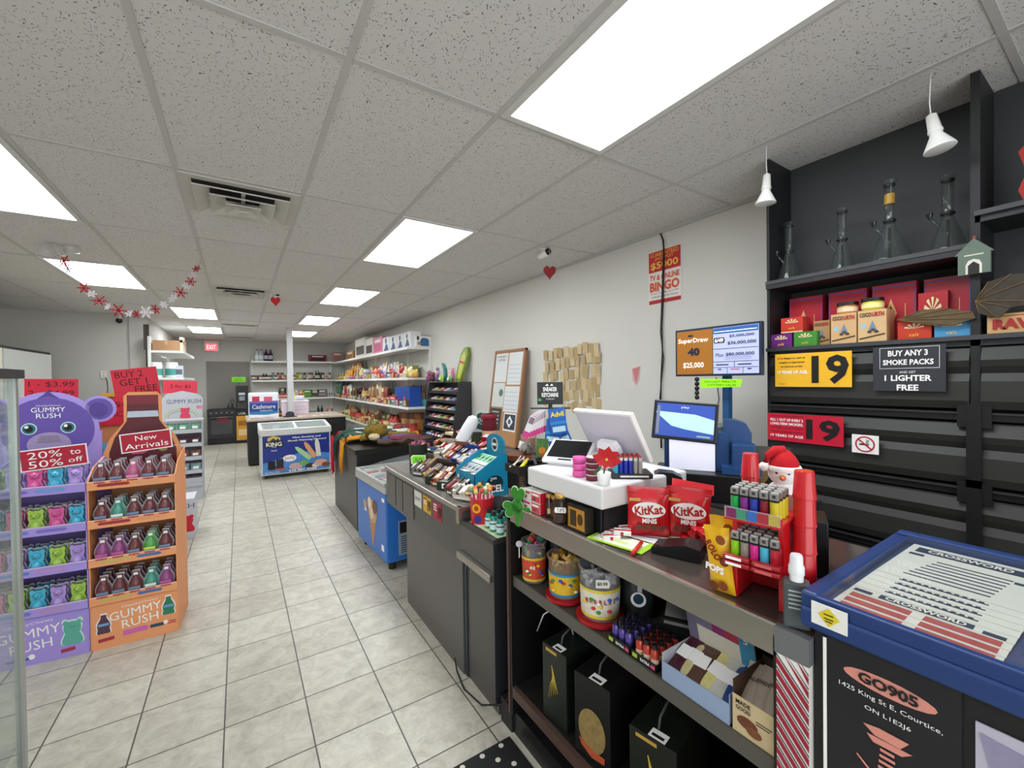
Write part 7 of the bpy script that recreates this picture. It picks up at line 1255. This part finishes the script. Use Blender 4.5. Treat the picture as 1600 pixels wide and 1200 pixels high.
for k, (x, y) in enumerate(((1.02, 1.80), (1.015, 1.745), (1.02, 1.69), (1.065, 1.82), (1.06, 1.77), (1.06, 1.715), (1.105, 1.80), (1.105, 1.75), (1.10, 1.70))):
    if proto is None:
        b_ = proto = put('mouthwash_bottle', 'x', 'bottle', (x, y, LZ+.004), -32); G().lathe([(.017, 0), (.0185, .003), (.0185, .055), (.014, .068), (.010, .074)], mt('#0f8a74', .08, var=0, coat=.6), 16).obj('bottle', b_); G().lathe([(.0188, .012), (.0188, .046)], mt('#cfe6e4', .4), 16, cap=False).lathe([(.019, .047), (.019, .052)], TXT, 16, cap=False).lathe([(.0191, .036), (.0191, .042)], mt('#2a4a50', .4), 16, cap=False).obj('label', b_); G().cyl(.011, .074, .092, mt('#1c1a20', .35), n=14).obj('cap', b_)
    else: b_ = dup(proto, (x, y, LZ+.004), -32)
    b_['label'] = f'small green mouthwash bottle with black cap, {["front", "middle", "back"][k//3]} row, {["far", "centre", "near"][k % 3]}'; b_['group'] = 'mouthwash bottles'
# blue gum display
GX_, GY_ = 1.08, 2.30
t = put('gum_display', 'large teal-blue gum display box with round logo header', 'display box', (GX_, GY_, MZ), -90); tb = mt('#1484a8', .4)
g = G(); g.prism([(0, 0), (.22, 0), (.22, .23), (.16, .23), (0, .14)], .237, .24, tb, 'x').prism([(0, 0), (.22, 0), (.22, .23), (.16, .23), (0, .14)], 0, .003, tb, 'x').box(0, 0, 0, .24, .003, .14, tb).box(0, .217, 0, .24, .22, .23, tb).box(.003, .003, .0, .237, .217, .10, tb); g.obj('box', t)
g = G(); g.prism([(.02, .20), (.22, .20)]+[(.12+.10*cos(a), .29+.05*sin(a)) for a in [pi*i/10 for i in range(11)]], .205, .215, tb); g.disc(.12, .275, .035, TXT, y=.203, rz=.042).disc(.12, .277, .027, mt('#16323c', .4), y=.202, rz=.034).rect(.098, .268, .142, .284, TXT, y=.201); g.obj('header', t)
g = G().disc(.04, .10, .012, TXT, y=-.002).disc(.04, .04, .010, TXT, y=-.002); g.T = Matrix.Translation((.2412, 0, 0)) @ Euler((0, 0, radians(90))).to_matrix().to_4x4(); g.disc(.13, .075, .055, mt('#16323c', .4), y=-.0005, rz=.045).text('EXCEL', .11, .045, .15, TXT, h=.042, y=-.003, bold=.03).text('gum', .12, .10, .04, TXT, h=.02, y=-.003); g.obj('printed_front', t)
for k in range(10):
    g = G().box(-.02, -.045, 0, .02, .045, .012, mt('#e3ece4', .4)).box(-.018, -.02, .012, .018, .04, .0125, mt('#3fae6c' if k > 4 else '#8f9aa8', .4)).box(-.009, 0, .0125, .009, .02, .013, INK); p = loc2w((GX_, GY_, 0), -90, .028+.045*(k % 5), .055+.09*(k//5), 0)
    o = g.obj('gum_pack', None, (p[0], p[1], MZ+.135+.045*(k//5)), (26, 0, -90)); tag(o, f'{["grey-white", "green"][k//5]} gum pack in the teal display, {["farthest", "second", "third", "fourth", "nearest"][k % 5]}', 'gum pack', 'gum packs in the teal display')
# tilted candy cartons
def cbox(lab, x, y, z, rot, w, d, h, c, c2=None, wh=True):
    t = thing('candy_carton', lab, 'candy carton', (x, y, z), rot); G().box(-w/2, 0, 0, w/2, d, .003, mt(c, .5)).box(-w/2, 0, 0, w/2, .002, h*.6, mt(c2 or c, .5)).box(-w/2, 0, 0, -w/2+.002, d, h, mt(c, .5)).box(w/2-.002, 0, 0, w/2, d, h, mt(c, .5)).box(-w/2, d-.002, 0, w/2, d, h*1.5, mt(c, .5)).obj('carton', t)
    if wh: G().prism([(-w*.38, h*.15), (w*.38, h*.2), (w*.4, h*.42), (-w*.36, h*.4)], -.0015, -.0008, TXT).obj('lettering', t)
    g = G(); n = max(3, int(w/.03))
    rr = random.Random(int(x*1000+y*777)); n = max(4, int(w/.022))
    for k in range(n):
        for r in range(2):
            y0 = .006+(d-.014)*r/2; x0 = -w/2+.005+(w-.01)*k/n; hh = h*rr.uniform(.7, 1.15); cc = rr.choice([c2 or c, c2 or c, '#e3ddd2', '#3a2a26', '#a8343c', '#c9a050'])
            g.box(x0, y0, .003, x0+(w-.01)/n-.002, y0+(d-.02)/2, hh, mt(cc, .35, var=.15, sc=80)).box(x0+.003, y0+.012, hh, x0+(w-.01)/n-.005, y0+(d-.02)/2-.014, hh+.0006, mt(rr.choice(['#efe9de', '#2a2422', c2 or c]), .4))
    g.obj('bars', t); return t
cartons = [(712, 738, '#8a5a44', '#b98f70', 'brown carton of bars in the middle of the checkout counter'), (716, 720, '#b9aea0', '#d9d0c4', 'beige open carton tilted among the candy boxes'), (745, 726, '#2350a8', '#1c3f98', 'blue candy carton before the teal gum display'), (762, 712, '#a82434', '#c0283a', 'red candy carton behind the blue one'), (740, 700, '#a07f66', '#c9b49c', 'tan carton leaning behind the beige one'), (692, 744, '#5a5250', '#8a8684', 'grey-brown candy carton left of the brown one'), (705, 760, '#3f3430', '#6a5548', 'dark chocolate carton near the counter edge'), (728, 770, '#2f2a28', '#b0582c', 'dark carton of bars with orange side'), (715, 784, '#4a3f38', '#5c4c42', 'brown carton at the counter edge'), (748, 790, '#6c5a4c', '#d9cfc0', 'brown and white carton left of the lollipop tub')]
CP = [(1.18, 2.58), (1.19, 2.74), (1.17, 2.44), (1.31, 2.46), (1.32, 2.64), (1.04, 2.80), (1.03, 2.58), (1.04, 2.44), (1.02, 2.20), (1.02, 2.08)]
for k, (u, v, c, c2, lab) in enumerate(cartons):
    x, y = CP[k]; cbox(lab, x, y, MZ+.004+(.102 if x > 1.1 else .0)+(.03 if x > 1.25 else 0), (24, 0, -70+[0, 8, -10, -6, 6, 4, -8, 10, -4, 6][k]), .14, .15, .055, c, c2)
# risers carrying the tilted cartons
for k, (x, y, w_, h_) in enumerate(((1.16, 2.84, .50, .10), (1.29, 2.76, .42, .13), (1.03, 2.80, .10, .015))):
    if k == 2: continue
    o = G().box(0, 0, 0, w_, .12, h_, mt('#2c2724', .6)).obj('display_step', None, (x, y, MZ), -90); tag(o, ['low dark display step under the front candy cartons', 'taller dark display step under the rear candy cartons'][k], 'display step')
# loose candy piled between the cartons
R5 = random.Random(77)
for k in range(46):
    y = R5.uniform(2.36, 3.16); x = R5.choice([1.09, 1.10, 1.36, 1.42, 1.46]) if y < 2.86 else R5.uniform(1.12, 1.46)
    z = MZ+(.0 if x < 1.12 else .001); c = R5.choice(['#c9a35c', '#a83a44', '#3a4a8a', '#e0dad0', '#6a3a2c', '#4f8a5c', '#d9863a', '#8f8a88', '#b05a7c']); rz = R5.uniform(-120, -30)
    g = G().box(-.045, -.02, 0, .045, .02, .022, mt(c, .35, coat=.3), b=.003).box(-.03, -.012, .022, .03, .012, .0226, mt(R5.choice(['#f0ece4', '#2a2422', '#e0c050']), .4))
    lift = R5.choice([0, .024, .05]) + (.10 if 1.12 < x < 1.3 else 0)
    o = g.obj('candy_bar', None, (x, y, z+lift), (R5.uniform(-12, 12), R5.uniform(-8, 8), rz)); tag(o, 'loose wrapped bars and candy piled between the cartons on the checkout counter', 'candy', 'loose candy on the checkout counter')
# gum boxes black with white label, dark green cup
t = put('dark_cup', 'dark green ribbed cup with a lime price tag at the far counter corner', 'cup', (1.09, 2.95, MZ), -20); g = G().lathe([(.060, 0), (.064, .005), (.066, .20), (.068, .205), (.060, .205), (.058, .02), (.001, .02)], mt('#1f2a20', .5, var=.2), 26); g.obj('cup', t)
g = G().prism([(-.05, -.03), (.03, -.04), (.05, -.035), (.05, .03), (-.04, .035), (-.055, .02)], -.072, -.070, mt('#eef4e0', .5)).prism([(-.043, -.025), (.028, -.034), (.044, -.03), (.044, .024), (-.036, .028), (-.048, .015)], -.0735, -.072, mt('#7ee01c', .5)).text('5 for $1', 0, -.003, .07, mt('#22440c', .5), h=.03, y=-.075); g.at((0, 0, .09)); t2 = G(); t2.T = Matrix.Translation((0, 0, .10)); t2.prism([(-.05, -.03), (.03, -.04), (.05, -.035), (.05, .03), (-.04, .035), (-.055, .02)], -.072, -.070, mt('#eef4e0', .5)).prism([(-.043, -.025), (.028, -.034), (.044, -.03), (.044, .024), (-.036, .028), (-.048, .015)], -.0735, -.072, mt('#7ee01c', .5)).text('50', 0, -.003, .05, mt('#22440c', .5), h=.03, y=-.075); t2.obj('price_tag', t)
for k in range(9):
    o = G().pillow(.035, .05, .02, mt(['#a83a6a', '#5a2a34', '#c9a05a', '#8a3a50'][k % 4], .35, coat=.4)).obj('chocolate_egg', None, (1.09+.03*cos(k*2.4), 2.95+.03*sin(k*2.4), MZ+.175), (20*(k % 3), 10, 40*k)); fixn(o); tag(o, 'small wrapped chocolate on top of the dark green cup', 'candy', 'chocolates in the dark green cup')
for k, (x, y, r) in enumerate(((1.03, 2.52, -48), (1.03, 2.34, -55))):
    t = put('gum_box', ['black and green gum box with white label at the counter edge', 'black gum box with white label right of the green one'][k], 'box', (x, y, MZ), r); G().box(-.06, 0, 0, .06, .09, .05, mt('#1b2420', .4)).obj('box', t); G().rect(-.025, .012, .035, .042, TXT, y=-.001).box(-.05, .01, .05, .05, .08, .051, mt('#7a9a84' if k == 0 else '#9a9a98', .4)).obj('print', t)
# curved wooden chocolate rack with cream sheet
t = put('chocolate_rack', 'dark brown curved chocolate rack with cream top and orange price tag', 'display rack', (1.22, 3.10, MZ+.02), -84)
pr = [(0, 0), (.22, 0), (.24, .12), (.22, .20), (.16, .26), (.15, .22), (.10, .17), (.04, .12), (0, .06)]
for x in (0, .13): G().prism(pr, x, x+.008, mt('#4c2e24', .5), 'x').obj('side_panel', t)
for k in range(4): z = .06+.05*k; G().box(.008, .01+.045*k, z, .13, .08+.045*k, z+.004, mt('#4a2c22', .5)).box(.012, .015+.045*k, z+.004, .126, .075+.045*k, z+.022, mt(['#e0cba0', '#d9c49a', '#cfa86a', '#e3d3b0'][k], .5, var=.35, sc=60)).obj('shelf', t)
g = G(); g.T = Matrix.Translation((.14, -.02, .10)); g.prism([(-.024, -.05), (.024, -.045), (.026, .02), (.015, .035), (-.012, .035), (-.026, .015)], 0, .002, mt('#f0a41c', .5)).text('1.49', 0, -.01, .034, mt('#7a3c08', .5), h=.02, y=-.002, bold=.03); g.obj('price_tag', t)
# orange packet strip box
t = put('snack_strip_box', 'long box of orange and pink snack packets beyond the brown rack', 'snack box', (1.36, 3.30, MZ+.10), (16, 0, -84)); G().box(0, 0, 0, .16, .30, .05, mt('#b0563a', .5)).obj('box', t); 
g = G(); [g.box(.01+.048*(k % 3), .01+.055*(k//3), .05, .05+.048*(k % 3), .06+.055*(k//3), .062, mt(['#d9764a', '#e6b08a', '#b84a5a', '#8f9aa8', '#e0d0c0'][k % 5], .4)) for k in range(15)]; g.obj('packets', t)
o = G().box(0, 0, 0, .2, .3, .098, mt('#3a3634', .6)).obj('display_step', None, (1.34, 3.29, MZ), -90); tag(o, 'dark display step under the orange snack packets', 'display step')
# teal header gum box
t = put('gum_display', 'black and teal gum display with tall oval header card near the candy rack', 'display box', (1.50, 2.98, MZ), -30); G().box(0, 0, 0, .16, .16, .24, mt('#23292a', .45)).rect(.03, .16, .13, .21, TXT, y=-.001).obj('box', t); g = G(); g.at((.08, .08, .24), (14, 18, 0)).prism([(-.05, 0), (.05, 0), (.055, .16), (.03, .19), (-.03, .19), (-.055, .16)], 0, .004, mt('#dfe8e4', .4)).prism([(-.038, .03), (.038, .03), (.042, .15), (.02, .17), (-.02, .17), (-.042, .15)], -.001, 0, mt('#2c5f5c', .4)).text('05', 0, .10, .05, TXT, h=.05, y=-.003); g.obj('header', t)
t = put('mint_box', 'pale green mint box beside the teal gum display', 'box', (1.36, 2.96, MZ+.10), -40); G().box(0, 0, 0, .12, .12, .09, mt('#a9cdb0', .5)).rect(.01, .02, .11, .06, mt('#4f8a64', .5), y=-.001).obj('box', t)
o = G().box(0, 0, 0, .16, .2, .098, mt('#332e2c', .6)).obj('display_step', None, (1.33, 2.96, MZ), -90); tag(o, 'dark display step under the pale green mint box', 'display step')
# white fluffy roll and gnome
t = put('plush_roll', 'white speckled plush roll leaning among the candy cartons', 'plush', (1.38, 2.74, MZ+.15), -30); g = G(); g.tube([(-.07, 0, .0), (-.03, 0, .08), (.02, 0, .17), (.05, 0, .23), (.06, 0, .25)], [.045, .052, .05, .042, .02], mt('#e3e6ea', .95, var=.15, sc=120), 16); g.obj('roll', t); G().tube([(-.12, -.02, -.02), (-.07, 0, .0), (-.05, 0, .04)], [.03, .036, .03], mt('#b9b9bc', .8), 12).obj('grey_end', t)
t = put('santa_gnome', 'santa figure in maroon hat with white beard behind the teal gum display', 'figurine', (1.50, 2.62, MZ+.03), -30)
G().lathe([(.07, 0), (.08, .05), (.07, .16), (.05, .22)], mt('#5c1526', .9, var=.2, sc=60), 18).obj('robe', t); G().lathe([(.04, .20), (.055, .24), (.05, .29), (.03, .30)], mt('#d9a888', .7), 16).obj('face', t); G().lathe([(.05, .27), (.058, .28), (.052, .33), (.045, .39)], mt('#6a1626', .8), 16).obj('hat', t)
G().lathe([(.056, .355), (.06, .36), (.058, .385), (.05, .39)], mt('#8a1c30', .7), 16).obj('hat_band', t)
G().at((0, -.03, 0)).lathe([(.001, .08), (.03, .12), (.05, .18), (.055, .23), (.03, .25)], mt('#ece9e8', .95, var=.08, sc=80), 14).obj('beard', t); g = G(); R_ = random.Random(8)
for k in range(40): a = R_.uniform(-2.8, -.3); z = R_.uniform(.02, .18); r = .085; g.tube([(r*cos(a), r*sin(a), z), (r*1.25*cos(a+.2), r*1.25*sin(a+.2), z+.02)], .004, mt('#2a3a24', .8), n=4)
for k in range(10): a = R_.uniform(-2.6, -.5); g.ball(.008, (.1*cos(a), .1*sin(a), R_.uniform(.02, .18)), mt(['#c9a23a', '#b02a34'][k % 2], .3, .3), 8)
g.obj('garland', t); G().lathe([(.035, 0), (.04, .04), (.03, .1)], mt('#2a2f22', .9, var=.4, sc=60), 12, (-.09, -.01, .16)).obj('dark_pouch', t)
# black cloth item
g = G().pillow(.16, .12, .10, mt('#17191b', .8, var=.3, sc=30, bump=.5), wav=.01, seed=4); putx(g, 'cloth_bag', 'black cloth bag behind the mouthwash bottles', 'bag', (1.14, 1.86, LZ+.001), -60)
o = G().prism([(0, 0), (.07, 0), (.06, .035), (.01, .04)], 0, .04, mt('#e3e6ea', .4)).obj('white_packet', None, (1.13, 1.79, LZ+.004+.0), -60); tag(o, 'white packet beside the black cloth bag', 'packet')
# wooden box and clutter behind the pen tray
t = put('wooden_box', 'brown wooden box on the counter behind the teal gum display', 'box', (1.36, 2.20, MZ), -60); G().box(0, 0, 0, .24, .14, .17, mt('#2b2624', .6)).obj('stand', t); G().box(-.02, -.01, .17, .26, .15, .20, mt('#7a4424', .5)).obj('wooden_top', t)
for k in range(9):
    R_ = random.Random(k+20); g = G().pillow(.05, .05, .03, mt(['#c9c6c0', '#e0ddd8', '#8f8c88', '#2a2a2c'][k % 4], .5, var=.2)); putx(g, 'packet', 'small crumpled packet in the clutter on the wooden box', 'packet', (1.45+.06*R_.random(), 2.10+.08*R_.random(), MZ+.205+.012*(k % 3)), (R_.uniform(-40, 40), R_.uniform(-40, 40), R_.uniform(0, 180)), 'crumpled packets on the wooden box')
# keychain / medicine rack
KX, KY = 1.60, 2.04
t = put('accessory_rack', 'counter rack with black sneaker keychain sign and hanging medicine cards', 'display rack', (KX, KY, MZ), -38); G().cyl(.10, 0, .02, blk, n=24).obj('base', t); G().cyl(.012, .02, .52, mt('#3a3a3c', .4), n=12).box(-.12, -.02, .48, .12, .0, .49, mt('#3a3a3c', .4)).obj('post', t)
g = G().box(-.078, -.034, .51, .078, -.03, .645, mt('#17191a', .4)).text('SNEAKER', 0, .602, .085, TXT, h=.026, y=-.036, bold=.03).text('KEYCHAINS', 0, .568, .10, TXT, h=.026, y=-.036, bold=.03).text('3 FOR $10', 0, .542, .05, TXT, h=.009, y=-.036).prism([(-.03, .623), (-.015, .636), (-.008, .623)], -.036, -.035, TXT).prism([(0, .623), (.012, .636), (.02, .623)], -.036, -.035, TXT).rect(-.074, .53, -.052, .546, mt('#3f9a54', .5), y=-.035); g.obj('sign', t)
for k in range(7):
    g = G().at((-.045-.018*k, -.05-.012*k, .345-.004*k), (0, 4*k, -20+5*k)); g.box(-.019, 0, 0, .019, .002, .135, mt('#e6dfe0', .5)).rect(-.019, 0, .019, .038, mt('#d8418c', .5), y=-.001).rect(-.015, .088, .015, .128, mt('#8a6a7c', .5), y=-.001); g.obj('pink_card', t)
for k, (x, z, s_, r) in enumerate(((.055, .34, 1.05, -8), (.01, .28, 1., 6), (.085, .28, 1.0, -22), (.03, .24, .9, 2))):
    g = G().at((x, -.10+.014*k, z), (0, r, 0), s_); g.box(-.047, 0, 0, .047, .004, .145, mt('#1c62b8', .4)).rect(-.036, .012, .036, .042, mt('#bfe0f0', .4), y=-.001).rect(-.047, .055, .047, .07, mt('#2c8ad0', .4), y=-.001)
    if k == 0: g.text('Advil', 0, .112, .075, mt('#f0d83a', .4), h=.03, y=-.003, bold=.03)
    g.obj('blue_card', t)
for k, (x, z, c, r) in enumerate(((.03, .17, '#c93a4c', 10), (.08, .18, '#e6e2e0', -5), (.13, .20, '#d9a0a8', -20), (.0, .12, '#d9d6d6', 15), (.06, .10, '#b8303c', 0), (-.03, .06, '#c04450', 20), (.11, .11, '#e0dcdc', -12), (-.05, .12, '#b53a44', 8))):
    g = G().at((x, -.075+.004*k, z), (0, r, 0)); g.box(-.034, 0, 0, .034, .004, .09, mt(c, .45, var=.2, sc=60)).disc(0, .04, .018, TXT, y=-.001).rect(-.02, .065, .02, .078, INK if k % 2 else TXT, y=-.001); g.obj('medicine_card', t)
g = G().at((-.055, -.09, .17), (0, 3, 0)); g.box(-.035, 0, 0, .035, .004, .14, mt('#4f7a3a', .5, var=.5, sc=40)).disc(0, .07, .02, mt('#d9862c', .5), y=-.001).disc(.008, .045, .012, mt('#c9502c', .5), y=-.0015); g.obj('green_card', t)
t = put('stick_jar', 'clear jar of orange-pink sticks left of the accessory rack', 'jar', (1.56, 2.22, MZ), -36); G().lathe([(.05, 0), (.052, .30), (.05, .31)], glassy('#e0c9c0', .25), 20, cap=False).obj('jar', t); G().cyl(.046, .004, .29, mt('#c99078', .6, var=.35, sc=60), n=18).obj('sticks', t)
